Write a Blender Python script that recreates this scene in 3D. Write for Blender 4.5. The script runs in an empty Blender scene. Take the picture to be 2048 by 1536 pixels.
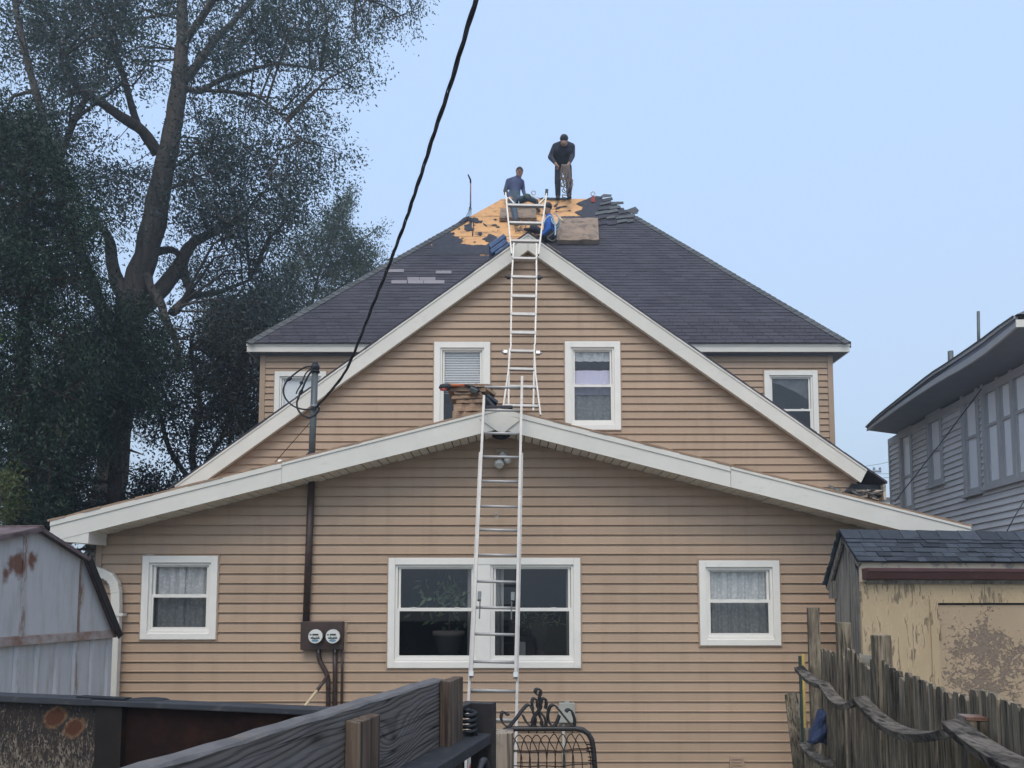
import bpy, math, random
import numpy as np
from mathutils import Vector, Matrix
R = math.radians
rng = random.Random(7)
nrg = np.random.default_rng(11)
S = bpy.context.scene
COL = S.collection

# ---------------------------------------------------------------- camera, sky, sun, exposure
FPX, PIT, CX, CY, CZ = 1500.0, R(4.3), 1024.0, 1082.0, 1.6
cam = bpy.data.cameras.new('camera'); co = bpy.data.objects.new('camera', cam); COL.objects.link(co)
co.location = (0, 0, CZ); co.rotation_euler = (math.pi/2 + PIT, 0, 0)
cam.sensor_width = 36; cam.lens = FPX/2048*36; cam.shift_y = (CY-768)/2048
cam.clip_start = 0.05; cam.clip_end = 3000
S.camera = co
W = bpy.data.worlds.new('World'); S.world = W; W.use_nodes = True
wn = W.node_tree.nodes; wl = W.node_tree.links
SUN_EL, SUN_AZ = R(57), R(188)          # azimuth measured clockwise from +Y (away from camera)
sky = wn.new('ShaderNodeTexSky'); sky.sky_type = 'NISHITA'; sky.sun_disc = False
sky.sun_elevation = SUN_EL; sky.sun_rotation = SUN_AZ
sky.air_density = 1.2; sky.dust_density = 6.0; sky.ozone_density = 2.0
veil = wn.new('ShaderNodeMix'); veil.data_type = 'RGBA'
veil.inputs[0].default_value = 0.5
veil.inputs[7].default_value = (7.0, 9.2, 12.8, 1)
bg = wn['Background']; bg.inputs[1].default_value = 0.128
tcw = wn.new('ShaderNodeTexCoord'); sxyz = wn.new('ShaderNodeSeparateXYZ'); wl.new(tcw.outputs['Generated'], sxyz.inputs[0])
mrw = wn.new('ShaderNodeMapRange'); mrw.inputs[1].default_value = .02; mrw.inputs[2].default_value = .5; wl.new(sxyz.outputs[2], mrw.inputs[0])
smo = wn.new('ShaderNodeMix'); smo.data_type = 'RGBA'; wl.new(mrw.outputs[0], smo.inputs[0])     # smoky haze, paler towards the horizon all round
smo.inputs[6].default_value = (7.3, 8.6, 10.0, 1); smo.inputs[7].default_value = (6.9, 9.2, 12.9, 1); wl.new(smo.outputs[2], veil.inputs[7])
wl.new(sky.outputs[0], veil.inputs[6]); wl.new(veil.outputs[2], bg.inputs[0])
sl = bpy.data.lights.new('sun', 'SUN'); sl.energy = 1.3; sl.angle = R(35); sl.color = (1.0, .90, .76)
so = bpy.data.objects.new('sun', sl); COL.objects.link(so)
sd = Vector((math.sin(SUN_AZ)*math.cos(SUN_EL), math.cos(SUN_AZ)*math.cos(SUN_EL), math.sin(SUN_EL)))
so.rotation_euler = (-sd).to_track_quat('-Z', 'Y').to_euler(); so.location = sd*50
S.view_settings.view_transform = 'Standard'; S.view_settings.look = 'None'
S.view_settings.exposure = 0.1; S.view_settings.gamma = 1.0; S.view_settings.use_curve_mapping = False

GZ = -0.75   # ground level

# ---------------------------------------------------------------- measuring helpers
_cp, _sp = math.cos(PIT), math.sin(PIT)
def ray(x, y):
    a = (x-CX)/FPX; b = (CY-y)/FPX
    return Vector((a, _cp - b*_sp, _sp + b*_cp))
def P(x, y, D):
    d = ray(x, y); return Vector((0, 0, CZ)) + d*(D/d.y)
def on_plane(x, y, p0, n):
    d = ray(x, y); o = Vector((0, 0, CZ)); return o + d*((Vector(p0)-o).dot(n)/d.dot(n))
def lerp(a, b, t): return a + (b-a)*t

# ---------------------------------------------------------------- object helpers
def tag(o, label=None, cat=None, group=None, kind=None):
    if label: o['label'] = label
    if cat: o['category'] = cat
    if group: o['group'] = group
    if kind: o['kind'] = kind
    return o
def thing(name, loc, label, cat, group=None):
    o = bpy.data.objects.new(name, None); COL.objects.link(o); o.location = loc; o.empty_display_size = .2
    return tag(o, label, cat, group)
def wloc(o):
    v = Vector((0, 0, 0))
    while o is not None: v = v + o.location; o = o.parent
    return v
class MB:
    def __init__(s): s.v = []; s.f = []; s.m = []; s.sm = []
    def add(s, vs, fs, mi=0, smooth=False):
        n = len(s.v); s.v += [tuple(v) for v in vs]
        for f in fs: s.f.append(tuple(i+n for i in f)); s.m.append(mi); s.sm.append(smooth)
        return s
    def box(s, x0, x1, y0, y1, z0, z1, mi=0):
        vs = [(x0,y0,z0),(x1,y0,z0),(x1,y1,z0),(x0,y1,z0),(x0,y0,z1),(x1,y0,z1),(x1,y1,z1),(x0,y1,z1)]
        return s.add(vs, [(0,3,2,1),(4,5,6,7),(0,1,5,4),(1,2,6,5),(2,3,7,6),(3,0,4,7)], mi)
    def hexa(s, q0, q1, mi=0):      # two quads (same order) joined
        return s.add(list(q0)+list(q1), [(3,2,1,0),(4,5,6,7),(0,1,5,4),(1,2,6,5),(2,3,7,6),(3,0,4,7)], mi)
    def bar(s, a, b, w, h, up=(0,0,1), mi=0, w2=None, h2=None):
        a = Vector(a); b = Vector(b); d = (b-a).normalized(); u = Vector(up)
        r = d.cross(u)
        if r.length < 1e-4: r = d.cross(Vector((1,0,0)))
        r.normalize(); u = r.cross(d)
        w2 = w if w2 is None else w2; h2 = h if h2 is None else h2
        q = lambda p, w, h: [p-r*w/2-u*h/2, p+r*w/2-u*h/2, p+r*w/2+u*h/2, p-r*w/2+u*h/2]
        return s.hexa(q(a, w, h), q(b, w2, h2), mi)
    def prism(s, poly, off, mi=0):  # poly: list of 3D pts, off: extrusion vector
        off = Vector(off); n = len(poly); p = [Vector(v) for v in poly]
        vs = p + [v+off for v in p]
        fs = [tuple(range(n-1,-1,-1)), tuple(range(n, 2*n))] + [(i,(i+1)%n,(i+1)%n+n,i+n) for i in range(n)]
        return s.add(vs, fs, mi)
    def tube(s, pts, r, n=8, mi=0, cap=True, flat=None):
        pts = [Vector(p) for p in pts]; k = len(pts)
        rs = list(r) if hasattr(r, '__len__') else [r]*k
        base = len(s.v); pu = None
        for i, p in enumerate(pts):
            d = (pts[min(i+1,k-1)] - pts[max(i-1,0)])
            d = d.normalized() if d.length > 1e-9 else Vector((0,0,1))
            if pu is None:
                pu = d.orthogonal().normalized() if flat is None else (Vector(flat)-d*d.dot(Vector(flat))).normalized()
            pu = (pu - d*d.dot(pu))
            pu = pu.normalized() if pu.length > 1e-6 else d.orthogonal().normalized()
            v = d.cross(pu)
            for j in range(n):
                t = 2*math.pi*j/n
                s.v.append(tuple(p + (pu*math.cos(t) + v*math.sin(t))*rs[i]))
        for i in range(k-1):
            for j in range(n):
                a = base+i*n+j; b = base+i*n+(j+1)%n
                s.f.append((a, b, b+n, a+n)); s.m.append(mi); s.sm.append(True)
        if cap:
            s.f.append(tuple(base+j for j in range(n-1,-1,-1))); s.m.append(mi); s.sm.append(False)
            s.f.append(tuple(base+(k-1)*n+j for j in range(n))); s.m.append(mi); s.sm.append(False)
        return s
    def strip(s, pts, wdir, w, t, ndirs=None, mi=0):   # flat iron strip along pts, width vector wdir*w, thickness t
        pts = [Vector(p) for p in pts]; wd = Vector(wdir).normalized(); k = len(pts); b = len(s.v)
        for i, p in enumerate(pts):
            d = (pts[min(i+1,k-1)] - pts[max(i-1,0)]).normalized(); n = d.cross(wd).normalized()
            for (q, e) in ((-1,-1),(1,-1),(1,1),(-1,1)): s.v.append(tuple(p + wd*(w/2*q) + n*(t/2*e)))
        for i in range(k-1):
            for j in range(4):
                a = b+i*4+j; c = b+i*4+(j+1)%4
                s.f.append((a,c,c+4,a+4)); s.m.append(mi); s.sm.append(False)
        s.f.append((b+3,b+2,b+1,b)); s.f.append(tuple(b+(k-1)*4+j for j in range(4))); s.m += [mi,mi]; s.sm += [False,False]
        return s
    def sphere(s, c, r, n=10, m=6, mi=0, sc=(1,1,1), rot=None):
        c = Vector(c); b = len(s.v)
        vs = []
        for i in range(m+1):
            th = math.pi*i/m
            for j in range(n):
                ph = 2*math.pi*j/n
                q = Vector((math.sin(th)*math.cos(ph)*r*sc[0], math.sin(th)*math.sin(ph)*r*sc[1], math.cos(th)*r*sc[2]))
                if rot is not None: q = rot @ q
                vs.append(c+q)
        fs = [(i*n+j, (i+1)*n+j, (i+1)*n+(j+1)%n, i*n+(j+1)%n) for i in range(m) for j in range(n)]
        return s.add(vs, fs, mi, True)
    def disc(s, c, nrm, r, depth, n=20, mi=0):
        c = Vector(c); nrm = Vector(nrm).normalized()
        return s.tube([c, c+nrm*depth], r, n, mi)
    def build(s, name, mat, parent=None, world=True, bevel=0, uvf=None):
        me = bpy.data.meshes.new(name)
        off = wloc(parent) if (parent is not None and world) else Vector((0,0,0))
        ox, oy, oz = off
        me.from_pydata([(x-ox, y-oy, z-oz) for x, y, z in s.v], [], s.f)
        for m in (mat if isinstance(mat, (list, tuple)) else [mat]): me.materials.append(m)
        me.polygons.foreach_set('material_index', s.m)
        me.polygons.foreach_set('use_smooth', s.sm)
        if uvf is not None:
            ul = me.uv_layers.new(name='UVMap')
            li = [0]*len(me.loops); me.loops.foreach_get('vertex_index', li)
            uv = []
            for i in li: uv += list(uvf(Vector(s.v[i])))
            ul.data.foreach_set('uv', uv)
        me.update()
        o = bpy.data.objects.new(name, me); COL.objects.link(o)
        if parent is not None: o.parent = parent
        if bevel:
            b = o.modifiers.new('bevel', 'BEVEL'); b.width = bevel; b.segments = 2; b.limit_method = 'ANGLE'
        return o
def top(mb, name, mat, label, cat, group=None, kind=None, bevel=0):
    """a thing that is one mesh; origin at its lowest centre"""
    xs = [v[0] for v in mb.v]; ys = [v[1] for v in mb.v]; zs = [v[2] for v in mb.v]
    c = Vector(((min(xs)+max(xs))/2, (min(ys)+max(ys))/2, min(zs)))
    mb.v = [(x-c.x, y-c.y, z-c.z) for x, y, z in mb.v]
    o = mb.build(name, mat, None, bevel=bevel); o.location = c
    return tag(o, label, cat, group, kind)
def inst(name, me, parent, loc, rot=(0,0,0), scale=(1,1,1), rotm=None):
    """one more object on shared mesh data, placed in the parent's (unrotated) frame"""
    o = bpy.data.objects.new(name, me); COL.objects.link(o)
    o.parent = parent; o.location = Vector(loc) - wloc(parent)
    if rotm is not None: o.rotation_euler = rotm.to_euler()
    else: o.rotation_euler = rot
    o.scale = scale
    return o

# ---------------------------------------------------------------- material helpers
class G:
    def __init__(s, name):
        s.m = bpy.data.materials.new(name); s.m.use_nodes = True
        s.nt = s.m.node_tree; s.n = s.nt.nodes; s.l = s.nt.links
        s.b = s.n['Principled BSDF']; s.out = s.n['Material Output']
        s._c = None
    def uv(s):
        u = s.new('UVMap'); return u.outputs[0]
    def new(s, t, **k):
        o = s.n.new('ShaderNode'+t)
        for a, b in k.items(): setattr(o, a, b)
        return o
    def set(s, sock, v):
        if hasattr(v, 'links') or isinstance(v, bpy.types.NodeSocket): s.l.new(v, sock)
        else:
            if isinstance(v, (tuple, list)) and len(v) == 3 and sock.type == 'RGBA': v = (*v, 1)
            sock.default_value = v
    def coord(s, rnd=True):
        if s._c is None:
            tc = s.new('TexCoord'); oi = s.new('ObjectInfo')
            ma = s.new('VectorMath', operation='MULTIPLY_ADD')
            cb = s.new('CombineXYZ')
            for i in range(3): s.l.new(oi.outputs['Random'], cb.inputs[i])
            s.l.new(cb.outputs[0], ma.inputs[0]); ma.inputs[1].default_value = (17,23,31); s.l.new(tc.outputs['Object'], ma.inputs[2])
            s._c = ma.outputs[0]; s.tc = tc; s.rand = oi.outputs['Random']
            s.obj = tc.outputs['Object']
        return s._c
    def mapping(s, vec, st):
        mp = s.new('Mapping'); s.l.new(vec, mp.inputs[0]); mp.inputs['Scale'].default_value = st
        return mp.outputs[0]
    def noise(s, sc=5, st=(1,1,1), det=5, rough=.55, dist=0, vec=None):
        v = s.mapping(vec if vec is not None else s.coord(), st)
        n = s.new('TexNoise'); s.l.new(v, n.inputs['Vector'])
        n.inputs['Scale'].default_value = sc; n.inputs['Detail'].default_value = det
        n.inputs['Roughness'].default_value = rough; n.inputs['Distortion'].default_value = dist
        return n.outputs['Fac']
    def ramp(s, f, a, b, lo=0.0, hi=1.0):
        r = s.new('MapRange'); s.l.new(f, r.inputs[0])
        r.inputs[1].default_value = a; r.inputs[2].default_value = b; r.inputs[3].default_value = lo; r.inputs[4].default_value = hi
        return r.outputs[0]
    def mix(s, f, a, b, mode='MIX'):
        m = s.new('Mix', data_type='RGBA', blend_type=mode)
        s.set(m.inputs[0], f); s.set(m.inputs[6], a); s.set(m.inputs[7], b)
        return m.outputs[2]
    def math(s, op, a, b=0.0, c=None):
        m = s.new('Math', operation=op); s.set(m.inputs[0], a); s.set(m.inputs[1], b)
        if c is not None: s.set(m.inputs[2], c)
        return m.outputs[0]
    def bump(s, h, d=.01, st=1.0):
        b = s.new('Bump'); b.inputs['Strength'].default_value = st; b.inputs['Distance'].default_value = d
        s.l.new(h, b.inputs['Height']); s.l.new(b.outputs[0], s.b.inputs['Normal'])
    def done(s, col, rough=.7, spec=.3, metal=0.0):
        s.set(s.b.inputs['Base Color'], col); s.set(s.b.inputs['Roughness'], rough)
        s.b.inputs['Specular IOR Level'].default_value = spec; s.b.inputs['Metallic'].default_value = metal
        return s.m
def mat(name, c1, c2=None, sc=4, st=(1,1,1), rough=.7, spec=.3, metal=0.0, bump=0, bsc=None, var=0.0, dirt=None, dsc=2, dst=(1,1,1), dlo=.55, dhi=.75, lo=.3, hi=.7):
    g = G(name); g.coord()
    c2 = c2 or tuple(min(1, x*.8) for x in c1)
    n = g.noise(sc, st)
    col = g.mix(g.ramp(n, lo, hi), c1, c2)
    if dirt:
        col = g.mix(g.ramp(g.noise(dsc, dst, det=8, rough=.65), dlo, dhi), col, dirt)
    if var:
        col = g.mix(1.0, col, g.new_var(var) if hasattr(g, 'new_var') else _var(g, var), 'MULTIPLY')
    if bump: g.bump(g.noise(bsc or sc*6, st, det=6), bump)
    return g.done(col, rough, spec, metal)
def _var(g, var):
    r = g.ramp(g.rand, 0, 1, 1-var, 1+var*.3)
    cb = g.new('CombineColor'); 
    for i in range(3): g.l.new(r, cb.inputs[i])
    return cb.outputs[0]
# ---------------------------------------------------------------- materials
M = {}
def _siding(name, c1, c2, rough=.5):
    g = G(name); g.coord()
    n = g.noise(2.2, (.35,1,2.5), det=4)
    col = g.mix(g.ramp(n, .3, .7), c1, c2)
    d = g.noise(1.6, (1,1,.5), det=7, rough=.6)
    col = g.mix(g.ramp(d, .52, .85, 0, .35), col, tuple(x*.62 for x in c1))
    sk = g.noise(2.4, (2.2,1,.22), det=6, rough=.6, vec=g.obj); col = g.mix(g.ramp(sk, .50, .75, 0, .32), col, tuple(x*.6 for x in c1))
    fd = g.noise(.45, (1,1,.7), det=3, vec=g.obj); col = g.mix(g.ramp(fd, .42, .68, 0, .30), col, tuple(min(1,x*1.18) for x in c2))
    col = g.mix(1.0, col, _var(g, .10), 'MULTIPLY')
    g.bump(g.noise(60, (.08,1,1), det=3), .0015, .5)
    return g.done(col, rough, .3)
M['siding'] = _siding('tan_vinyl', (.414,.306,.214), (.442,.320,.225))
M['siding_trim'] = mat('tan_trim', (.39,.29,.21), (.36,.265,.19), 3, rough=.5)
M['grey_siding'] = _siding('grey_painted_wood', (.56,.565,.575), (.60,.60,.61), .6)
M['grey_trim'] = mat('grey_trim_paint', (.40,.405,.415), (.35,.355,.365), 3, rough=.55)
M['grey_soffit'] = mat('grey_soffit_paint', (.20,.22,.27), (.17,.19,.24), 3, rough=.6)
M['white'] = mat('white_aluminium', (.68,.665,.60), (.62,.61,.55), 2.5, rough=.45, dirt=(.46,.45,.42), dsc=5, dst=(1,1,3), dlo=.58, dhi=.95, bump=.0008, bsc=60)
M['white_win'] = mat('white_window_paint', (.80,.79,.73), (.74,.73,.68), 4, rough=.4, dirt=(.5,.47,.4), dsc=14, dst=(1,1,.4), dlo=.64, dhi=.95)
M['soffit'] = mat('cream_soffit_vinyl', (.74,.71,.63), (.68,.65,.58), 5, rough=.55, dirt=(.33,.31,.27), dsc=7, dlo=.55, dhi=.9)
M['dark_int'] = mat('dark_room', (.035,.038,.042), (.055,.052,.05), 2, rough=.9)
M['shingle'] = mat('dark_asphalt_shingle', (.050,.049,.062), (.070,.068,.082), 9, rough=.93, spec=.15, var=.16, dirt=(.11,.105,.12), dsc=70, dlo=.5, dhi=.8, bump=.003, bsc=160)
def _shingle_field(name):
    g = G(name); g.coord()
    at = g.new('Attribute', attribute_name='tone')
    n = g.noise(1.1, (1,1,1), det=6, rough=.65)
    col = g.mix(g.ramp(n, .3, .72), (.046,.046,.060), (.072,.070,.086))
    f = g.ramp(g.noise(120, det=2), .45, .8, 0, .45)
    col = g.mix(f, col, (.13,.125,.14))
    tone = g.ramp(at.outputs['Fac'], 0, 1, .88, 1.12)
    cb = g.new('CombineColor')
    for i in range(3): g.l.new(tone, cb.inputs[i])
    col = g.mix(1.0, col, cb.outputs[0], 'MULTIPLY')
    g.bump(g.noise(150, det=3), .004)
    return g.done(col, .93, .15)
M['shingle_field'] = _shingle_field('weathered_shingles')
M['shingle_pale'] = mat('pale_new_shingle', (.22,.21,.23), (.27,.26,.275), 30, rough=.93, var=.1, bump=.003, bsc=120)
M['hip_cap'] = mat('greenish_hip_shingle', (.082,.090,.096), (.115,.122,.126), 12, rough=.93, var=.25, bump=.003, bsc=120)
M['shed_shingle'] = mat('slate_blue_shingle', (.040,.050,.066), (.060,.068,.082), 14, rough=.9, spec=.2, var=.45, dirt=(.10,.115,.14), dsc=110, dlo=.5, dhi=.85, bump=.004, bsc=140)
M['felt'] = mat('black_felt', (.030,.034,.047), (.05,.053,.068), 6, rough=.85, dirt=(.085,.085,.10), dsc=16, dlo=.55, dhi=.85, bump=.004, bsc=30)
def _deck():
    g = G('bare_roof_deck'); g.coord()
    n = g.noise(1.6, (1,1,1), det=7, rough=.65)
    col = g.mix(g.ramp(n, .3, .72), (.72,.415,.185), (.55,.30,.14))
    chips = g.noise(34, (.45,1,1), det=3)
    col = g.mix(g.ramp(chips, .5, .72, 0, .35), col, (.74,.50,.27))
    st = g.noise(2.6, (1,2.2,2.2), det=8, rough=.7)
    col = g.mix(g.ramp(st, .52, .64, 0, .75), col, (.13,.08,.05))
    g.bump(chips, .003)
    return g.done(col, .8, .2)
M['deck'] = _deck()
M['foam'] = mat('dirty_brown_foam', (.34,.25,.185), (.22,.175,.14), 3.2, rough=.95, dirt=(.07,.065,.06), dsc=5, dlo=.5, dhi=.75, bump=.01, bsc=40)
M['brown_metal'] = mat('brown_painted_metal', (.060,.034,.026), (.042,.026,.021), 4, rough=.45, spec=.5, dirt=(.10,.075,.062), dsc=9, dlo=.58, dhi=.8)
M['mast'] = mat('dull_galvanised_pipe', (.13,.15,.155), (.10,.118,.122), 9, rough=.55, metal=.35, dirt=(.19,.2,.195), dsc=30, dlo=.55, dhi=.8)
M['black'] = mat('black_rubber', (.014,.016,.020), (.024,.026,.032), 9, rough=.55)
M['black_iron'] = mat('black_painted_iron', (.016,.016,.018), (.028,.026,.025), 14, rough=.5, spec=.5, dirt=(.075,.05,.032), dsc=22, dlo=.6, dhi=.8, bump=.001, bsc=60)
M['rust_wire'] = mat('rusty_wire', (.045,.026,.018), (.025,.019,.016), 30, rough=.85)
M['alu'] = mat('weathered_aluminium', (.44,.435,.42), (.35,.345,.335), 8, rough=.5, metal=.25, spec=.5, dirt=(.34,.32,.29), dsc=26, dst=(1,1,.35), dlo=.6, dhi=.82)
M['alu_dark'] = mat('dull_aluminium', (.44,.445,.44), (.36,.365,.36), 9, rough=.45, metal=.4, dirt=(.28,.27,.26), dsc=30, dlo=.58, dhi=.85)
M['steel'] = mat('zinc_steel', (.42,.44,.46), (.33,.35,.37), 20, rough=.4, metal=.7)
def _wood(name, base, dark, light, gs=26, uv=False, rough=.85, streak=(1,1,.12), moss=None, b=.004, split=None):
    g = G(name); g.coord()
    v = g.uv() if uv else g.coord()
    n = g.noise(gs, streak, det=6, rough=.65, dist=.4, vec=v)
    col = g.mix(g.ramp(n, .38, .62), light, base)
    n2 = g.noise(gs*2.6, (streak[0],streak[1],streak[2]*.4), det=3, vec=v)
    col = g.mix(g.ramp(n2, .52, .64, 0, .85), col, dark)
    n3 = g.noise(3.4, (1,1,.35) if not uv else streak, det=7, rough=.7)
    col = g.mix(g.ramp(n3, .50, .66, 0, .9), col, dark)
    if moss: col = g.mix(g.ramp(g.noise(7, (1,1,.4), det=6), .5, .75, 0, .6), col, moss)
    col = g.mix(1.0, col, _var(g, .25), 'MULTIPLY')
    h = g.math('ADD', n, g.math('MULTIPLY', n2, .6)); g.bump(h, b)
    return g.done(col, rough, .2)
M['fence_wood'] = _wood('grey_brown_fence_wood', (.125,.103,.072), (.012,.011,.010), (.31,.26,.19), moss=(.07,.07,.04))
M['rail_wood'] = _wood('black_weathered_rail', (.07,.06,.048), (.010,.010,.010), (.22,.195,.165), gs=30, streak=(.6,.10,.6), b=.014)
M['post_wood'] = _wood('grey_gate_post_wood', (.215,.175,.135), (.045,.038,.030), (.36,.305,.245), gs=22, streak=(1,1,.05))
M['stake_wood'] = _wood('brown_stake_wood', (.10,.068,.05), (.035,.027,.023), (.17,.13,.10), gs=18, streak=(1,1,.08))
M['shed_grey_wood'] = _wood('silver_grey_plywood', (.20,.183,.158), (.07,.066,.06), (.29,.27,.235), gs=16, streak=(1,1,.07))
def _plank():
    g = G('silver_weathered_plank'); g.coord()
    sep = g.new('SeparateXYZ'); u = g.uv(); g.l.new(u, sep.inputs[0]); X, Y = sep.outputs[0], sep.outputs[1]
    warp = g.noise(1.3, (1,1.6,1), det=2, vec=u)
    ph = g.math('ADD', g.math('MULTIPLY', Y, 58.0), g.math('MULTIPLY', warp, 7.0))
    ph = g.math('ADD', ph, g.math('MULTIPLY', X, 2.6))
    knot = None
    for (kx, ky, rx, ry, amp) in ((.60,.115,.17,.075,5.0), (1.75,.10,.13,.07,4.0), (1.15,.21,.22,.07,-1.5)):
        dx = g.math('DIVIDE', g.math('SUBTRACT', X, kx), rx); dy = g.math('DIVIDE', g.math('SUBTRACT', Y, ky), ry)
        d2 = g.math('ADD', g.math('MULTIPLY', dx, dx), g.math('MULTIPLY', dy, dy))
        e = g.math('MULTIPLY', g.math('POWER', 2.718, g.math('MULTIPLY', d2, -1.0)), amp)
        ph = g.math('ADD', ph, e)
        k = g.math('POWER', 2.718, g.math('MULTIPLY', d2, -30.0)); knot = k if knot is None else g.math('ADD', knot, k)
    fine = g.noise(60, (.06,1,1), det=4, vec=u)
    ph = g.math('ADD', ph, g.math('MULTIPLY', fine, .55))
    s = g.math('SINE', g.math('MULTIPLY', ph, 6.283))
    s01 = g.ramp(s, -1, 1)
    r = g.math('POWER', s01, 2.2)
    col = g.mix(r, (.138,.122,.112), (.066,.058,.052))
    col = g.mix(g.ramp(g.noise(26, (.10,1,1), det=6, vec=u), .45, .75, 0, .65), col, (.165,.163,.168))
    col = g.mix(g.ramp(g.noise(3, (1,1.6,1), det=6, vec=u), .5, .8, 0, .6), col, (.075,.070,.070))
    col = g.mix(knot, col, (.035,.03,.028))
    ck = g.noise(9, (.05,2.6,1), det=2, dist=.3, vec=u); col = g.mix(g.math('MULTIPLY', g.ramp(ck, .485, .5), g.ramp(ck, .515, .5)), col, (.012,.011,.011))
    g.bump(g.math('SUBTRACT', fine, g.math('MULTIPLY', r, .5)), .0022)
    return g.done(col, .85, .2)
M['plank'] = _plank()
M['plank_edge'] = mat('worn_plank_edge', (.16,.155,.155), (.10,.097,.097), 9, (1,1,1), rough=.85, dirt=(.20,.16,.12), dsc=4, dlo=.55, dhi=.7, bump=.006, bsc=40)
def _rust_panel():
    g = G('flaking_black_panel'); g.coord(); u = g.uv()
    n = g.noise(9, (1,1,1), det=8, rough=.7, vec=u)
    col = g.mix(g.ramp(n, .35, .7), (.013,.013,.014), (.035,.025,.02))
    v = g.new('TexVoronoi', feature='DISTANCE_TO_EDGE'); g.l.new(g.mapping(u, (55,30,1)), v.inputs['Vector']); v.inputs['Scale'].default_value = 1
    fl = g.noise(58, (1.3,.5,1), det=7, rough=.75, dist=1.2, vec=u)
    sep = g.new('SeparateXYZ'); g.l.new(u, sep.inputs[0])
    low = g.ramp(sep.outputs[1], .02, -.35)          # the flaking gets worse lower down the board
    th = g.math('ADD', fl, g.math('MULTIPLY', low, .12))
    flake = g.ramp(th, .60, .64)
    col = g.mix(flake, col, g.mix(g.ramp(g.noise(16, vec=u), .4, .6), (.10,.075,.055), (.24,.205,.16)))
    col = g.mix(g.ramp(g.math('ADD', g.noise(5, (1,.7,1), det=8, rough=.7, vec=u), g.math('MULTIPLY', low, .1)), .70, .76), col, (.48,.46,.41))
    for (kx, ky, rr) in ((.285,-.10,.060), (.405,-.145,.055)):
        wob = g.math('MULTIPLY', g.noise(26, det=8, rough=.75, vec=u), .055)
        dx = g.math('SUBTRACT', sep.outputs[0], kx); dy = g.math('MULTIPLY', g.math('SUBTRACT', sep.outputs[1], ky), 1.25)
        sk = g.math('ADD', dx, g.math('MULTIPLY', dy, -.35))
        d = g.math('ADD', g.math('SQRT', g.math('ADD', g.math('MULTIPLY', sk, sk), g.math('MULTIPLY', dy, dy))), wob)
        ring = g.ramp(d, rr+.045, rr+.030)
        col = g.mix(g.math('MULTIPLY', ring, g.ramp(g.noise(40, det=6, rough=.7, vec=u), .40, .56, .25, 1)), col, (.165,.09,.045))
        col = g.mix(g.ramp(d, rr+.024, rr+.014), col, (.075,.027,.012))
    g.bump(th, .006)
    return g.done(col, .8, .3)
M['rust_panel'] = _rust_panel()
M['rust_steel'] = mat('dark_red_rusty_steel', (.016,.006,.0045), (.010,.005,.004), 3, rough=.8, spec=.15, dirt=(.035,.013,.008), dsc=6, dlo=.5, dhi=.75, bump=.002, bsc=40)
M['rust_dark'] = mat('black_rusty_steel', (.012,.011,.010), (.018,.014,.012), 6, rough=.75, spec=.2, dirt=(.04,.02,.012), dsc=7, dlo=.6, dhi=.8)
M['rail_steel'] = mat('blue_black_steel', (.026,.030,.038), (.04,.043,.05), 7, rough=.55, spec=.3, metal=.0, dirt=(.10,.095,.09), dsc=18, dlo=.55, dhi=.8)
def _metal_shed():
    g = G('pale_blue_rusting_metal'); g.coord(); u = g.uv()
    n = g.noise(3, (1,1,1), det=6, vec=u)
    col = g.mix(g.ramp(n, .3, .7), (.50,.50,.505), (.46,.46,.47))
    col = g.mix(g.ramp(g.noise(4, (2.6,.35,1), det=7, rough=.65, vec=u), .48, .75, 0, .75), col, (.30,.275,.23))
    sep = g.new('SeparateXYZ'); g.l.new(u, sep.inputs[0])
    # two rust blooms and the streaks they weep
    wob = g.noise(11, det=6, rough=.7, vec=u)
    for (kx, ky, rr) in ((-.168,.690,.050), (-.255,.685,.026), (-.310,.600,.020), (-.018,.700,.018), (-.03,.75,.014), (.02,.74,.010)):
        dx = g.math('SUBTRACT', sep.outputs[0], kx); dy = g.math('SUBTRACT', sep.outputs[1], ky)
        dy2 = g.math('MULTIPLY', dy, .55)
        d = g.math('ADD', g.math('SQRT', g.math('ADD', g.math('MULTIPLY', dx, dx), g.math('MULTIPLY', dy2, dy2))), g.math('MULTIPLY', g.math('SUBTRACT', wob, .5), .09))
        col = g.mix(g.ramp(d, rr+.03, rr-.004, 0, .95), col, (.155,.062,.035))
    for su in (-.10, .632):
        dx = g.math('ABSOLUTE', g.math('SUBTRACT', sep.outputs[0], su)); nn_ = g.noise(7, (2,.5,1), det=7, rough=.7, vec=u)
        col = g.mix(g.math('MULTIPLY', g.ramp(dx, .05, .006), g.ramp(nn_, .47, .58)), col, (.20,.115,.07))
    lowr = g.math('ADD', g.ramp(sep.outputs[1], .14, .03), g.math('MULTIPLY', g.noise(5, (1,1,1), det=7, rough=.7, vec=u), 1.0))
    col = g.mix(g.math('MULTIPLY', g.ramp(lowr, 1.22, 1.5, 0, .8), g.ramp(sep.outputs[1], -.012, .004)), col, (.19,.10,.06))
    scr = g.noise(30, (1,.22,1), det=7, rough=.7, dist=.8, vec=u)
    col = g.mix(g.ramp(scr, .69, .75, 0, .8), col, (.12,.085,.06))
    g.bump(n, .012)
    return g.done(col, .5, .4, .05)
M['metal_shed'] = _metal_shed()
def _rust_edge():
    g = G('rusted_shed_trim'); g.coord()
    n = g.noise(2.6, (1,1,1), det=8, rough=.7)
    col = g.mix(g.ramp(n, .40, .62), (.155,.072,.042), (.30,.27,.25))
    return g.done(col, .7, .3)
M['rust_edge'] = _rust_edge()
M['rust_roof'] = mat('rusty_purple_roof_edge', (.095,.062,.06), (.16,.125,.13), 5, rough=.7, dirt=(.045,.03,.027), dsc=8, dlo=.5, dhi=.7)
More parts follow.
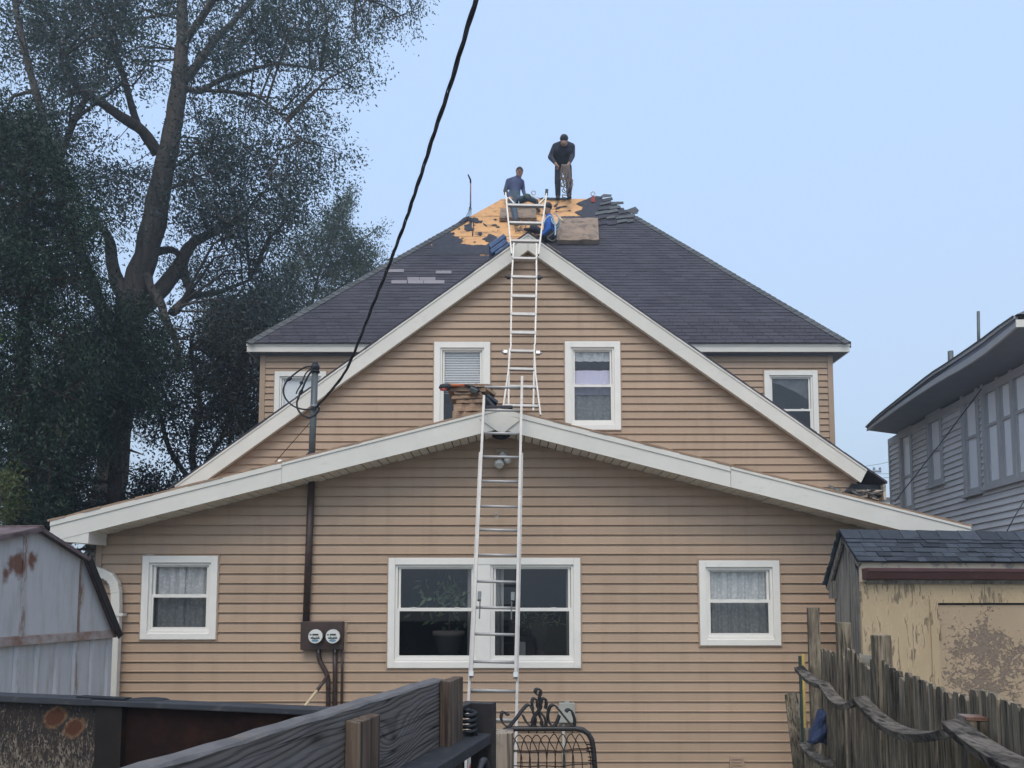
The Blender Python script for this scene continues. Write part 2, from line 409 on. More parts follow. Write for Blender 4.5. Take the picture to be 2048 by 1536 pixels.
M['rust_under'] = mat('black_roof_trim', (.012,.011,.011), (.022,.018,.017), 6, rough=.7)
def _peel(name, base, base2, under, amt, stretch, centre=None):
    g = G(name); g.coord(); u = g.uv()
    n = g.noise(2.2, (1,.5,1), det=6, vec=u)
    col = g.mix(g.ramp(n, .3, .7), base, base2)
    v = g.noise(24, stretch, det=9, rough=.72, dist=1.0, vec=u)
    big = g.noise(2.4, (1,1,1), det=3, vec=u)
    t = g.math('ADD', v, g.math('MULTIPLY', g.math('SUBTRACT', big, .5), .55))
    if centre:
        sep = g.new('SeparateXYZ'); g.l.new(u, sep.inputs[0])
        dx = g.math('DIVIDE', g.math('SUBTRACT', sep.outputs[0], centre[0]), centre[2])
        dy = g.math('DIVIDE', g.math('SUBTRACT', sep.outputs[1], centre[1]), centre[3])
        d = g.math('SQRT', g.math('ADD', g.math('MULTIPLY', dx, dx), g.math('MULTIPLY', dy, dy)))
        t = g.math('ADD', t, g.ramp(d, 1.05, .62, -.15, .035))
    p = g.ramp(t, amt, amt+.05)
    edge = g.math('MULTIPLY', g.ramp(t, amt-.06, amt-.01), g.ramp(t, amt+.035, amt))
    col = g.mix(p, col, under)
    col = g.mix(g.math('MULTIPLY', edge, .5), col, tuple(min(.9, x*1.3) for x in base))
    g.bump(g.math('SUBTRACT', g.math('MULTIPLY', v, .3), p), .006)
    return g.done(col, .75, .25)
M['shed_front'] = _peel('flaking_cream_paint', (.455,.355,.225), (.38,.295,.185), (.235,.185,.125), .565, (1.2,.12,1))
M['shed_door'] = _peel('blistered_tan_paint', (.40,.305,.205), (.36,.275,.185), (.205,.16,.125), .50, (.8,1,1), (.56,-.66,.62,.52))
M['cream_board'] = mat('chipped_cream_board', (.52,.46,.36), (.44,.39,.30), 6, rough=.7, dirt=(.12,.13,.14), dsc=7, dlo=.54, dhi=.68, bump=.003)
M['maroon'] = mat('dark_red_gutter', (.085,.030,.030), (.065,.026,.026), 4, rough=.4, spec=.5, dirt=(.14,.075,.07), dsc=9, dlo=.6, dhi=.8)
def _glass(name, tint=(.97,.98,.98), refl=.045, fm=.5):
    g = G(name); g.n.remove(g.b)
    tr = g.new('BsdfTransparent'); tr.inputs[0].default_value = (*tint, 1)
    gl = g.new('BsdfGlossy'); gl.inputs['Roughness'].default_value = .02; gl.inputs[0].default_value = (.95,.97,1,1)
    fr = g.new('LayerWeight'); fr.inputs[0].default_value = .35
    f = g.math('MULTIPLY_ADD', fr.outputs['Fresnel'], fm, refl)
    mx = g.new('MixShader'); g.l.new(f, mx.inputs[0]); g.l.new(tr.outputs[0], mx.inputs[1]); g.l.new(gl.outputs[0], mx.inputs[2])
    g.l.new(mx.outputs[0], g.out.inputs[0])
    return g.m
M['glass'] = _glass('window_glass')
M['glass_dim'] = _glass('insect_screen_glass', (.52,.54,.55), .03)
M['glass_grey'] = _glass('old_window_glass', (.95,.97,1.0), .04, .12)
def _lace(name, c, hole, amt=.5, sc=24):
    g = G(name); g.coord()
    v = g.new('TexVoronoi'); g.l.new(g.mapping(g.coord(), (1,1,1)), v.inputs['Vector']); v.inputs['Scale'].default_value = sc
    n = g.noise(9, det=4)
    f = g.ramp(g.math('ADD', v.outputs['Distance'], g.math('MULTIPLY', n, .5)), .45, .8)
    col = g.mix(g.math('MULTIPLY', f, amt), c, hole)
    return g.done(col, .9, .1)
M['lace'] = _lace('lace_curtain', (.80,.80,.77), (.48,.49,.485))
M['curtain'] = mat('plain_white_curtain', (.55,.54,.52), (.46,.45,.43), 4, (6,1,.3), rough=.9)
M['blind'] = mat('white_blind', (.92,.92,.90), (.87,.87,.85), 6, rough=.7)
M['violet'] = mat('pale_violet_cloth', (.72,.69,.82), (.64,.61,.75), 4, rough=.9)
M['ladder_cap'] = M['black']
M['skin'] = mat('tan_skin', (.36,.215,.15), (.31,.18,.125), 20, rough=.55)
M['hair'] = mat('black_hair', (.014,.014,.017), (.03,.028,.028), 60, rough=.6)
M['sweater'] = mat('slate_blue_sweater', (.075,.095,.185), (.055,.07,.14), 10, rough=.9, bump=.004, bsc=60)
M['jeans'] = mat('worn_blue_jeans', (.085,.12,.16), (.055,.085,.115), 14, rough=.9, bump=.003, bsc=60)
M['dark_jacket'] = mat('dark_jacket', (.040,.042,.060), (.028,.030,.044), 8, rough=.85, bump=.006, bsc=22)
M['dark_pants'] = mat('charcoal_trousers', (.045,.045,.058), (.032,.033,.044), 9, rough=.9, bump=.004, bsc=30)
M['navy_pants'] = mat('navy_trousers', (.03,.034,.05), (.022,.026,.04), 9, rough=.9)
M['royal'] = mat('bright_blue_shirt', (.035,.13,.46), (.025,.09,.34), 8, rough=.85, bump=.005, bsc=24)
M['boot'] = mat('brown_work_boots', (.055,.035,.03), (.035,.025,.022), 12, rough=.8)
M['strap'] = mat('pale_harness_webbing', (.45,.60,.70), (.36,.5,.6), 20, rough=.8)
M['green_cloth'] = mat('green_patterned_cloth', (.10,.14,.09), (.04,.055,.05), 40, rough=.9)
M['rope'] = mat('tan_rope', (.27,.22,.19), (.15,.12,.105), 60, rough=.95)
M['red'] = mat('red_painted_steel', (.40,.055,.04), (.30,.04,.035), 9, rough=.5, dirt=(.5,.4,.36), dsc=12, dlo=.6, dhi=.7)
M['orange'] = mat('orange_handle', (.55,.17,.06), (.42,.12,.05), 9, rough=.5)
M['pink_handle'] = mat('faded_red_handle', (.36,.155,.145), (.28,.11,.11), 9, rough=.6)
M['blue_wrap'] = mat('blue_bundle_wrapper', (.05,.12,.27), (.03,.075,.19), 7, rough=.35, spec=.5, dirt=(.36,.40,.43), dsc=6, dst=(.5,1,3), dlo=.6, dhi=.7)
M['tan_wrap'] = mat('tan_shingle_bundle', (.33,.27,.215), (.19,.155,.13), 5, (.5,.5,5), rough=.9, bump=.01, bsc=12)
M['teal_cloth'] = mat('blue_green_netting', (.085,.16,.165), (.03,.07,.10), 30, rough=.9)
M['torn'] = mat('torn_brown_shingles', (.40,.275,.185), (.29,.20,.135), 5, (.6,.6,6), rough=.95, var=.3, dirt=(.07,.055,.045), dsc=9, dst=(.5,.5,6), dlo=.55, dhi=.72, bump=.008, bsc=25)
M['debris'] = mat('rotten_eave_debris', (.20,.205,.20), (.085,.08,.075), 9, rough=.9, var=.5, dirt=(.03,.028,.026), dsc=14, dlo=.5, dhi=.65, bump=.008)
M['meter_glass'] = mat('pale_meter_dial', (.70,.71,.66), (.62,.64,.62), 6, rough=.15, spec=.6)
M['meter_blue'] = mat('blue_dial_band', (.16,.29,.38), None, 6, rough=.3)
M['print'] = mat('dark_print', (.03,.04,.04), None, 6, rough=.5)
M['grey_box'] = mat('grey_plastic_box', (.40,.41,.37), (.34,.35,.31), 5, rough=.5)
M['bulb'] = mat('glass_floodlight_bulb', (.62,.62,.58), (.5,.5,.48), 9, rough=.12, spec=.7)
M['cream_stick'] = mat('pale_broom_handle', (.66,.55,.36), (.58,.48,.31), 8, rough=.5)
M['yellow'] = mat('yellow_pole', (.50,.35,.085), (.42,.29,.075), 6, rough=.5, dirt=(.2,.15,.06), dsc=15, dlo=.6, dhi=.8)
M['dkgreen'] = mat('dark_green_pole', (.02,.04,.03), None, 6, rough=.5)
M['blue_tarp'] = mat('crumpled_blue_tarp', (.035,.055,.13), (.055,.075,.14), 9, rough=.5, dirt=(.11,.115,.13), dsc=12, dlo=.55, dhi=.75, bump=.02, bsc=18)
M['bucket'] = mat('white_plastic_bucket', (.70,.70,.68), (.62,.62,.60), 5, rough=.4)
M['redcloth'] = mat('glossy_red_cloth', (.42,.02,.012), (.30,.015,.01), 9, rough=.35, spec=.5, bump=.01, bsc=25)
M['plastic'] = mat('clear_grey_plastic', (.20,.185,.145), (.13,.12,.095), 9, rough=.35)
M['pole_far'] = mat('weathered_utility_pole', (.16,.15,.15), None, 4, rough=.9)
M['far_white'] = mat('far_white_wall', (.66,.64,.60), None, 4, rough=.8)
M['terracotta'] = mat('dull_clay_pot', (.34,.30,.28), (.29,.26,.245), 6, rough=.8)
def _bark(name, c1, c2):
    g = G(name); g.coord()
    n = g.noise(6, (1,1,.16), det=8, rough=.7, dist=.6)
    col = g.mix(g.ramp(n, .3, .7), c1, c2)
    g.bump(n, .06)
    return g.done(col, .95, .1)
M['bark'] = _bark('furrowed_grey_bark', (.17,.145,.125), (.065,.057,.052))
M['bark_red'] = _bark('red_brown_cedar_bark', (.07,.045,.035), (.03,.021,.018))
def _leaf(name, c1, c2, c3, trans=.35):
    g = G(name); g.coord()
    at = g.new('Attribute', attribute_name='tone')
    col = g.mix(g.ramp(at.outputs['Fac'], 0, .8), c1, c2)
    col = g.mix(g.ramp(at.outputs['Fac'], .8, 1.0), col, c3)
    g.set(g.b.inputs['Base Color'], col); g.b.inputs['Roughness'].default_value = .55; g.b.inputs['Specular IOR Level'].default_value = .35
    tl = g.new('BsdfTranslucent'); g.set(tl.inputs[0], g.mix(1.0, col, (1.1,1.25,.6), 'MULTIPLY'))
    mx = g.new('MixShader'); mx.inputs[0].default_value = trans
    g.l.new(g.b.outputs[0], mx.inputs[1]); g.l.new(tl.outputs[0], mx.inputs[2]); g.l.new(mx.outputs[0], g.out.inputs[0])
    return g.m
M['leaf_elm'] = _leaf('glare_tinted_elm_leaves', (.040,.058,.062), (.062,.084,.084), (.10,.125,.115), .22)  # blue-grey tint puts the sky's glare into the leaf colour
M['leaf_cedar'] = _leaf('dark_cedar_sprays', (.006,.018,.009), (.013,.034,.014), (.036,.066,.022), .12)
M['leaf_dark'] = _leaf('dark_scrub_leaves', (.014,.020,.017), (.024,.030,.023), (.04,.034,.027), .18)
M['leaf_grey'] = _leaf('grey_green_leaves', (.055,.075,.062), (.085,.105,.085), (.12,.14,.115), .25)
M['leaf_bright'] = _leaf('bright_green_leaves', (.07,.17,.035), (.11,.22,.05), (.16,.27,.07), .4)
M['leaf_olive'] = _leaf('olive_shrub_leaves', (.05,.075,.03), (.09,.11,.04), (.14,.15,.06), .3)
M['leaf_house'] = _leaf('indoor_plant_leaves', (.10,.16,.09), (.15,.22,.12), (.22,.28,.17), .3)
M['grass'] = mat('pale_bounce_ground', (.20,.185,.13), (.26,.235,.18), 3, rough=.95, dirt=(.14,.115,.085), dsc=1.2, dlo=.5, dhi=.7, bump=.05, bsc=30)  # unseen yard, kept pale to bounce light up onto the walls
M['gravel'] = mat('alley_gravel', (.34,.32,.29), (.24,.225,.205), 30, rough=.95, bump=.02, bsc=90)

M['curtain_dim'] = mat('dim_grey_curtain', (.20,.21,.21), (.12,.13,.13), 5, rough=.9)
# ---------------------------------------------------------------- ground and the house
def sheet(name, x0, x1, y0, y1, z, m, n=40, amp=.0):
    b = MB(); vs = []; fs = []
    for j in range(n+1):
        for i in range(n+1):
            vs.append((lerp(x0,x1,i/n), lerp(y0,y1,j/n), z + amp*(rng.random()-.5)))
    for j in range(n):
        for i in range(n):
            a = j*(n+1)+i; fs.append((a, a+1, a+n+2, a+n+1))
    b.add(vs, fs, 0, True); o = b.build(name, m); return o
tag(sheet('ground', -150, 150, -150, 150, GZ-.03, M['grass'], 6), kind='structure')
tag(sheet('yard', -14, 14, 1.0, 30, GZ, M['grass'], 60, .03), kind='structure')
tag(sheet('alley', -60, 60, -7, 2.6, GZ+.03, M['gravel'], 50, .015), kind='structure')

Y1, YF1 = 9.82, 9.35
Y2, YF2 = 12.2, 12.03
Y3, YF3 = 14.65, 14.45
house = thing('house', (0, Y1, GZ), 'tan vinyl sided house with white eaves and workers on its half stripped roof', 'house')

def xz(x, y, D): p = P(x, y, D); return p.x, p.z
def rect(x0, x1, y0, y1, D):
    a = P(x0, (y0+y1)/2, D); b = P(x1, (y0+y1)/2, D); c = P((x0+x1)/2, y0, D); d = P((x0+x1)/2, y1, D)
    return [a.x, b.x, d.z, c.z]

EXP = .127
def siding(root, wname, Y, zlo, zhi, xl, xr, holes, m, expo=EXP, back=True):
    wall = MB(); pieces = []
    z = zlo
    while z < zhi - 1e-4:
        za, zb = z, min(z+expo, zhi); z += expo
        hs = [h for h in holes if h[2] < zb-.004 and h[3] > za+.004]
        brk = sorted(set([-99, 99] + [h[0] for h in hs] + [h[1] for h in hs]))
        runs = []
        for a, b in zip(brk, brk[1:]):
            mid = (a+b)/2; c = [h for h in hs if h[0] < mid < h[1]]
            if not c: runs.append((a, b, za, zb))
            else:
                lo = min(h[2] for h in c); hi = max(h[3] for h in c)
                if lo - za > .012: runs.append((a, b, za, lo))
                if zb - hi > .012: runs.append((a, b, hi, zb))
        for (a, b, ra, rb) in runs:
            La, Lb = max(a, xl(ra)), max(a, xl(rb)); Ra, Rb = min(b, xr(ra)), min(b, xr(rb))
            if Ra - La < .01: continue
            if Rb - Lb < .002: mm = (La+Ra)/2; Lb, Rb = mm-.001, mm+.001
            off = lambda q: (lambda f: .003+.010*min(1,f/.30) + (.005*max(0,min(1,(f-.30)/.58))) + .012*max(0,(f-.88)/.12))(1-(q-za)/expo)
            h = rb-ra
            ks = sorted({min(max(za+expo*k,ra),rb) for k in (1,.70,.12)} | {rb})[::-1]
            prof = [(0, rb)] + [(-off(q), q) for q in ks if q > ra+.006] + [(-off(ra), ra+.010), (-off(ra)+.001, ra+.004), (-off(ra)+.016, ra+.004), (-off(ra)+.016, ra), (0, ra)]
            bd = MB(); n = len(prof)
            def xat(L0, L1, q): return L0 + (L1-L0)*(q-ra)/max(h,1e-6)
            vs = [(xat(La, Lb, q), Y+p, q) for p, q in prof] + [(xat(Ra, Rb, q), Y+p, q) for p, q in prof]
            bd.add(vs, [tuple(range(n)), tuple(range(2*n-1, n-1, -1))] + [(i, i+n, (i+1)%n+n, (i+1)%n) for i in range(n)])
            pieces.append(bd)
            wall.add([(La, Y+.012, ra), (Ra, Y+.012, ra), (Rb, Y+.012, rb), (Lb, Y+.012, rb)], [(0,1,2,3)])
    w = wall.build(wname, m, root)
    for p in pieces: p.build('siding_board', m, w)
    return w

# --- gable lines
A1x, A1z = xz(998.5, 817, YF1); S1 = .2555
L1x = P(101, 1047, YF1).x; R1x = P(1941, 1061, YF1).x
rk1 = lambda x: A1z - S1*abs(x-A1x)
A2x, A2z = xz(1056, 467, YF2); S2L, S2R = .738, .722
rk2 = lambda x: A2z - (S2L*(A2x-x) if x < A2x else S2R*(x-A2x))
FH1, FH2 = .262, .285
# --- windows (casing rectangles)
W = {}
W['fl'] = rect(283, 434, 1112, 1279, Y1-.03)
W['fm'] = rect(776, 1161, 1116, 1336, Y1-.03)
W['fr'] = rect(1399, 1560, 1121, 1291, Y1-.03)
W['gl'] = rect(868, 980, 684, 861, Y2-.03)
W['gr'] = rect(1130, 1241, 683, 860, Y2-.03)
W['ul'] = rect(548, 651, 743, 905, Y3-.03)
W['ur'] = rect(1530, 1637, 741, 905, Y3-.03)
J = .018
hole = lambda k: [W[k][0]-J, W[k][1]+J, W[k][2]-J, W[k][3]+J]
WL1, WR1 = P(206, 1100, Y1).x, 5.08
inv = lambda z, ax, az, s, fh: (az - fh - z)/s
wall1 = siding(house, 'wall', Y1, P(1000,1440,Y1).z-8*EXP-.02, A1z-FH1, lambda z: max(WL1, A1x-inv(z,A1x,A1z,S1,FH1-.02)), lambda z: min(WR1, A1x+inv(z,A1x,A1z,S1,FH1-.02)), [hole('fl'), hole('fm'), hole('fr')], M['siding'])
wall2 = siding(house, 'wall', Y2, 2.25, A2z-FH2, lambda z: max(-5.5, A2x-inv(z,A2x,A2z,S2L,FH2-.02)), lambda z: min(5.9, A2x+inv(z,A2x,A2z,S2R,FH2-.02)), [hole('gl'), hole('gr')], M['siding'])
UZ1 = P(1000, 712, Y3).z
UL, UR = P(530, 800, Y3).x, P(1656, 800, Y3).x
wall3 = siding(house, 'wall', Y3, UZ1-26*EXP, UZ1, lambda z: UL, lambda z: UR, [hole('ul'), hole('ur')], M['siding'])
# blank side and back walls so the house is closed
b = MB()
b.add([(WL1-.05,Y1+.05,GZ-.05),(WL1-.05,Y1+.05,2.2),(WL1-.05,22,2.2),(WL1-.05,22,GZ-.05)], [(0,1,2,3)])
b.add([(WR1+.05,Y1+.05,GZ-.05),(WR1+.05,Y1+.05,2.2),(WR1+.05,22,2.2),(WR1+.05,22,GZ-.05)], [(3,2,1,0)])
b.add([(UL-.1,Y3+.02,2.0),(UL-.1,Y3+.02,UZ1),(UL-.1,24,UZ1),(UL-.1,24,2.0)], [(0,1,2,3)])
b.add([(UR+.1,Y3+.02,2.0),(UR+.1,Y3+.02,UZ1),(UR+.1,24,UZ1),(UR+.1,24,2.0)], [(3,2,1,0)])
b.add([(-5.3,Y3+.03,GZ),(6.3,Y3+.03,GZ),(6.3,Y3+.03,2.6),(-5.3,Y3+.03,2.6)], [(0,1,2,3)])
b.build('side_wall', M['siding'], house)
# corner posts
b = MB()
b.box(WL1-.075, WL1, Y1-.03, Y1+.08, GZ, rk1(WL1)-FH1-.01)
b.build('corner_post', M['siding_trim'], house)
for xx, s in ((UL, -1), (UR, 1)):
    b = MB(); b.box(min(xx, xx+s*.105), max(xx, xx+s*.105), Y3-.032, Y3+.08, 2.2, UZ1); b.build('corner_post', M['siding_trim'], house)
# --- foundation vent
v0 = rect(1459, 1488, 1513, 1540, Y1-.02)
b = MB(); b.box(v0[0], v0[1], Y1-.035, Y1-.01, v0[2], v0[3])
vent = b.build('crawl_vent', M['siding_trim'], house)
for i in range(4):
    z = lerp(v0[2], v0[3], (i+.6)/4.4); b = MB(); b.box(v0[0]+.025, v0[1]-.025, Y1-.045, Y1-.036, z, z+.018); b.build('slat', M['siding_trim'], vent)

# --- fascia, drip edge and soffit of the low front gable
def side_prism(xa, xb, rk, top, bot, y0, y1):
    """slab following the rake between xa and xb: z from rk-bot to rk-top"""
    return [(xa,y0,rk(xa)-bot),(xb,y0,rk(xb)-bot),(xb,y0,rk(xb)-top),(xa,y0,rk(xa)-top)], (0, y1-y0, 0)
def rake(xa, xb, rk, fh, yf, cut=0):
    f = MB()
    q, o = side_prism(xa, xb, rk, .055 if yf == YF1 else .028, fh, yf, yf+.028)
    if cut: q[1] = (xb-cut, yf, rk(xb-cut)-fh)
    f.prism(q, o)
    fo = f.build('fascia_board', M['white'], house)
    d = MB(); q, o = side_prism(xa, xb, rk, 0, .062 if yf == YF1 else .03, yf-.012, yf+.05); d.prism(q, o)
    d.build('drip_edge', M['white'], fo)
    return fo
for xa_, xb_ in ((L1x, -2.9), (-2.896, A1x-.002), (A1x+.002, 2.75), (2.754, R1x)): rake(xa_, xb_, rk1, FH1, YF1 - (.004 if xa_ in (-2.896, 2.754) else 0))
# square gusset where the two boards are mitred
b = MB(); b.prism([(A1x-.25,YF1-.018,rk1(A1x-.25)-.07),(A1x-.02,YF1-.018,A1z-FH1-.035),(A1x+.06,YF1-.018,A1z-FH1-.05),(A1x+.27,YF1-.018,rk1(A1x+.27)-.075),(A1x,YF1-.018,A1z-.055)], (0,.017,0))
b.build('ridge_gusset', M['white'], house)
b = MB(); b.sphere((A1x+.02, YF1+.2, A1z-FH1-.01), .11, 9, 6, 0, (1.2,.8,.8)); b.build('wasp_nest', M['rust_dark'], house)
x = L1x + .02; step = .104
while x < R1x - .05:
    x1 = min(x+step-.013, R1x-.02)
    if x < A1x < x1: x = x1 + .009; continue
    zz = .012*rng.random()
    b = MB(); y0, y1 = YF1+.03, Y1-.002
    q = lambda xx, dz: (rk1(xx)-FH1+.004+dz)
    e = .014
    b.hexa([(x,y0,q(x,zz)),(x1,y0,q(x1,zz)),(x1,y1,q(x1,zz)),(x,y1,q(x,zz))], [(x,y0,q(x,zz+e)),(x1,y0,q(x1,zz+e)),(x1,y1,q(x1,zz+e)),(x,y1,q(x,zz+e))])
    b.build('soffit_panel', M['soffit'], house); x += step
# dark backing above the soffit grooves
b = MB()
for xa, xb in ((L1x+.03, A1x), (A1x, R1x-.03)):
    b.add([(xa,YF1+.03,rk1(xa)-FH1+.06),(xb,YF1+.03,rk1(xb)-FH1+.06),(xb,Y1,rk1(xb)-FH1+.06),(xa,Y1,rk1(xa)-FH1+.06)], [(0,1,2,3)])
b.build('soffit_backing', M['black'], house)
# boxed eave return and gutter end at the low corner
e = rect(112, 178, 1066, 1086, YF1)
b = MB(); zb = P(150, 1087, YF1).z; xb = P(177, 1070, YF1).x
b.prism([(L1x+.10, YF1+.004, zb+.03),(xb, YF1+.004, zb),(xb, YF1+.004, rk1(xb)-FH1+.02),(L1x+.10, YF1+.004, rk1(L1x+.10)-FH1+.03)], (0, .42, 0))
b.build('eave_return', M['white'], house)
b = MB(); gx = P(84, 1068, YF1).x; gz = P(84, 1062, YF1+.05).z
b.prism([(gx,YF1+.06,gz),(gx+.02,YF1+.06,gz-.07),(gx+.09,YF1+.06,gz-.10),(L1x+.01,YF1+.06,gz-.10),(L1x+.01,YF1+.06,gz)], (0, 2.6, 0)); b.build('gutter', M['white'], house)
b = MB(); b.prism([(R1x-.01,YF1+.05,rk1(R1x)-.02),(R1x+.03,YF1+.05,rk1(R1x)-.03),(R1x+.03,YF1+.05,rk1(R1x)-.10),(R1x-.01,YF1+.05,rk1(R1x)-.11)], (0, 2.6, 0)); b.build('gutter', M['black'], house)
# low front roof with ragged shingle edge
def slab(xa, xb, rk, y0, y1, t, name, m):
    b = MB(); n = 26
    for i in range(n):
        a, c = lerp(xa,xb,i/n), lerp(xa,xb,(i+1)/n); j = .006+.014*rng.random()
        b.prism([(a,y0-j,rk(a)+.001),(c,y0-j,rk(c)+.001),(c,y0-j,rk(c)+t+.01*rng.random()),(a,y0-j,rk(a)+t+.012*rng.random())], (0,y1-y0+j,0))
    return b.build(name, m, house)
slab(L1x-.03, A1x, rk1, YF1, Y2-.03, .022, 'front_roof', M['torn']); slab(A1x, R1x+.02, rk1, YF1, Y2-.03, .022, 'front_roof', M['torn'])
b = MB(); b.bar((A1x-.0, YF1-.02, A1z+.02), (A1x, Y2-.04, A1z+.02), .34, .03); b.build('ridge_cap', M['shingle'], house)

# --- steep middle gable
L2x = -5.45; R2x = P(1735, 985, YF2).x; T2x = P(1775, 996, YF2).x
rake(L2x, A2x-.002, rk2, FH2, YF2); rake(A2x+.002, R2x, rk2, FH2, YF2, .10)
b = MB()
for xa, xb in ((L2x, A2x), (A2x, R2x-.1)):
    q = lambda xx: rk2(xx)-FH2+.03
    b.hexa([(xa,YF2+.03,q(xa)),(xb,YF2+.03,q(xb)),(xb,Y2,q(xb)),(xa,Y2,q(xa))], [(xa,YF2+.03,q(xa)+.02),(xb,YF2+.03,q(xb)+.02),(xb,Y2,q(xb)+.02),(xa,Y2,q(xa)+.02)])
b.build('rake_soffit', M['soffit'], house)
slab(L2x-.1, A2x, rk2, YF2, 15.6, .03, 'gable_roof', M['shingle']); slab(A2x, T2x, rk2, YF2, 15.6, .03, 'gable_roof', M['shingle'])
# rotten open eave at the lower end of the steep gable
b = MB(); tz = rk2(T2x)
b.box(P(1712,1000,YF2).x, T2x-.02, YF2+.06, YF2+.10, tz-.17, tz-.13); b.box(P(1722,1000,YF2).x, T2x-.03, YF2+.04, YF2+.08, tz-.125, tz-.095)
b.box(T2x-.05, T2x-.01, YF2+.02, YF2+.3, tz-.26, tz-.01)
b.build('frieze_board', M['cream_board'], house)
b = MB(); b.prism([(P(1676,985,Y2).x,Y2-.06,P(1676,1010,Y2).z),(T2x-.05,Y2-.06,tz-.2),(T2x-.05,Y2-.06,tz-.01),(P(1700,960,Y2).x,Y2-.06,P(1700,968,Y2).z)], (0,.03,0)); b.build('cavity_shade', M['black'], house)  # flat black plate painting the shade inside the open eave
for i in range(40):
    cx = rng.uniform(1668, 1760); cy = 982 + (cx-1668)*.14 + rng.uniform(-9, 7)
    c = P(cx, cy, YF2-.02+rng.uniform(0,.08)); b = MB(); a = rng.uniform(-.7,.5); l = rng.uniform(.05,.15); w = rng.uniform(.015,.05)
    d = Vector((math.cos(a), rng.uniform(-.4,.4), math.sin(a))).normalized(); b.bar(c-d*l, c+d*l, w, .006, up=(0,-.6,rng.uniform(-1,1)), w2=w*rng.uniform(.3,1.2))
    b.build('rotten_shard', M['debris'] if i % 3 else M['tan_wrap'], house)

# --- upper storey: eave, hipped roof
EL = P(494, 687, YF3); ER = P(1699, 687, YF3); EZ = EL.z
b = MB(); b.box(EL.x, ER.x, YF3, YF3+.03, EZ-.165, EZ-.012); fo = b.build('fascia_board', M['white'], house)
b = MB(); b.box(EL.x-.01, ER.x+.01, YF3-.012, YF3-.001, EZ-.05, EZ-.004); b.build('drip_edge', M['white'], fo)
b = MB(); b.box(EL.x, EL.x+.03, YF3+.031, 24.2, EZ-.165, EZ-.012); b.box(ER.x-.03, ER.x, YF3+.031, 24.2, EZ-.165, EZ-.012); b.build('side_fascia', M['white'], house)
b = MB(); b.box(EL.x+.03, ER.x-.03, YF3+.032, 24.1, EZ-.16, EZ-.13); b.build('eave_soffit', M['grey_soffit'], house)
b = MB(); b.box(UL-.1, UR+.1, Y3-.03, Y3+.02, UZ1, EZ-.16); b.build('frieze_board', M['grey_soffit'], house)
YR = 19.25
RL = P(1004, 398, YR); RR = P(1212, 398, YR); RZ = RL.z
EL = Vector((EL.x, YF3-.02, EZ)); ER = Vector((ER.x, YF3-.02, EZ))
BL = Vector((EL.x, 24.05, EZ)); BR = Vector((ER.x, 24.05, EZ))
b = MB(); b.add([EL, ER, RR, RL], [(0,1,2,3)]); roof = b.build('main_roof', M['rust_dark'], house)
b = MB(); b.add([EL, RL, BL, ER, RR, BR], [(0,1,2),(3,5,4),(2,1,4,5)]); b.build('side_slope', M['shingle_field'], house)
NR = (ER-EL).cross(RL-EL).normalized()
if NR.z < 0: NR = -NR
RU = Vector((1,0,0)); RS = (Vector(((0, RL.y-EL.y, RZ-EZ)))).normalized()
def onroof(x, y, h=0.0): return on_plane(x, y, EL, NR) + NR*h
def rp(u, s, h=0.0): return Vector((u, EL.y, EZ)) + RS*s + NR*h      # roof coordinates: u along x, s up the slope
SL = Vector((0, RL.y-EL.y, RZ-EZ)).length
uL = lambda s: lerp(EL.x, RL.x, s/SL); uR = lambda s: lerp(ER.x, RR.x, s/SL)
def topx(v):                      # where a world point lands in the photo
    d = v - Vector((0,0,CZ)); f = d.y*_cp + d.z*_sp; u = -d.y*_sp + d.z*_cp
    return CX + FPX*d.x/f, CY - FPX*u/f
def inside(p, poly):
    x, y = p; c = False; n = len(poly)
    for i in range(n):
        x1, y1 = poly[i]; x2, y2 = poly[(i+1)%n]
        if (y1 > y) != (y2 > y) and x < (x2-x1)*(y-y1)/(y2-y1)+x1: c = not c
    return c
BARE = [(1004,392),(926,438),(886,466),(868,499),(985,512),(1060,475),(1116,446),(1170,441),(1196,428),(1214,388)]
# bare deck sheets
s = SL; row = 0
while s > 3.6:
    s0 = s-1.2; u = -4.6 + (row % 2)*1.2
    while u < 4.5:
        a = max(u+.012, uL(s0)); c = min(u+2.42, uR(s0)); a2 = max(u+.004, uL(s)); c2 = min(u+2.42, uR(s))
        if c-a > .05 and c2-a2 > .02:
            b = MB(); h = .006+.003*rng.random()
            b.hexa([rp(a,s0+.014,0.002),rp(c,s0+.014,.002),rp(c2,s-.004,.002),rp(a2,s-.004,.002)], [rp(a,s0+.014,h),rp(c,s0+.014,h),rp(c2,s-.004,h),rp(a2,s-.004,h)]); b.build('deck_sheet', M['deck'], roof)
        u += 2.44
    s -= 1.2; row += 1
def z5(x, y): return (860+x/8.53, 330+y/8.53)
def z6(x, y): return (1150+x/10.24, 370+y/10.24)
def z4(x, y): return (980+x/8.53, 370+y/8.53)
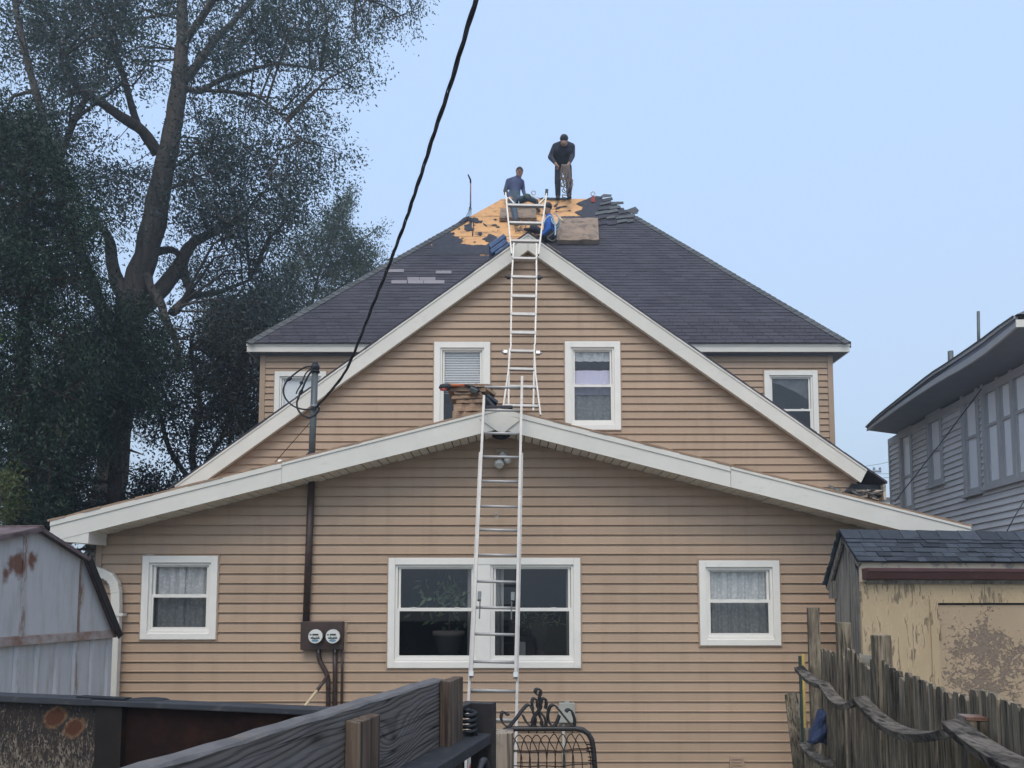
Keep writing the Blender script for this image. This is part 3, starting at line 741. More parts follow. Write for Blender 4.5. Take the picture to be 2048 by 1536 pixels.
felts = [
 [z5(*q) for q in ((40,1320),(110,1240),(230,1200),(300,1165),(410,1160),(425,1190),(375,1215),(490,1235),(505,1268),(550,1285),(560,1310),(540,1335),(480,1345),(700,1380),(960,1380),(1015,1335),(950,1290),(885,1280),(970,1240),(990,1205),(1050,1200),(1140,1240),(1160,1290),(1180,1400),(1130,1540),(40,1540))],
 [z5(*q) for q in ((580,1035),(715,1015),(720,1095),(765,1100),(735,1130),(640,1140),(585,1110))],
 [z5(*q) for q in ((480,990),(570,955),(600,918),(690,908),(725,920),(820,925),(830,960),(905,960),(880,1000),(770,1005),(745,980),(700,975),(590,968),(570,1010),(520,1025),(470,1080),(380,1130),(300,1150),(330,1090))],
 [z5(*q) for q in ((820,1160),(880,1155),(895,1200),(850,1225),(820,1190))],
 [z5(*q) for q in ((905,1005),(940,1020),(980,1055),(960,1060),(915,1030))],
 [z5(*q) for q in ((1050,1035),(1110,1022),(1150,1035),(1120,1050),(1060,1045))],
 [z5(*q) for q in ((480,1100),(505,1085),(515,1100),(490,1112))],
 [z6(*q) for q in ((430,240),(330,262),(270,290),(130,350),(20,400),(90,430),(165,462),(130,530),(10,560),(-10,575),(120,640),(150,650),(-330,665),(-340,760),(120,735),(500,720),(620,600),(640,380),(520,250))],
 [z4(*q) for q in ((1085,375),(1130,330),(1165,330),(1140,370),(1100,390))],
 [z4(*q) for q in ((1110,420),(1180,380),(1300,370),(1320,380),(1200,400),(1120,430))],
 [z4(*q) for q in ((780,232),(930,232),(1340,225),(1330,262),(1030,268),(930,255))],
]
for fp in felts:
    rag = []
    for (xa_, ya_), (xb_, yb_) in zip(fp, fp[1:]+fp[:1]):
        L_ = math.hypot(xb_-xa_, yb_-ya_); n_ = max(1, int(L_/4))
        for k_ in range(n_): t_ = k_/n_; rag.append((lerp(xa_,xb_,t_)+(rng.uniform(-1.1,1.1) if k_ else 0), lerp(ya_,yb_,t_)+(rng.uniform(-.9,.9) if k_ else 0)))
    pts = [onroof(x, y, .020) for x, y in rag]
    b = MB(); b.prism(pts, NR*.004); b.build('underlay_felt', M['felt'], roof)
for i in range(46):                # scraps of felt and shingle left on the deck
    x = rng.uniform(905, 1160); y = rng.uniform(405, 486)
    if not inside((x, y), [(1004,402),(940,436),(900,466),(920,486),(985,488),(1050,470),(1100,432),(1160,430),(1165,400)]): continue
    r_ = rng.uniform(1.0, 3.6); n_ = rng.randint(4, 6); b = MB()
    b.prism([onroof(x+r_*1.5*math.cos(k_*6.283/n_)*rng.uniform(.6,1.2), y+r_*.6*math.sin(k_*6.283/n_)*rng.uniform(.5,1.2), .018) for k_ in range(n_)], NR*.005); b.build('roof_scrap', M['felt' if rng.random() < .7 else 'stake_wood'], roof)
# shingle courses
ex = .135; tab = .31
field = MB(); tones = []; singles = []
k = 0; s = -.02
base = MB(); base.hexa([(-tab/2+.004,0,.0),(tab/2-.004,0,.0),(tab/2-.004,ex+.05,-.004),(-tab/2+.004,ex+.05,-.004)], [(-tab/2+.004,0,.012),(tab/2-.004,0,.012),(tab/2-.004,ex+.05,.002),(-tab/2+.004,ex+.05,.002)])
tabme = None
ROTR = Matrix((RU, RS, NR)).transposed()
PALE = [(773,541,809,547),(872,544,904,550),(783,563,815,570),(815,557,840,563),(840,557,872,563),(816,563,848,570),(848,563,890,570)]
npale = 0
while s < SL-.03:
    u = uL(s) + (.0 if k % 2 else -tab/2) - tab
    while u < uR(s)+tab:
        a, c = max(u, uL(s+ex*.5)), min(u+tab, uR(s+ex*.5)); u += tab
        if c-a < .03: continue
        mid = rp((a+c)/2, s+ex*.5, .01); px = topx(mid)
        if inside(px, BARE): continue
        full = c-a > tab-.001
        if full and len(singles) < 150 and (px[0] < 1000 or px[0] > 1150) and not (px[0] > 800 and px[0] < 1300 and px[1] > 640):
            singles.append(((a+c)/2, s)); field.add([rp(a,s-.004,.0132),rp(c,s-.004,.0132),rp(c,s+ex+.02,.0125),rp(a,s+ex+.02,.0125)],[(0,1,2,3)]); tones.append(0.0); continue
        field.add([rp(a,s-.004,.0132),rp(c,s-.004,.0132),rp(c,s+ex+.02,.0125),rp(a,s+ex+.02,.0125)],[(0,1,2,3)]); tones.append(0.0)
        j = rng.uniform(-.005,.003); t = .006+.006*rng.random(); g_ = .003
        field.hexa([rp(a+g_,s+j,.014),rp(c-g_,s+j,.014),rp(c-g_,s+ex+.03,.010),rp(a+g_,s+ex+.03,.010)], [rp(a+g_,s+j,.014+t),rp(c-g_,s+j,.014+t),rp(c-g_,s+ex+.03,.013),rp(a+g_,s+ex+.03,.013)])
        tones += [rng.random()]*6
    s += ex; k += 1
fo = field.build('shingle_courses', M['shingle_field'], roof); tag(fo, kind='stuff')
at = fo.data.attributes.new('tone', 'FLOAT', 'FACE'); at.data.foreach_set('value', tones)
for (uu, s) in singles:
    p = rp(uu, s+rng.uniform(-.005,.004), .015)
    if tabme is None:
        o = base.build('shingle', M['shingle'], roof, world=False); tabme = o.data; o.location = p-wloc(roof); o.rotation_euler = ROTR.to_euler()
    else: inst('shingle', tabme, roof, p, rotm=ROTR)
for (x0,y0,x1,y1) in PALE:        # lighter replacement shingles
    p = [onroof(x0,y1,.030), onroof(x1-1,y1,.030), onroof(x1-1,y0,.028), onroof(x0,y0,.028)]
    b = MB(); b.prism(p, NR*.006); o = b.build('shingle', M['shingle_pale'], roof); o['label'] = 'pale grey replacement shingle'
# loose, lifted shingles beside the stripped part
tornpx = []
for r_, (y0, xa, xb) in enumerate(((398,1206,1222),(406,1200,1232),(415,1196,1244),(425,1190,1256),(435,1188,1266),(445,1196,1262))):
    x = xa
    while x < xb-6:
        w = rng.uniform(17, 26); tornpx.append((x, y0+rng.uniform(-1.5,1.5)-(x-xa)*.05, min(w, xb-x+6))); x += w*1.0
for (x, y, w) in tornpx:
    a = onroof(x, y+8, .032); c = onroof(x+w-1, y+8-w*rng.uniform(.06,.20), .034); lift = rng.uniform(.0,.016)
    up = RS*rng.uniform(.17,.21) + RU*rng.uniform(-.03,.03)
    b = MB(); b.hexa([a+NR*lift, c+NR*(lift*rng.uniform(.3,1.6)), c+up, a+up], [a+NR*(lift+.010), c+NR*(lift+.010), c+up+NR*.008, a+up+NR*.008]); b.build('torn_shingle', M['shingle'] if rng.random() < .6 else M['hip_cap'], roof)
def flap(pts, m):
    b = MB(); q = [onroof(x, y, h) for x, y, h in pts]; b.prism(q, NR*.014); b.build('torn_shingle', m, roof)
flap([(1196,399,.03),(1207,392,.04),(1223,394,.05),(1222,396.5,.04),(1211,397,.03)], M['hip_cap'])
flap([(1250,424,.03),(1270,419,.06),(1277,426,.06),(1274,431,.04),(1259,429,.03)], M['hip_cap'])
flap([(1226,407,.03),(1246,408,.05),(1247,411,.04),(1230,412,.03)], M['hip_cap'])
flap([(940,437,.06),(928,441,.06),(918,448,.05),(923,450,.04),(934,444,.04)], M['shingle'])
# hip caps
for (E, Rr, frac, side) in ((EL, RL, .80, -1), (ER, RR, .84, 1)):
    L = (Rr-E).length; d = (Rr-E)/L; n = int(L*frac/.16)
    sidev = Vector((side, 0, 0)); sn = (Rr-E).cross(Vector((0,1,0)) if side < 0 else Vector((0,-1,0))).normalized()
    if sn.z < 0: sn = -sn
    fl = -NR.cross(d).normalized()
    if (fl.y) > 0: fl = -fl
    fs = sn.cross(d).normalized()
    if fs.x*side < 0: fs = -fs
    for i in range(n):
        p = E + d*(i*.16); q = p + d*.20; w = .15; h = .012*rng.random()
        b = MB(); up = (NR+sn).normalized()
        ridge0, ridge1 = p+up*(.030+h*.6), q+up*.022
        b.hexa([ridge0-up*.012, p+fl*w+NR*.026, q+fl*w+NR*.018, ridge1-up*.012], [ridge0, p+fl*w+NR*.038, q+fl*w+NR*.026, ridge1])
        b.hexa([ridge0-up*.012, p+fs*w+sn*.02, q+fs*w+sn*.018, ridge1-up*.012], [ridge0, p+fs*w+sn*.032, q+fs*w+sn*.026, ridge1])
        b.build('hip_shingle', M['hip_cap'], roof)

# --- windows
def frame_rect(b, x0, x1, z0, z1, t, y0, y1, tb=None, tt=None):
    tb = t if tb is None else tb; tt = t if tt is None else tt
    b.box(x0, x0+t, y0, y1, z0, z1); b.box(x1-t, x1, y0, y1, z0, z1)
    b.box(x0+t, x1-t, y0, y1, z0, z0+tb); b.box(x0+t, x1-t, y0, y1, z1-tt, z1)
def curtain(x0, x1, z0, z1, y, folds, amp, m, parent, name='curtain'):
    b = MB(); n = 40; vs = []; fs = []
    for i in range(n+1):
        t = i/n; x = lerp(x0,x1,t); yy = y + amp*math.sin(t*folds*6.283 + .7*math.sin(t*9)) + amp*.4*math.sin(t*folds*14.3+1)
        vs += [(x,yy,z0),(x,yy*1.0,z1)]
    for i in range(n): fs.append((2*i,2*i+2,2*i+3,2*i+1))
    b.add(vs, fs, 0, True); return b.build(name, m, parent)
def window(key, Y, rail, lower_dim=True, mull=None, cw=.088, inside_fn=None):
    x0, x1, z0, z1 = W[key]
    b = MB(); frame_rect(b, x0, x1, z0, z1, cw, Y-.045, Y+.05, tb=cw*.9)
    if mull: b.box(mull[0], mull[1], Y-.040, Y+.05, z0+cw*.9, z1-cw)
    win = b.build('window', M['white_win'], house, bevel=.004)
    j = MB(); frame_rect(j, x0-J, x1+J, z0-J, z1+J, J, Y-.030, Y+.01); j.build('trim_channel', M['siding_trim'], win)
    openings = [(x0+cw, x1-cw)] if not mull else [(x0+cw, mull[0]), (mull[1], x1-cw)]
    zb, zt = z0+cw*.9, z1-cw
    for (a, c) in openings:
        f = MB(); frame_rect(f, a, c, zb, zt, .032, Y-.018, Y+.045, tb=.045)
        f.box(a-.0, c+.0, Y-.030, Y-.0185, zb, zb+.03)
        f.build('frame', M['white_win'], win)
        a2, c2, zb2, zt2 = a+.032, c-.032, zb+.045, zt-.032
        zr = zb2 + (zt2-zb2)*rail
        u = MB(); frame_rect(u, a2+.006, c2-.006, zr-.005, zt2, .030, Y+.012, Y+.040, tb=.03, tt=.022); u.build('sash', M['white_win'], win)
        l = MB(); frame_rect(l, a2, c2, zb2, zr+.022, .026, Y-.010, Y+.0115, tb=.034, tt=.040); l.build('sash', M['white_win'], win)
        for q in (.22, .78):
            k = MB(); xx = lerp(a2,c2,q); k.box(xx-.025, xx+.025, Y-.016, Y+.02, zr+.0225, zr+.032); k.build('sash_lock', M['white_win'], win)
        p = MB(); p.add([(a2+.03,Y+.026,zr),(c2-.03,Y+.026,zr),(c2-.03,Y+.026,zt2-.015),(a2+.03,Y+.026,zt2-.015)], [(0,1,2,3)]); p.build('pane', M['glass'], win)
        p = MB(); p.add([(a2+.02,Y+.001,zb2+.02),(c2-.02,Y+.001,zb2+.02),(c2-.02,Y+.001,zr),(a2+.02,Y+.001,zr)], [(0,1,2,3)]); p.build('pane', M['glass_dim' if lower_dim else 'glass'], win)
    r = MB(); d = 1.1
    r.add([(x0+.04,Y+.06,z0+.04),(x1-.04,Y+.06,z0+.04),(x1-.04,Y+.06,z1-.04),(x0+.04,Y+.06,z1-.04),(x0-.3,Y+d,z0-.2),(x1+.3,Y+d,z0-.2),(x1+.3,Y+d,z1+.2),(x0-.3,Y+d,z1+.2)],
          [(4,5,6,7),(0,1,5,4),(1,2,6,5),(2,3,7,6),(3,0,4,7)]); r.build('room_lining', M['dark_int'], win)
    if inside_fn: inside_fn(win, x0+cw, x1-cw, zb, zt, Y)
    return win
def in_lace(win, a, c, zb, zt, Y):
    curtain(a, (a+c)/2+.02, zb, zt, Y+.09, 3, .022, M['lace'], win); curtain((a+c)/2-.02, c, zb, zt, Y+.10, 3, .022, M['lace'], win)
def in_blind(win, a, c, zb, zt, Y):
    n = 26; zs = lerp(zb, zt, .42)
    for i in range(n):
        z = lerp(zs, zt, i/n); b = MB(); b.hexa([(a,Y+.055,z),(c,Y+.055,z),(c,Y+.062,z+.019),(a,Y+.062,z+.019)], [(a,Y+.057,z+.001),(c,Y+.057,z+.001),(c,Y+.064,z+.020),(a,Y+.064,z+.020)]); b.build('blind_slat', M['blind'], win)
def in_violet(win, a, c, zb, zt, Y):
    m = lerp(zb, zt, .72); curtain(a, c, lerp(zb,zt,.40), m, Y+.065, 2, .008, M['violet'], win)
    curtain(a, c, m+.16, zt, Y+.08, 5, .014, M['lace'], win, 'valance'); curtain(a, c, zb, lerp(zb,zt,.48), Y+.09, 4, .012, M['lace'], win)
def in_shade(win, a, c, zb, zt, Y):
    b = MB(); b.box(a, c, Y+.055, Y+.06, lerp(zb,zt,.1), zt); b.build('roller_shade', M['blind'], win)
def in_swag(win, a, c, zb, zt, Y):
    b = MB(); n = 12; vs = []; fs = []
    for i in range(n+1):
        t = i/n; x = lerp(a, c, t); z = zt-.10-.40*t**1.5; vs += [(x,Y+.075+.01*math.sin(t*17),z),(x,Y+.075+.01*math.sin(t*13),zt-.02)]
    for i in range(n): fs.append((2*i,2*i+2,2*i+3,2*i+1))
    b.add(vs, fs, 0, True); b.build('curtain', M['curtain_dim'], win)
window('fl', Y1, .52, inside_fn=in_lace)
window('fr', Y1, .52, inside_fn=in_lace)
mx0, mx1 = P(953, 1200, Y1).x, P(981, 1200, Y1).x
def in_big(win, a, c, zb, zt, Y):
    curtain(mx0-.13, mx0+.02, zb, zt, Y+.2, 2, .02, M['curtain'], win); curtain(mx1+.0, mx1+.17, zb, zt, Y+.2, 2, .02, M['curtain'], win); curtain(c-.08, c+.03, zb, zt, Y+.2, 2, .02, M['curtain'], win)
window('fm', Y1, .53, mull=(mx0, mx1), inside_fn=in_big)
window('gl', Y2, .48, cw=.10, inside_fn=in_blind)
window('gr', Y2, .50, cw=.10, inside_fn=in_violet)
window('ul', Y3, .50, cw=.10, inside_fn=in_shade)
window('ur', Y3, .52, cw=.10, inside_fn=in_swag)

# --- downspout at the low corner (part of the house)
dsp = [P(184,1140,Y1-.1), P(205,1146,Y1-.1), P(221,1154,Y1-.1), P(230,1167,Y1-.1), P(233,1184,Y1-.1), P(233.5,1215,Y1-.1)]
b = MB(); q = [P(172,1137,Y1-.1)]+dsp+[Vector((dsp[-1].x, Y1-.1, GZ+.05))]
b.strip(q, (0,1,0), .085, .115)
ds = b.build('downspout', M['white'], house, bevel=.008)
for i in range(9):       # crimped elbow ribs
    t = i/8*3; i0 = min(int(t), 2); p = dsp[1+i0].lerp(dsp[2+i0], t-i0); d = (dsp[2+i0]-dsp[1+i0]).normalized()
    b = MB(); b.bar(p-d*.004, p+d*.004, .092, .123, up=(0,0,1) if abs(d.z) < .7 else (1,0,0)); b.build('elbow_rib', M['white'], ds)
b = MB(); c = P(240,1229,Y1-.1); b.box(c.x-.085, c.x+.06, Y1-.152, Y1-.145, c.z-.018, c.z+.018); b.box(c.x+.035, c.x+.05, Y1-.15, Y1-.02, c.z-.018, c.z+.018); b.build('strap', M['white'], ds)
# ---------------------------------------------------------------- grey neighbouring house
VPX = 1205.0
gd = Vector(((VPX-CX)/FPX, 1, 0)).normalized()            # along its side wall, going away
gn = Vector((-gd.y, gd.x, 0))                              # out of the wall, towards the yard
G0 = P(1786, 1000, 17.0); G0.z = GZ
gh = thing('house', G0, 'grey clapboard house with flared eaves and two roof pipes', 'house')
def gw(x, y, off=0.0): return on_plane(x, y, G0+gn*off, gn)
def gs(p): return (p-G0).dot(gd)                           # distance along wall, 0 at far corner, negative nearer
def gp(s, z, off=0.0): v = G0 + gd*s + gn*off; v.z = z; return v
near = -5.9
gtop = gw(1900, 812).z
def gbox(b, s0, s1, z0, z1, o0, o1): return b.hexa([gp(s0,z0,o0),gp(s1,z0,o0),gp(s1,z0,o1),gp(s0,z0,o1)], [gp(s0,z1,o0),gp(s1,z1,o0),gp(s1,z1,o1),gp(s0,z1,o1)])
gwin = []
for (x0,x1,y0,y1,lights,rl) in ((1809,1828,868,1018,1,.42),(1865,1887,836,966,1,.48),(1938,1963,770,983,1,.5),(1980,2066,716,968,3,.47)):
    a, c = gs(gw(x1, y1)), gs(gw(x0, y1)); zt = gw(x0, y0).z; zb = gw(x0, y1).z
    gwin.append((a, c, zb, zt, lights, rl))
b = MB(); gbox(b, near, 0, GZ, gtop, -.35, -.02); gbox(b, near, 0, GZ, gtop, -7.5, -7.2); gbox(b, -.2, 0, GZ, gtop, -7.2, -.35); gbox(b, near, near+.2, GZ, gtop, -7.2, -.35)
gwall = b.build('wall', M['grey_siding'], gh)
z = GZ; ge = .114
while z < gtop-.02:
    zb = min(z+ge, gtop); hs = sorted([(w[0]-.1, w[1]+.1) for w in gwin if w[2]-.08 < zb-.02 and w[3]+.1 > z+.02])
    cuts = [near] + [q for h in hs for q in h] + [0]
    for i in range(0, len(cuts)-1, 2):
        a, c = cuts[i], cuts[i+1]
        if c-a < .04 or z < 1.0: continue
        b = MB(); prof = [(-.019, zb+.01), (.004, zb+.01), (.034, z+.004), (.034, z), (-.019, z)]
        b.add([gp(a,q,o) for o, q in prof]+[gp(c,q,o) for o, q in prof], [(4,3,2,1,0),(5,6,7,8,9)]+[(i2,(i2+1)%5,(i2+1)%5+5,i2+5) for i2 in range(5)])
        b.build('clapboard', M['grey_siding'], gwall)
    z += ge
z = GZ
while z < gtop-.02:            # clapboards of the street face
    zb = min(z+ge, gtop); b = MB(); pr = [(.0, zb+.01), (-.006, zb+.01), (-.034, z+.004), (-.034, z), (.0, z)]
    b.add([gp(near+o,q,-.04) for o, q in pr]+[gp(near+o,q,-7.4) for o, q in pr], [(0,1,2,3,4),(9,8,7,6,5)]+[(i2+5,(i2+1)%5+5,(i2+1)%5,i2) for i2 in range(5)])
    b.build('clapboard', M['grey_siding'], gwall); z += ge
b = MB(); gbox(b, near-.045, near+.05, GZ, gtop, -.039, .04); b.build('corner_board', M['grey_trim'], gh)
b = MB(); gbox(b, -.0, .09, GZ, gtop, -.3, .035); b.build('corner_board', M['grey_trim'], gh)
b = MB(); gbox(b, near, .02, gtop-.14, gtop, -.015, .04); b.build('frieze_board', M['grey_trim'], gh)
for (a, c, zb, zt, L, rl) in gwin:
    t = .095
    b = MB()
    gbox(b, a-t, a, zb-.05, zt+t, -.02, .045); gbox(b, c, c+t, zb-.05, zt+t, -.02, .045); gbox(b, a, c, zt, zt+t, -.02, .045)
    w = b.build('window', M['grey_trim'], gh)
    b = MB(); gbox(b, a-t-.03, c+t+.03, zb-.11, zb-.051, -.02, .085); b.build('sill', M['grey_trim'], w)
    for i in range(L):
        la, lc = lerp(a, c, i/L), lerp(a, c, (i+1)/L)
        if L > 1 and i: b = MB(); gbox(b, la-.05, la+.05, zb-.05, zt, -.02, .035); b.build('mullion', M['grey_trim'], w)
        la += .05 if i else 0; lc -= .05 if i < L-1 else 0
        zr = lerp(zb, zt, rl)
        b = MB(); gbox(b, la, lc, zb-.05, zb+.04, -.02, .01); gbox(b, la, lc, zr-.025, zr+.025, -.02, .012); gbox(b, la, la+.04, zb+.04, zr-.025, -.02, .01); gbox(b, lc-.04, lc, zb+.04, zr-.025, -.02, .01)
        gbox(b, la, la+.035, zr+.025, zt, -.02, -.003); gbox(b, lc-.035, lc, zr+.025, zt, -.02, -.003); gbox(b, la+.035, lc-.035, zt-.04, zt, -.02, -.003)
        b.build('sash', M['grey_trim'], w)
        b = MB(); b.add([gp(la+.04,zb+.04,-.008),gp(lc-.04,zb+.04,-.008),gp(lc-.04,zt-.04,-.008),gp(la+.04,zt-.04,-.008)], [(3,2,1,0)]); b.build('pane', M['glass_grey'], w)
        b = MB(); b.add([gp(la,zb,-.0155),gp(lc,zb,-.0155),gp(lc,zt,-.0155),gp(la,zt,-.0155)], [(3,2,1,0)]); b.build('blind', M['blind'], w)
# eave: soffit, fascia and flared roof edge
OV = .62
def oe(x, y): p = on_plane(x, y, G0+gn*OV, gn); return gs(p), p.z
lowp = sorted(oe(*q) for q in ((1735,862),(1757,846),(1800,815),(1856,778),(1890,757),(1925,738),(1960,716),(1984,698),(2034,655)))
higp = sorted(oe(*q) for q in ((1735,853),(1757,831),(1800,797),(1864,746),(1896,726),(1955,686),(1979,669),(2024,634),(2036,629)))
def itp(tab, s):
    if s <= tab[0][0]: return tab[0][1]
    for (s0,z0),(s1,z1) in zip(tab, tab[1:]):
        if s <= s1: return lerp(z0, z1, (s-s0)/(s1-s0))
    return tab[-1][1]
es = [lerp(lowp[-1][0], lowp[0][0], i/14) for i in range(15)]; ez = [itp(lowp, s) for s in es]; eh = [itp(higp, s) for s in es]
E1 = es[-1]
def band(b, i, o0, o1, f0, f1):      # strip between fractions of the edge's height
    zA, zB = lerp(ez[i],eh[i],f0), lerp(ez[i],eh[i],f1); zC, zD = lerp(ez[i+1],eh[i+1],f0), lerp(ez[i+1],eh[i+1],f1)
    b.hexa([gp(es[i],zA,o0),gp(es[i+1],zC,o0),gp(es[i+1],zC,o1),gp(es[i],zA,o1)], [gp(es[i],zB,o0),gp(es[i+1],zD,o0),gp(es[i+1],zD,o1),gp(es[i],zB,o1)])
b = MB()
for i in range(14):
    b.hexa([gp(es[i],ez[i]+.01,OV-.02),gp(es[i+1],ez[i+1]+.01,OV-.02),gp(es[i+1],gtop+.01,-.1),gp(es[i],gtop+.01,-.1)], [gp(es[i],ez[i]+.03,OV-.02),gp(es[i+1],ez[i+1]+.03,OV-.02),gp(es[i+1],gtop+.05,-.1),gp(es[i],gtop+.05,-.1)])
zf = ez[0]+.012
b.hexa([gp(es[0],zf,OV),gp(es[0]-.6,zf,OV),gp(es[0]-.6,zf,-7.6),gp(es[0],zf,-7.6)], [gp(es[0],zf+.03,OV),gp(es[0]-.6,zf+.03,OV),gp(es[0]-.6,zf+.03,-7.6),gp(es[0],zf+.03,-7.6)])
zn = ez[-1]+.012
b.hexa([gp(E1,zn,OV),gp(near+.3,zn,OV),gp(near+.3,zn,-8),gp(E1,zn,-8)], [gp(E1,zn+.03,OV),gp(near+.3,zn+.03,OV),gp(near+.3,zn+.03,-8),gp(E1,zn+.03,-8)])
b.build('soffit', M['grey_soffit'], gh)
b = MB()
for i in range(14): band(b, i, OV+.02, OV-.02, 0, .42); band(b, i, OV+.035, OV-.02, .72, .93)
b.build('fascia_board', M['grey_trim'], gh)
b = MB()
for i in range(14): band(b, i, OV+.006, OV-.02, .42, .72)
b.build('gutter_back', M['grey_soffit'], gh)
b = MB(); s0 = E1-.02; zc = ez[-1]
b.hexa([gp(s0,zc,OV+.02),gp(s0+.015,zc,OV+.02),gp(s0+.015,zc,-8),gp(s0,zc,-8)], [gp(s0,zc+.11,OV+.02),gp(s0+.015,zc+.11,OV+.02),gp(s0+.015,zc+.11,-8),gp(s0,zc+.11,-8)]); b.build('fascia_board', M['white'], gh)
# hipped roof with a flatter kick at the eave
b = MB(); mid = -3.9; hgt = 3.4
kick = lambda o, z: z
e0, e1 = es[0]+.02, s0-.02; za, zc2 = eh[0], eh[-1]
b.add([gp(es[i],eh[i]-.0,OV+.05) for i in range(15)]+[gp(es[i],eh[i]-.02,OV+.05) for i in range(15)]+[gp(es[i],lerp(eh[i],za+.1,.5),OV-.1) for i in range(15)], [(i,i+1,i+16,i+15) for i in range(14)]+[(i+30,i+31,i+1,i) for i in range(14)])
pts = [gp(e0,za,OV+.02), gp(e1,zc2,OV+.02), gp(e0,za,-8.2), gp(e1,zc2,-8.2), gp(e0-.7,za+.42,OV-.75), gp(e1+.7,zc2+.42,OV-.75), gp(e0-.7,za+.42,-7.4), gp(e1+.7,zc2+.42,-7.4), gp(-2.9,za+2.3,-3.2), gp(-4.3,za+2.3,-3.9)]
fcs = [(0,4,5,1),(2,3,7,6),(0,2,6,4),(1,5,7,3),(4,8,9,5),(6,7,9,8),(4,6,8),(5,9,7)]
b.add(pts, fcs)
b.add([p+Vector((0,0,-.03)) for p in pts[:4]], [(0,1,3,2)])
b.build('roof', M['hip_cap'], gh)
for (x, yb, yt, r, D) in ((1956.5, 690, 623, .026, 13.2), (1901, 730, 702.5, .052, 14.4)):
    q = P(x, yb, D); t = P(x, yt, D); b = MB(); b.tube([q-Vector((0,0,.25)), t], r, 12); b.build('vent_pipe', M['mast'], gh)

# ---------------------------------------------------------------- pale blue metal shed with a barn roof
MV = 1222.0
md = Vector(((MV-CX)/FPX, 1, 0)).normalized(); mn = Vector((md.y, -md.x, 0))     # along the gable face, and out of it
M0 = P(60, 1275, 6.8)
def mw(x, y, off=0.0): return on_plane(x, y, M0+mn*off, mn)
def mu(p): return (p-M0).dot(md)
def mp(u, z, off=0.0): v = M0 + md*u + mn*off; v.z = z; return v
shed = thing('metal_shed', Vector((M0.x, M0.y, GZ)), 'rusting pale blue metal shed with a barn shaped roof', 'shed')
pk, kn, ev = mw(60,1055), mw(167,1117), mw(229,1271)
zt = ev.z; ue = mu(ev); uk = mu(kn); UVM = lambda v: (mu(v), v.z-zt+.0)
uo = [-ue, -uk*1.02, 0, uk, ue]; zo = [zt, pk.z-.175, pk.z, kn.z, zt]
def roofz(u):
    for i in range(4):
        if uo[i] <= u <= uo[i+1]: return lerp(zo[i], zo[i+1], (u-uo[i])/(uo[i+1]-uo[i]))
    return zt
seams = [-ue, mu(mw(43,1200)), mu(mw(158,1200)), ue]
seams = [-ue, -.62, mu(mw(43,1200)), mu(mw(158,1200)), ue-.02]
for i in range(4):
    a, c = seams[i]+.003, seams[i+1]-.003
    us = sorted([a, c] + [q for q in uo if a < q < c])
    b = MB(); poly = [mp(a, zt), mp(c, zt)] + [mp(q, roofz(q)-.02) for q in reversed(us)]
    b.prism(poly, -mn*.02)
    b.build('gable_panel', M['metal_shed'], shed, uvf=UVM)
    if i: b = MB(); b.bar(mp(a-.003, zt+.05, .004), mp(a-.003, roofz(a)-.03, .004), .02, .01, up=mn); b.build('seam', M['rust_edge'] if i == 3 else M['metal_shed'], shed, uvf=UVM)
b = MB(); b.hexa([mp(-ue,zt-.02,-.01),mp(ue,zt-.02,-.01),mp(ue,zt-.02,.03),mp(-ue,zt-.02,.03)], [mp(-ue,zt+.07,-.01),mp(ue,zt+.07,-.01),mp(ue,zt+.05,.012),mp(-ue,zt+.05,.012)]); b.build('eave_trim', M['rust_edge'], shed)
# ribbed wall panels below
u = -ue+.03
while u < ue-.05:
    w = .24; c = min(u+w, ue-.03); b = MB(); r = .03
    prof = [(u, 0), (u+.02, .018), (u+.05, .018), (u+.07, 0), (c, 0)]
    for (a1, o1), (a2, o2) in zip(prof, prof[1:]):
        if a2 > c: continue
        b.hexa([mp(a1,GZ,o1-.03),mp(a2,GZ,o2-.03),mp(a2,GZ,o2-.02),mp(a1,GZ,o1-.02)], [mp(a1,zt-.022,o1-.03),mp(a2,zt-.022,o2-.03),mp(a2,zt-.022,o2-.02),mp(a1,zt-.022,o1-.02)])
    b.build('wall_panel', M['metal_shed'], shed, uvf=UVM); u += w+.004
b = MB(); b.hexa([mp(ue-.03,GZ,-2.5),mp(ue,GZ,-2.5),mp(ue,GZ,-.02),mp(ue-.03,GZ,-.02)], [mp(ue-.03,zt,-2.5),mp(ue,zt,-2.5),mp(ue,zt,-.02),mp(ue-.03,zt,-.02)]); b.build('side_wall', M['metal_shed'], shed, uvf=UVM)
ov = .06
for i in range(4):
    a, c = uo[i], uo[i+1]; b = MB()
    up = Vector((0,0,1))
    if i in (0,3): e = (c-a); 
    b.hexa([mp(a,zo[i],ov),mp(c,zo[i+1],ov),mp(c,zo[i+1],-2.6),mp(a,zo[i],-2.6)], [mp(a,zo[i]+.014,ov),mp(c,zo[i+1]+.014,ov),mp(c,zo[i+1]+.014,-2.6),mp(a,zo[i]+.014,-2.6)])
    b.build('roof_panel', M['rust_roof'], shed)
    b = MB(); w = .035 if i in (1,2) else .075
    b.bar(mp(a,zo[i]-.012,ov+.01), mp(c,zo[i+1]-.012,ov+.01), .012, w, up=up); b.build('roof_trim', M['rust_under'] if i in (0,3) else M['rust_roof'], shed)
b = MB(); b.tube([mp(0,pk.z+.012,ov+.02), mp(0,pk.z+.012,-2.6)], .016, 8); b.build('ridge_trim', M['rust_roof'], shed)

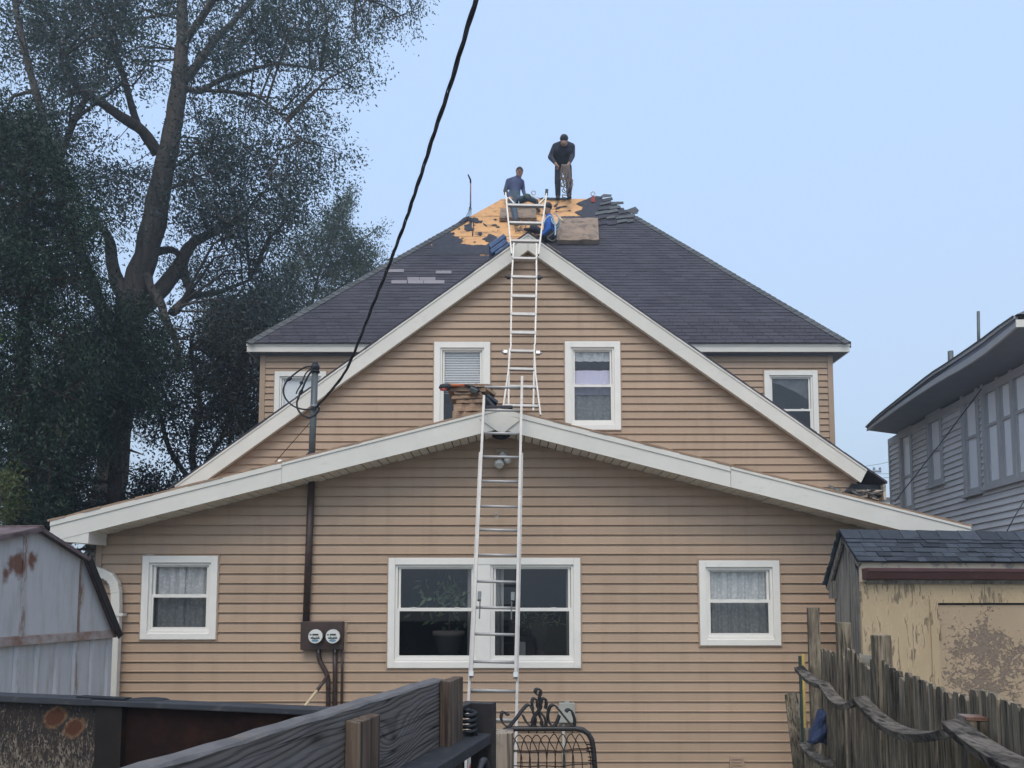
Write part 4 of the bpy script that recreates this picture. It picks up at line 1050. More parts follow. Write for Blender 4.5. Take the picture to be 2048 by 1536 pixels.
# ---------------------------------------------------------------- cream wooden shed with a shingled roof
YAW = R(7)
cd = Vector((math.cos(YAW), math.sin(YAW), 0)); cn = Vector((math.sin(YAW), -math.cos(YAW), 0))
C0 = P(1722, 1190, 8.4); C0.z = GZ
def cw_(x, y, off=0.0): return on_plane(x, y, C0+cn*off, cn)
def cp(u, z, off=0.0): v = C0 + cd*u + cn*off; v.z = z; return v
def cu(p): return (p-C0).dot(cd)
cs = thing('wooden_shed', C0, 'small shed with flaking cream front and dark shingled roof', 'shed')
WID, DEP = 3.2, .52
ez_ = cw_(1722, 1158).z; rz_ = P(1688, 1066, 8.68).z
zdoor = cw_(1880, 1208).z; ud = cu(cw_(1879, 1300))
UVC = lambda v: (cu(v)-ud, v.z-zdoor)
b = MB(); b.hexa([cp(0,GZ),cp(ud-.02,GZ),cp(ud-.02,GZ,-.03),cp(0,GZ,-.03)], [cp(0,ez_),cp(ud-.02,ez_),cp(ud-.02,ez_,-.03),cp(0,ez_,-.03)])
b.hexa([cp(ud-.02,zdoor+.02),cp(WID,zdoor+.02),cp(WID,zdoor+.02,-.03),cp(ud-.02,zdoor+.02,-.03)], [cp(ud-.02,ez_),cp(WID,ez_),cp(WID,ez_,-.03),cp(ud-.02,ez_,-.03)])
b.hexa([cp(ud+1.15,GZ),cp(WID,GZ),cp(WID,GZ,-.03),cp(ud+1.15,GZ,-.03)], [cp(ud+1.15,zdoor+.02),cp(WID,zdoor+.02),cp(WID,zdoor+.02,-.03),cp(ud+1.15,zdoor+.02,-.03)])
b.build('front_wall', M['shed_front'], cs, uvf=UVC)
b = MB(); b.hexa([cp(ud+.012,GZ+.05,-.012),cp(ud+1.14,GZ+.05,-.012),cp(ud+1.14,GZ+.05,-.05),cp(ud+.012,GZ+.05,-.05)], [cp(ud+.012,zdoor-.012,-.012),cp(ud+1.14,zdoor-.012,-.012),cp(ud+1.14,zdoor-.012,-.05),cp(ud+.012,zdoor-.012,-.05)])
door = b.build('door', M['shed_door'], cs, uvf=UVC)
h = cw_(1882, 1265, .01); b = MB(); b.tube([cp(ud+.004,h.z-.09,.012), cp(ud+.004,h.z+.09,.012)], .014, 8); b.build('hinge', M['shed_front'], door, uvf=UVC)
b = MB(); b.hexa([cp(ud-.10,GZ,.002),cp(ud-.004,GZ,.002),cp(ud-.004,GZ,.014),cp(ud-.10,GZ,.014)], [cp(ud-.10,zdoor+.055,.002),cp(ud-.004,zdoor+.055,.002),cp(ud-.004,zdoor+.055,.014),cp(ud-.10,zdoor+.055,.014)])
b.hexa([cp(ud-.004,zdoor+.012,.002),cp(WID,zdoor+.012,.002),cp(WID,zdoor+.012,.014),cp(ud-.004,zdoor+.012,.014)], [cp(ud-.004,zdoor+.055,.002),cp(WID,zdoor+.055,.002),cp(WID,zdoor+.055,.014),cp(ud-.004,zdoor+.055,.014)])
b.build('door_frame', M['shed_front'], cs, uvf=UVC)
b = MB(); b.hexa([cp(ud-.02,GZ,-.06),cp(WID,GZ,-.06),cp(WID,GZ,-.08),cp(ud-.02,GZ,-.08)], [cp(ud-.02,ez_,-.06),cp(WID,ez_,-.06),cp(WID,ez_,-.08),cp(ud-.02,ez_,-.08)]); b.build('gap_shade_sheet', M['black'], cs)  # hidden black sheet added behind the door, keeps its gaps dark
# gable end and back
fez = cw_(1716,1120.5,.06).z
b = MB(); zgb = ez_ - .02
b.prism([cp(0,GZ,-.031),cp(0,GZ,-DEP),cp(0,ez_+.02,-DEP),cp(0,rz_-.05,-DEP*.5),cp(0,ez_+.02,-.031)], cd*.02); b.build('end_wall', M['shed_grey_wood'], cs)
b = MB(); b.hexa([cp(0,GZ,-DEP),cp(WID,GZ,-DEP),cp(WID,GZ,-DEP-.02),cp(0,GZ,-DEP-.02)], [cp(0,ez_,-DEP),cp(WID,ez_,-DEP),cp(WID,ez_,-DEP-.02),cp(0,ez_,-DEP-.02)]); b.build('back_wall', M['shed_grey_wood'], cs)
b = MB(); b.hexa([cp(-.02,ez_-.03,.004),cp(WID,ez_-.03,.004),cp(WID,ez_-.03,.03),cp(-.02,ez_-.03,.03)], [cp(-.02,fez-.022,.004),cp(WID,fez-.022,.004),cp(WID,fez-.022,.03),cp(-.02,fez-.022,.03)]); b.build('fascia_board', M['cream_board'], cs)
g0 = cw_(1716, 1137, .05).z; g1 = cw_(1716, 1158, .05).z
b = MB(); pr = [(.032,g0),(.150,g0+.004),(.150,g0-.03),(.13,g0-.05),(.105,g1+.006),(.05,g1-.01),(.032,g1)]
b.prism([cp(0.0,z,o) for o, z in pr], cd*WID); b.build('gutter', M['maroon'], cs)
b = MB(); b.hexa([cp(.05,g1-.05,.004),cp(WID,g1-.05,.004),cp(WID,g1-.05,.03),cp(.05,g1-.05,.03)], [cp(.05,g1-.012,.004),cp(WID,g1-.012,.004),cp(WID,g1-.012,.05),cp(.05,g1-.012,.05)]); b.build('trim_board', M['shed_grey_wood'], cs)
fe = (.06, cw_(1716,1120.5,.06).z); rg = (-DEP*.5, rz_); be = (-DEP-.09, ez_-.06)
b = MB()
for (o0,z0),(o1,z1) in ((fe,rg),(rg,be)):
    b.hexa([cp(-.07,z0-.02,o0),cp(WID,z0-.02,o0),cp(WID,z1-.02,o1),cp(-.07,z1-.02,o1)], [cp(-.07,z0,o0),cp(WID,z0,o0),cp(WID,z1,o1),cp(-.07,z1,o1)])
sr = b.build('roof', M['black'], cs)
for (o0,z0),(o1,z1) in ((fe,rg),(be,rg)):
    b = MB(); b.bar(cp(-.04,z0-.05,o0), cp(-.04,z1-.05,o1), .03, .06); b.build('rake_board', M['shed_grey_wood'], cs)
b = MB(); b.hexa([cp(-.05,be[1]-.16,-DEP-.06),cp(-.012,be[1]-.16,-DEP-.06),cp(-.012,be[1]-.16,-DEP+.05),cp(-.05,be[1]-.16,-DEP+.05)],[cp(-.05,be[1]+.05,-DEP-.06),cp(-.012,be[1]+.05,-DEP-.06),cp(-.012,be[1]+.05,-DEP+.05),cp(-.05,be[1]+.05,-DEP+.05)]); b.build('eave_block', M['shed_grey_wood'], cs)
sv = (cp(0,rg[1],rg[0])-cp(0,fe[1],fe[0])); SLs = sv.length; sv.normalize(); snn = cd.cross(sv).normalized()
if snn.z < 0: snn = -snn
NC = 6; exs = SLs/NC
for k in range(NC):
    u = -.075
    while u < WID:
        w = rng.choice((.10,.14,.17,.21,.25)); c = min(u+w, WID)
        p = cp(u+.002, fe[1], fe[0]) + sv*(k*exs-.025+rng.uniform(-.006,.004)) + snn*.006
        q = cd*(c-u-.004); t = rng.choice((.009,.013,.019)); tl = rng.uniform(0,.006)
        e = sv*(exs+.03)
        b = MB(); b.hexa([p,p+q,p+q+e-snn*.003,p+e-snn*.003],[p+snn*(t+tl),p+q+snn*(t+rng.uniform(0,.006)),p+q+e+snn*.004,p+e+snn*.004]); b.build('shingle', M['shed_shingle'], sr); u = c
u = -.08
while u < WID:
    w = rng.uniform(.22,.27); c = min(u+w, WID); a0 = cp(u, rg[1]+.02, rg[0]); a1 = cp(c-.004, rg[1]+.02, rg[0]); dn = -sv*.14
    b = MB(); b.hexa([a0+dn, a1+dn, a1, a0], [a0+dn+snn*.016, a1+dn+snn*.012, a1+Vector((0,0,.018)), a0+Vector((0,0,.024))]); b.build('ridge_shingle', M['shed_shingle'], sr); u = c
n = 11                                                    # ragged shingle ends along the far slope
for i in range(n):
    t0, t1 = i/n, (i+1)/n; a = cp(-.09-.02*rng.random(), lerp(rg[1],be[1],t0)+.002, lerp(rg[0],be[0],t0)); c = cp(-.09-.02*rng.random(), lerp(rg[1],be[1],t1)+.002, lerp(rg[0],be[0],t1))
    b = MB(); b.prism([a, c, c+Vector((0,0,.035)), a+Vector((0,0,.022))], cd*.4); b.build('shingle', M['shed_shingle'], sr)

# ---------------------------------------------------------------- dump trailer in the foreground
TH = math.atan2(395, 1500)
td = Vector((math.sin(TH), math.cos(TH), 0)); tn = Vector((math.cos(TH), -math.sin(TH), 0)); UPV = Vector((0,0,1))
T0 = P(901, 1352, 3.30); TZ = T0.z          # far top corner of the board
def tw(x, y, off=0.0): return on_plane(x, y, T0+tn*off, tn)
def tp(s, z, off=0.0): v = T0 + td*s + tn*off; v.z = z; return v   # s<=0 comes towards the camera
tr = thing('dump_trailer', Vector((T0.x-.6, T0.y-1.2, GZ)), 'rusty steel dump trailer with silvered plank side extension', 'trailer')
bh = T0.z - tw(868, 1497).z
Lb = 3.4
uvp = lambda v: ((T0-v).dot(td), v.z-(TZ-bh))
b = MB(); n = 34                                            # plank with a worn, slightly waney top edge
for i in range(n):
    s0, s1 = -Lb*i/n, -Lb*(i+1)/n
    w = lambda s: .0012*math.sin(s*13)+.0012*math.sin(s*31+1)-(.018 if s > -.03 else 0)
    b.hexa([tp(s1,TZ-bh,0),tp(s0,TZ-bh,0),tp(s0,TZ-bh,-.042),tp(s1,TZ-bh,-.042)], [tp(s1,TZ+w(s1)-.012,0),tp(s0,TZ+w(s0)-.012,0),tp(s0,TZ+w(s0)-.004,-.042),tp(s1,TZ+w(s1)-.004,-.042)])
pl = b.build('side_plank', M['plank'], tr, uvf=uvp)
b = MB()
for i in range(n):
    s0, s1 = -Lb*i/n, -Lb*(i+1)/n; r0, r1 = .003*math.sin(i*2.3), .003*math.sin((i+1)*2.3)
    b.hexa([tp(s1,TZ+w(s1)-.011,.002+r1),tp(s0,TZ+w(s0)-.011,.002+r0),tp(s0,TZ+w(s0)-.003,-.043),tp(s1,TZ+w(s1)-.003,-.043)], [tp(s1,TZ+w(s1)-.003+r1,-.004),tp(s0,TZ+w(s0)-.003+r0,-.004),tp(s0,TZ+w(s0)+.003,-.040),tp(s1,TZ+w(s1)+.003,-.040)])
b.build('worn_edge', M['plank_edge'], pl)
for (xa, xb, yt, dep) in ((879, 907, 1361, .045), (690, 733, 1441, .05)):
    a, c = tw(xa, yt+20, .002), tw(xb, yt+20, .002); s0, s1 = (a-T0).dot(td), (c-T0).dot(td); zt_ = tw(xa, yt, .002).z
    b = MB(); b.hexa([tp(s0,TZ-bh-.25,.002),tp(s1,TZ-bh-.25,.002),tp(s1,TZ-bh-.25,.002+dep),tp(s0,TZ-bh-.25,.002+dep)], [tp(s0,zt_,.002),tp(s1,zt_,.002),tp(s1,zt_,.002+dep),tp(s0,zt_-.004,.002+dep)])
    b.build('stake', M['stake_wood'], tr, bevel=.004)
b = MB(); b.hexa([tp(-Lb,TZ-bh-.05,-.05),tp(.25,TZ-bh-.05,-.05),tp(.25,TZ-bh-.05,.125),tp(-Lb,TZ-bh-.05,.125)], [tp(-Lb,TZ-bh-.002,-.05),tp(.25,TZ-bh-.002,-.05),tp(.25,TZ-bh-.002,.125),tp(-Lb,TZ-bh-.002,.125)])
b.build('side_rail', M['rail_steel'], tr, bevel=.006)
b = MB(); b.hexa([tp(-Lb,TZ-bh-.6,-.04),tp(.2,TZ-bh-.6,-.04),tp(.2,TZ-bh-.6,.0),tp(-Lb,TZ-bh-.6,.0)], [tp(-Lb,TZ-bh-.051,-.04),tp(.2,TZ-bh-.051,-.04),tp(.2,TZ-bh-.051,.0),tp(-Lb,TZ-bh-.051,.0)]); b.build('side_panel', M['rust_dark'], tr)
# far upright, spring and hook at the board's end
b = MB(); b.hexa([tp(.20,TZ-bh-.6,.03),tp(.27,TZ-bh-.6,.03),tp(.27,TZ-bh-.6,.13),tp(.20,TZ-bh-.6,.13)], [tp(.20,TZ-bh+.13,.03),tp(.27,TZ-bh+.13,.03),tp(.27,TZ-bh+.13,.13),tp(.20,TZ-bh+.13,.13)])
b.hexa([tp(.06,TZ-bh+.095,-.02),tp(.27,TZ-bh+.095,-.02),tp(.27,TZ-bh+.095,.03),tp(.06,TZ-bh+.095,.03)], [tp(.06,TZ-bh+.13,-.02),tp(.27,TZ-bh+.13,-.02),tp(.27,TZ-bh+.13,.03),tp(.06,TZ-bh+.13,.03)]); b.build('corner_upright', M['black_iron'], tr)
b = MB(); c0 = tp(.12, TZ-bh, .05); pts = [c0+Vector((.028*math.cos(a*.7), .028*math.sin(a*.7), .0105*a*.25+.002)) for a in range(0, 44)]; b.tube(pts, .010, 6); b.build('coil_spring', M['black'], tr)
b = MB(); c0 = tp(.0, TZ-bh-.13, .15); b.tube([c0+td*(.05*math.cos(t))+UPV*(.05*math.sin(t)) for t in [x*.35 for x in range(0, 13)]], .014, 8); b.build('hook', M['rail_steel'], tr)
# cross bulkhead going to the left
hz = P(690, 1418, 3.42)
hd = -tn; HS = -(T0-hz).dot(tn)+.05
def hp(s, z, o=0.0): v = hz + hd*s + td*o; v.z = z; return v
zt_ = hz.z
def hs_(x, y=1450): p = on_plane(x, y, hz, td); return (p-hz).dot(hd)
s250, s205 = hs_(252), hs_(200)
b = MB(); b.hexa([hp(HS,GZ+.3),hp(s250,GZ+.3),hp(s250,GZ+.3,.03),hp(HS,GZ+.3,.03)], [hp(HS,zt_-.03),hp(s250,zt_-.03),hp(s250,zt_-.03,.03),hp(HS,zt_-.03,.03)]); b.build('bulkhead_panel', M['rust_steel'], tr)
b = MB(); b.hexa([hp(s250,GZ+.3,-.03),hp(s205,GZ+.3,-.03),hp(s205,GZ+.3,.03),hp(s250,GZ+.3,.03)], [hp(s250,zt_-.012,-.03),hp(s205,zt_-.012,-.03),hp(s205,zt_-.012,.03),hp(s250,zt_-.012,.03)]); b.build('bulkhead_post', M['rust_dark'], tr)
uvb = lambda v: ((s205+.55 - (v-hz).dot(hd)), v.z-zt_)
b = MB(); b.hexa([hp(s205,GZ+.3,-.01),hp(s205+1.4,GZ+.3,-.01),hp(s205+1.4,GZ+.3,.03),hp(s205,GZ+.3,.03)], [hp(s205,zt_-.035,-.01),hp(s205+1.4,zt_-.035,-.01),hp(s205+1.4,zt_-.035,.03),hp(s205,zt_-.035,.03)]); b.build('flaking_panel', M['rust_panel'], tr, uvf=uvb)
b = MB(); b.hexa([hp(HS,zt_-.028,-.045),hp(s205+.02,zt_-.028,-.045),hp(s205+.02,zt_-.028,.06),hp(HS,zt_-.028,.06)], [hp(HS,zt_,-.045),hp(s205+.02,zt_,-.045),hp(s205+.02,zt_,.06),hp(HS,zt_,.06)]); b.build('top_rail', M['rail_steel'], tr, bevel=.004)
b = MB(); b.hexa([hp(s205+.02,zt_-.03,-.045),hp(s205+1.4,zt_-.03,-.045),hp(s205+1.4,zt_-.03,.06),hp(s205+.02,zt_-.03,.06)], [hp(s205+.02,zt_+.004,-.045),hp(s205+1.4,zt_+.004,-.045),hp(s205+1.4,zt_+.004,.06),hp(s205+.02,zt_+.004,.06)]); b.build('top_rail', M['rail_steel'], tr, bevel=.004)
b = MB()
b.sphere(hp(hs_(285),zt_+.0,.03), .10, 10, 6, 0, (1.1,.5,.12)); b.build('steel_scrap', M['black'], tr)
b = MB(); b.hexa([hp(s205+.12,zt_+.005,-.03),hp(s250-.01,zt_+.005,-.03),hp(s250-.01,zt_+.005,.02),hp(s205+.12,zt_+.005,.02)], [hp(s205+.12,zt_+.013,-.03),hp(s250-.01,zt_+.011,-.03),hp(s250-.01,zt_+.011,.02),hp(s205+.12,zt_+.013,.02)]); b.build('hinge_plate', M['black'], tr)
# wheels and chassis so the trailer stands on the ground
for s_ in (-1.1, -1.95):
    c = tp(s_, GZ+.36, .06); b = MB(); b.tube([c, c+tn*.2], .35, 20); wh = b.build('wheel', M['black'], tr); b = MB(); b.tube([c+tn*.2, c+tn*.21], .2, 16); b.build('rim', M['steel'], wh)
b = MB(); b.hexa([tp(-Lb,GZ+.42,-.06),tp(.2,GZ+.42,-.06),tp(.2,GZ+.42,-1.9),tp(-Lb,GZ+.42,-1.9)], [tp(-Lb,GZ+.5,-.06),tp(.2,GZ+.5,-.06),tp(.2,GZ+.5,-1.9),tp(-Lb,GZ+.5,-1.9)]); b.build('floor', M['rust_dark'], tr)

# ---------------------------------------------------------------- picket fence
FV = Vector((.224, 1, 0)).normalized(); FN = Vector((-FV.y, FV.x, 0))      # along the fence (away), out towards the yard
F0 = Vector((1.85, 3.0, GZ))
def fp(D, z, off=0.0): v = Vector((F0.x+.224*(D-3.0), D, z)) + FN*off; return v
fe_ = thing('picket_fence', F0, 'weathered leaning picket fence with sagging rails and uneven posts', 'fence')
posts = [(6.7,1215,.094),(5.6,1245,.094),(4.5,1270,.094),(3.0,1438,.092)]
for i, (D, y, w) in enumerate(posts):
    p = fp(D, 0, .06); px = {0:1626,1:1686,2:1761,3:1950}[i]; pt = P(px, y, D); off = (Vector((pt.x,D,0))-fp(D,0)).dot(FN); lean = (0,.01,.05,.0)[i]
    b = MB(); base_ = fp(D, GZ, off+ lean*.0); topp = Vector((pt.x, D, pt.z)); bot = Vector((pt.x+lean*1.2, D, GZ-.1))
    a = bot; c = topp
    b.bar(a, c, w, w, up=FN, w2=w*.97)
    po = b.build('post', M['fence_wood'], fe_, bevel=.004)
    if i in (0,1):      # splinted lower half
        b = MB(); q = a.lerp(c, .55 if i == 0 else .42); b.bar(a+FN*.075, q+FN*.075, w*.95, .05, up=FN); b.build('splint', M['fence_wood'], po)
    if i == 3:
        b = MB(); b.bar(c-UPV*.0, c+UPV*.012, w*1.03, w*1.03, up=FN); b.build('cut_top', M['rust_edge'], po)
def railbow(D0, D1, z0, z1, sag, off0, off1, w=.078, t=.036, name='rail'):
    b = MB(); n = 9; pts = []
    for i in range(n+1):
        q = i/n; p = fp(lerp(D0,D1,q), lerp(z0,z1,q)-sag*4*q*(1-q)-.03*math.sin(q*3.1), lerp(off0,off1,q)); pts.append(p)
    b.strip(pts, FN*-1+UPV*.25, w, t); return b.build(name, M['rail_wood'], fe_)
def zat(x, y, D): return P(x, y, D).z
railbow(6.65, 5.62, zat(1612,1337,6.65), zat(1684,1372,5.62), .0, .14, .11)
railbow(5.58, 4.52, zat(1690,1372,5.58), zat(1756,1400,4.52), .055, .12, .11)
railbow(4.48, 3.02, zat(1762,1400,4.48), zat(1930,1464,3.02), .066, .12, .09)
railbow(2.98, 1.7, zat(1938,1450,2.98), zat(2090,1535,1.9), .05, .11, .10)
railbow(6.6, 5.5, zat(1612,1490,6.6), zat(1684,1530,5.5), .0, .13, .11)
railbow(5.5, 4.5, -.35, -.35, .04, .12, .11); railbow(4.5, 3.0, -.35, -.3, .05, .12, .1)
D = 5.35
key = [(5.5,1.24),(5.25,1.23),(4.95,1.17),(4.72,1.145),(4.66,1.24),(4.4,1.225),(4.2,1.20),(4.06,1.17),(4.0,1.22),(3.8,1.185),(3.5,1.178),(3.2,1.195),(3.08,1.245),(2.9,1.225),(2.6,1.215),(2.3,1.22),(1.5,1.2)]
def ktop(D):
    for (d0, z0), (d1, z1) in zip(key, key[1:]):
        if d1 <= D <= d0: return lerp(z0, z1, (d0-D)/(d0-d1))
    return 1.22
D = 6.35; ip = 0
while D > 1.6:
    w = rng.uniform(.082, .096); lean = rng.uniform(-.02,.02); zt_ = (ktop(D) if D < 5.5 else P(1657,1303,6.0).z-(6.2-D)*.0) + rng.uniform(-.012,.012)
    if 5.42 < D < 5.5: D -= w; continue
    b = MB(); t = .018; o = rng.uniform(-.012,.006)
    dd = FV*(w/2-.002); a = fp(D, GZ-.02, o); c = fp(D, zt_, o)+FV*lean
    cut = .02
    pts = [a-dd, a+dd, c+dd-UPV*cut, c+dd*.6, c-dd*.6, c-dd-UPV*cut]
    b.prism(pts, -FN*t); b.build('picket', M['fence_wood'], fe_); D -= w+rng.uniform(.004,.014); ip += 1
# leaning offcuts at the fence's far end, each loose
for (xb, yb, xt, yt, D, w, lab) in ((1604,1560,1584,1386,6.9,.125,'grey board with clipped corners leaning at the end of the picket fence'),(1612,1560,1607,1437,6.8,.07,'short brown board standing beside the yellow pole'),(1652,1560,1640,1384,7.0,.09,'dark board standing behind the blue tarp')):
    a, c = P(xb,yb,D), P(xt,yt,D+.15); a.z = max(a.z, GZ); b = MB(); sx = Vector((w/2,0,0)); 
    b.prism([a-sx, a+sx, c+sx-UPV*.02, c+sx*.65, c-sx*.65, c-sx-UPV*.02], (0,.02,0)); top(b, 'loose_board', M['fence_wood'], lab, 'board', 'loose boards by the fence')
for (xb, yb, xt, yt, D, m, lab, r) in ((1611,1480,1606,1308,6.85,'yellow','thin yellow pole leaning beside the tallest fence post',.014),(1606,1480,1600,1312,6.9,'dkgreen','thin dark green pole leaning next to a yellow one',.017)):
    a, c = P(xb,yb,D), P(xt,yt,D+.1); d = (c-a); a = a - d*((a.z-GZ)/d.z); b = MB(); b.tube([a, c], r, 8); top(b, 'pole', M[m], lab, 'pole', 'poles leaning at the fence')
b = MB(); c0 = P(1640, 1485, 6.3)
nrows = 10; vs = []; fs = []; m_ = 16
for i in range(nrows+1):
    t = i/nrows; cy = lerp(1422, 1484, t); cx = lerp(1648, 1636, t); wv = lerp(22, 42, t)
    for j in range(m_):
        a = 2*math.pi*j/m_; q = P(cx+wv*.5*math.cos(a)*(1+.16*math.sin(3*a+i)), cy+3*math.sin(5*a+i*1.3), 6.3)
        vs.append(q+Vector((0,.08*math.sin(a)*(1+.3*math.cos(4*a+i)),0)))
for i in range(nrows):
    for j in range(m_): fs.append((i*m_+j, i*m_+(j+1)%m_, (i+1)*m_+(j+1)%m_, (i+1)*m_+j))
fs += [tuple(range(m_-1,-1,-1)), tuple(range(nrows*m_, (nrows+1)*m_))]
b.add(vs, fs, 0, True); top(b, 'tarp_bundle', M['blue_tarp'], 'crumpled blue tarp stuffed between fence post and rail', 'tarp')
b = MB(); b.sphere(P(1728,1328,5.7), .078, 14, 9, 0, (1.15,.5,1.0)); b.v = [(x+.008*math.sin(70*z), y, z+.010*math.sin(55*x+40*z)) for x, y, z in b.v]; top(b, 'plastic_bag', M['plastic'], 'clear grey plastic bag caught behind the pickets', 'bag')

# ---------------------------------------------------------------- gate post and wrought iron garden gate
b = MB(); a, c = P(980,1462,4.15), P(1027,1460,4.15); w = c.x-a.x; cx = (a.x+c.x)/2
b.bar((cx+.015,4.15,GZ-.05), (cx,4.15,a.z), w*.95, w*.9, up=(0,1,0), w2=w); top(b, 'gate_post', M['post_wood'], 'split grey wooden post holding the iron garden gate', 'post', bevel=.006)
GD = 4.45
gt = thing('garden_gate', (P(1077,1460,GD).x, GD, GZ), 'black wrought iron garden gate with scrolled crest and wire mesh', 'gate')
tl = [(1003,1468),(1010,1460),(1025,1457.5),(1100,1457),(1152,1457),(1166,1460),(1177,1468),(1184,1481),(1187,1500),(1190,1540),(1196,1640)]
zbot = GZ+.08
pts = [P(x,y,GD) for x, y in tl]; pts[-1].z = zbot
lft = [P(985,1640,GD), P(996,1500,GD)]; lft[0].z = zbot
b = MB(); b.tube(lft+pts+[lft[0]], .0155, 10); b.build('frame', M['black_iron'], gt)
def g2(x, y): return P(980+x/8.533, 1360+y/8.533, GD)
def spl(ps, n=8):
    out = []
    for i in range(len(ps)-1):
        p0 = ps[max(i-1,0)]; p1 = ps[i]; p2 = ps[i+1]; p3 = ps[min(i+2,len(ps)-1)]
        for k in range(n):
            t = k/n; out.append(tuple(.5*((2*p1[j])+(-p0[j]+p2[j])*t+(2*p0[j]-5*p1[j]+4*p2[j]-p3[j])*t*t+(-p0[j]+3*p1[j]-3*p2[j]+p3[j])*t**3) for j in range(2)))
    return out+[ps[-1]]
left = [
 [(320,575),(275,590),(250,550),(205,560),(190,660),(235,755),(310,800),(345,775),(450,650),(560,500),(640,425),(690,450),(745,560),(775,690),(740,775),(690,785),(620,720),(560,600)],
 [(735,490),(715,400),(735,320),(790,330),(810,400),(810,460),(870,560),(930,640),(960,740),(930,780),(880,780)],
 [(845,280),(790,240),(770,190),(800,155),(850,160),(868,200),(850,260),(840,330),(845,420),(835,520),(850,620),(885,700),(870,775)],
]
right = [[(1680-x if False else 2*838-x, y) for x, y in l] for l in left[:2]]
right[0] = [(1290,545),(1330,505),(1385,520),(1430,620),(1445,720),(1415,790),(1330,700),(1240,590),(1160,490),(1090,425),(1030,450),(1000,520),(985,620),(1010,720),(1070,790),(1130,740),(1185,600)]
for l in left+right:
    b = MB(); b.strip([g2(*q) for q in spl(l, 6)], (-.42,.85,.22), .026, .0085); b.build('scroll', M['black_iron'], gt)
for x in (660, 800, 940, 1085, 1405):
    b = MB(); b.sphere(g2(x, 893), .006, 8, 5); b.build('rivet', M['black_iron'], gt)
# looped wire mesh
x = 400-150
for i in range(9):
    x0 = 400-150+i*146 + (10 if i > 4 else 0); y0 = 945 - (18 if i > 4 else 0)
    if x0+150 < 380: continue
    pp = [(x0-30,1900),(x0-20,1400),(x0-5,1180),(x0+15,1080),(x0+50,985),(x0+105,y0),(x0+155,985),(x0+205,1080),(x0+255,1180),(x0+282,1300),(x0+292,1500),(x0+296,1900)]
    pp = [(q[0]+6*math.sin(q[1]*.03+i), q[1]) for q in pp if q[0] > 130]
    b = MB(); b.tube([g2(*q)+Vector((0,.012*(i%2),0)) for q in spl(pp, 4)], .0032, 5); b.build('wire_loop', M['rust_wire'], gt)
for y0 in (1205, 1228, 1470, 1760):
    b = MB(); b.tube([g2(q, y0 + 8*math.sin(q*.012) - (q > 1200)*(q-1200)*.09) for q in range(230, 1720, 60)], .0034, 5); b.build('cross_wire', M['rust_wire'], gt)
for (x, y) in ((1705,1185),(1740,1400)):
    b = MB(); c = g2(x, y); b.tube([c+Vector((.02*math.cos(t*1.3),.02*math.sin(t*1.3),.004*t-.02)) for t in range(0,14)], .004, 5); b.build('wire_tie', M['rust_wire'], gt)

# ---------------------------------------------------------------- paint bucket and red cloth beside the post
b = MB(); c = P(968, 1492, 5.6); b.tube([(c.x,5.6,GZ),(c.x,5.6,c.z-.01),(c.x,5.6,c.z)], [.10,.125,.13], 20)
bk = thing('bucket_stack', (c.x,5.6,GZ), 'white plastic bucket with blue printed label standing by the gate post', 'bucket'); b.build('tub', M['bucket'], bk)
for i in range(7):
    z = c.z-.05-.028*i; b = MB(); n = 6; w_ = .10 if i % 3 else .05
    for k in range(n):
        a0 = -1.35+k*.13-.1; 
        if (k > 3 and i % 2): continue
        b.add([(c.x+.1268*math.cos(a), 5.6+.1268*math.sin(a), zz) for a, zz in ((a0,z),(a0+.11,z),(a0+.11,z+.010),(a0,z+.010))], [(0,1,2,3)])
    b.build('label_line', M['meter_blue'], bk)
b = MB(); c = P(953, 1533, 4.9); b.sphere(c, .06, 12, 8, 0, (.75,.6,1.2)); 
b.v = [(x+.008*math.sin(40*z+30*x), y, z+.006*math.sin(60*x)) for x, y, z in b.v]
b.tube([c-UPV*.02, Vector((c.x, c.y, GZ))], [.05,.10], 10)
top(b, 'red_cover', M['redcloth'], 'glossy red cover standing between trailer and gate post', 'cover')
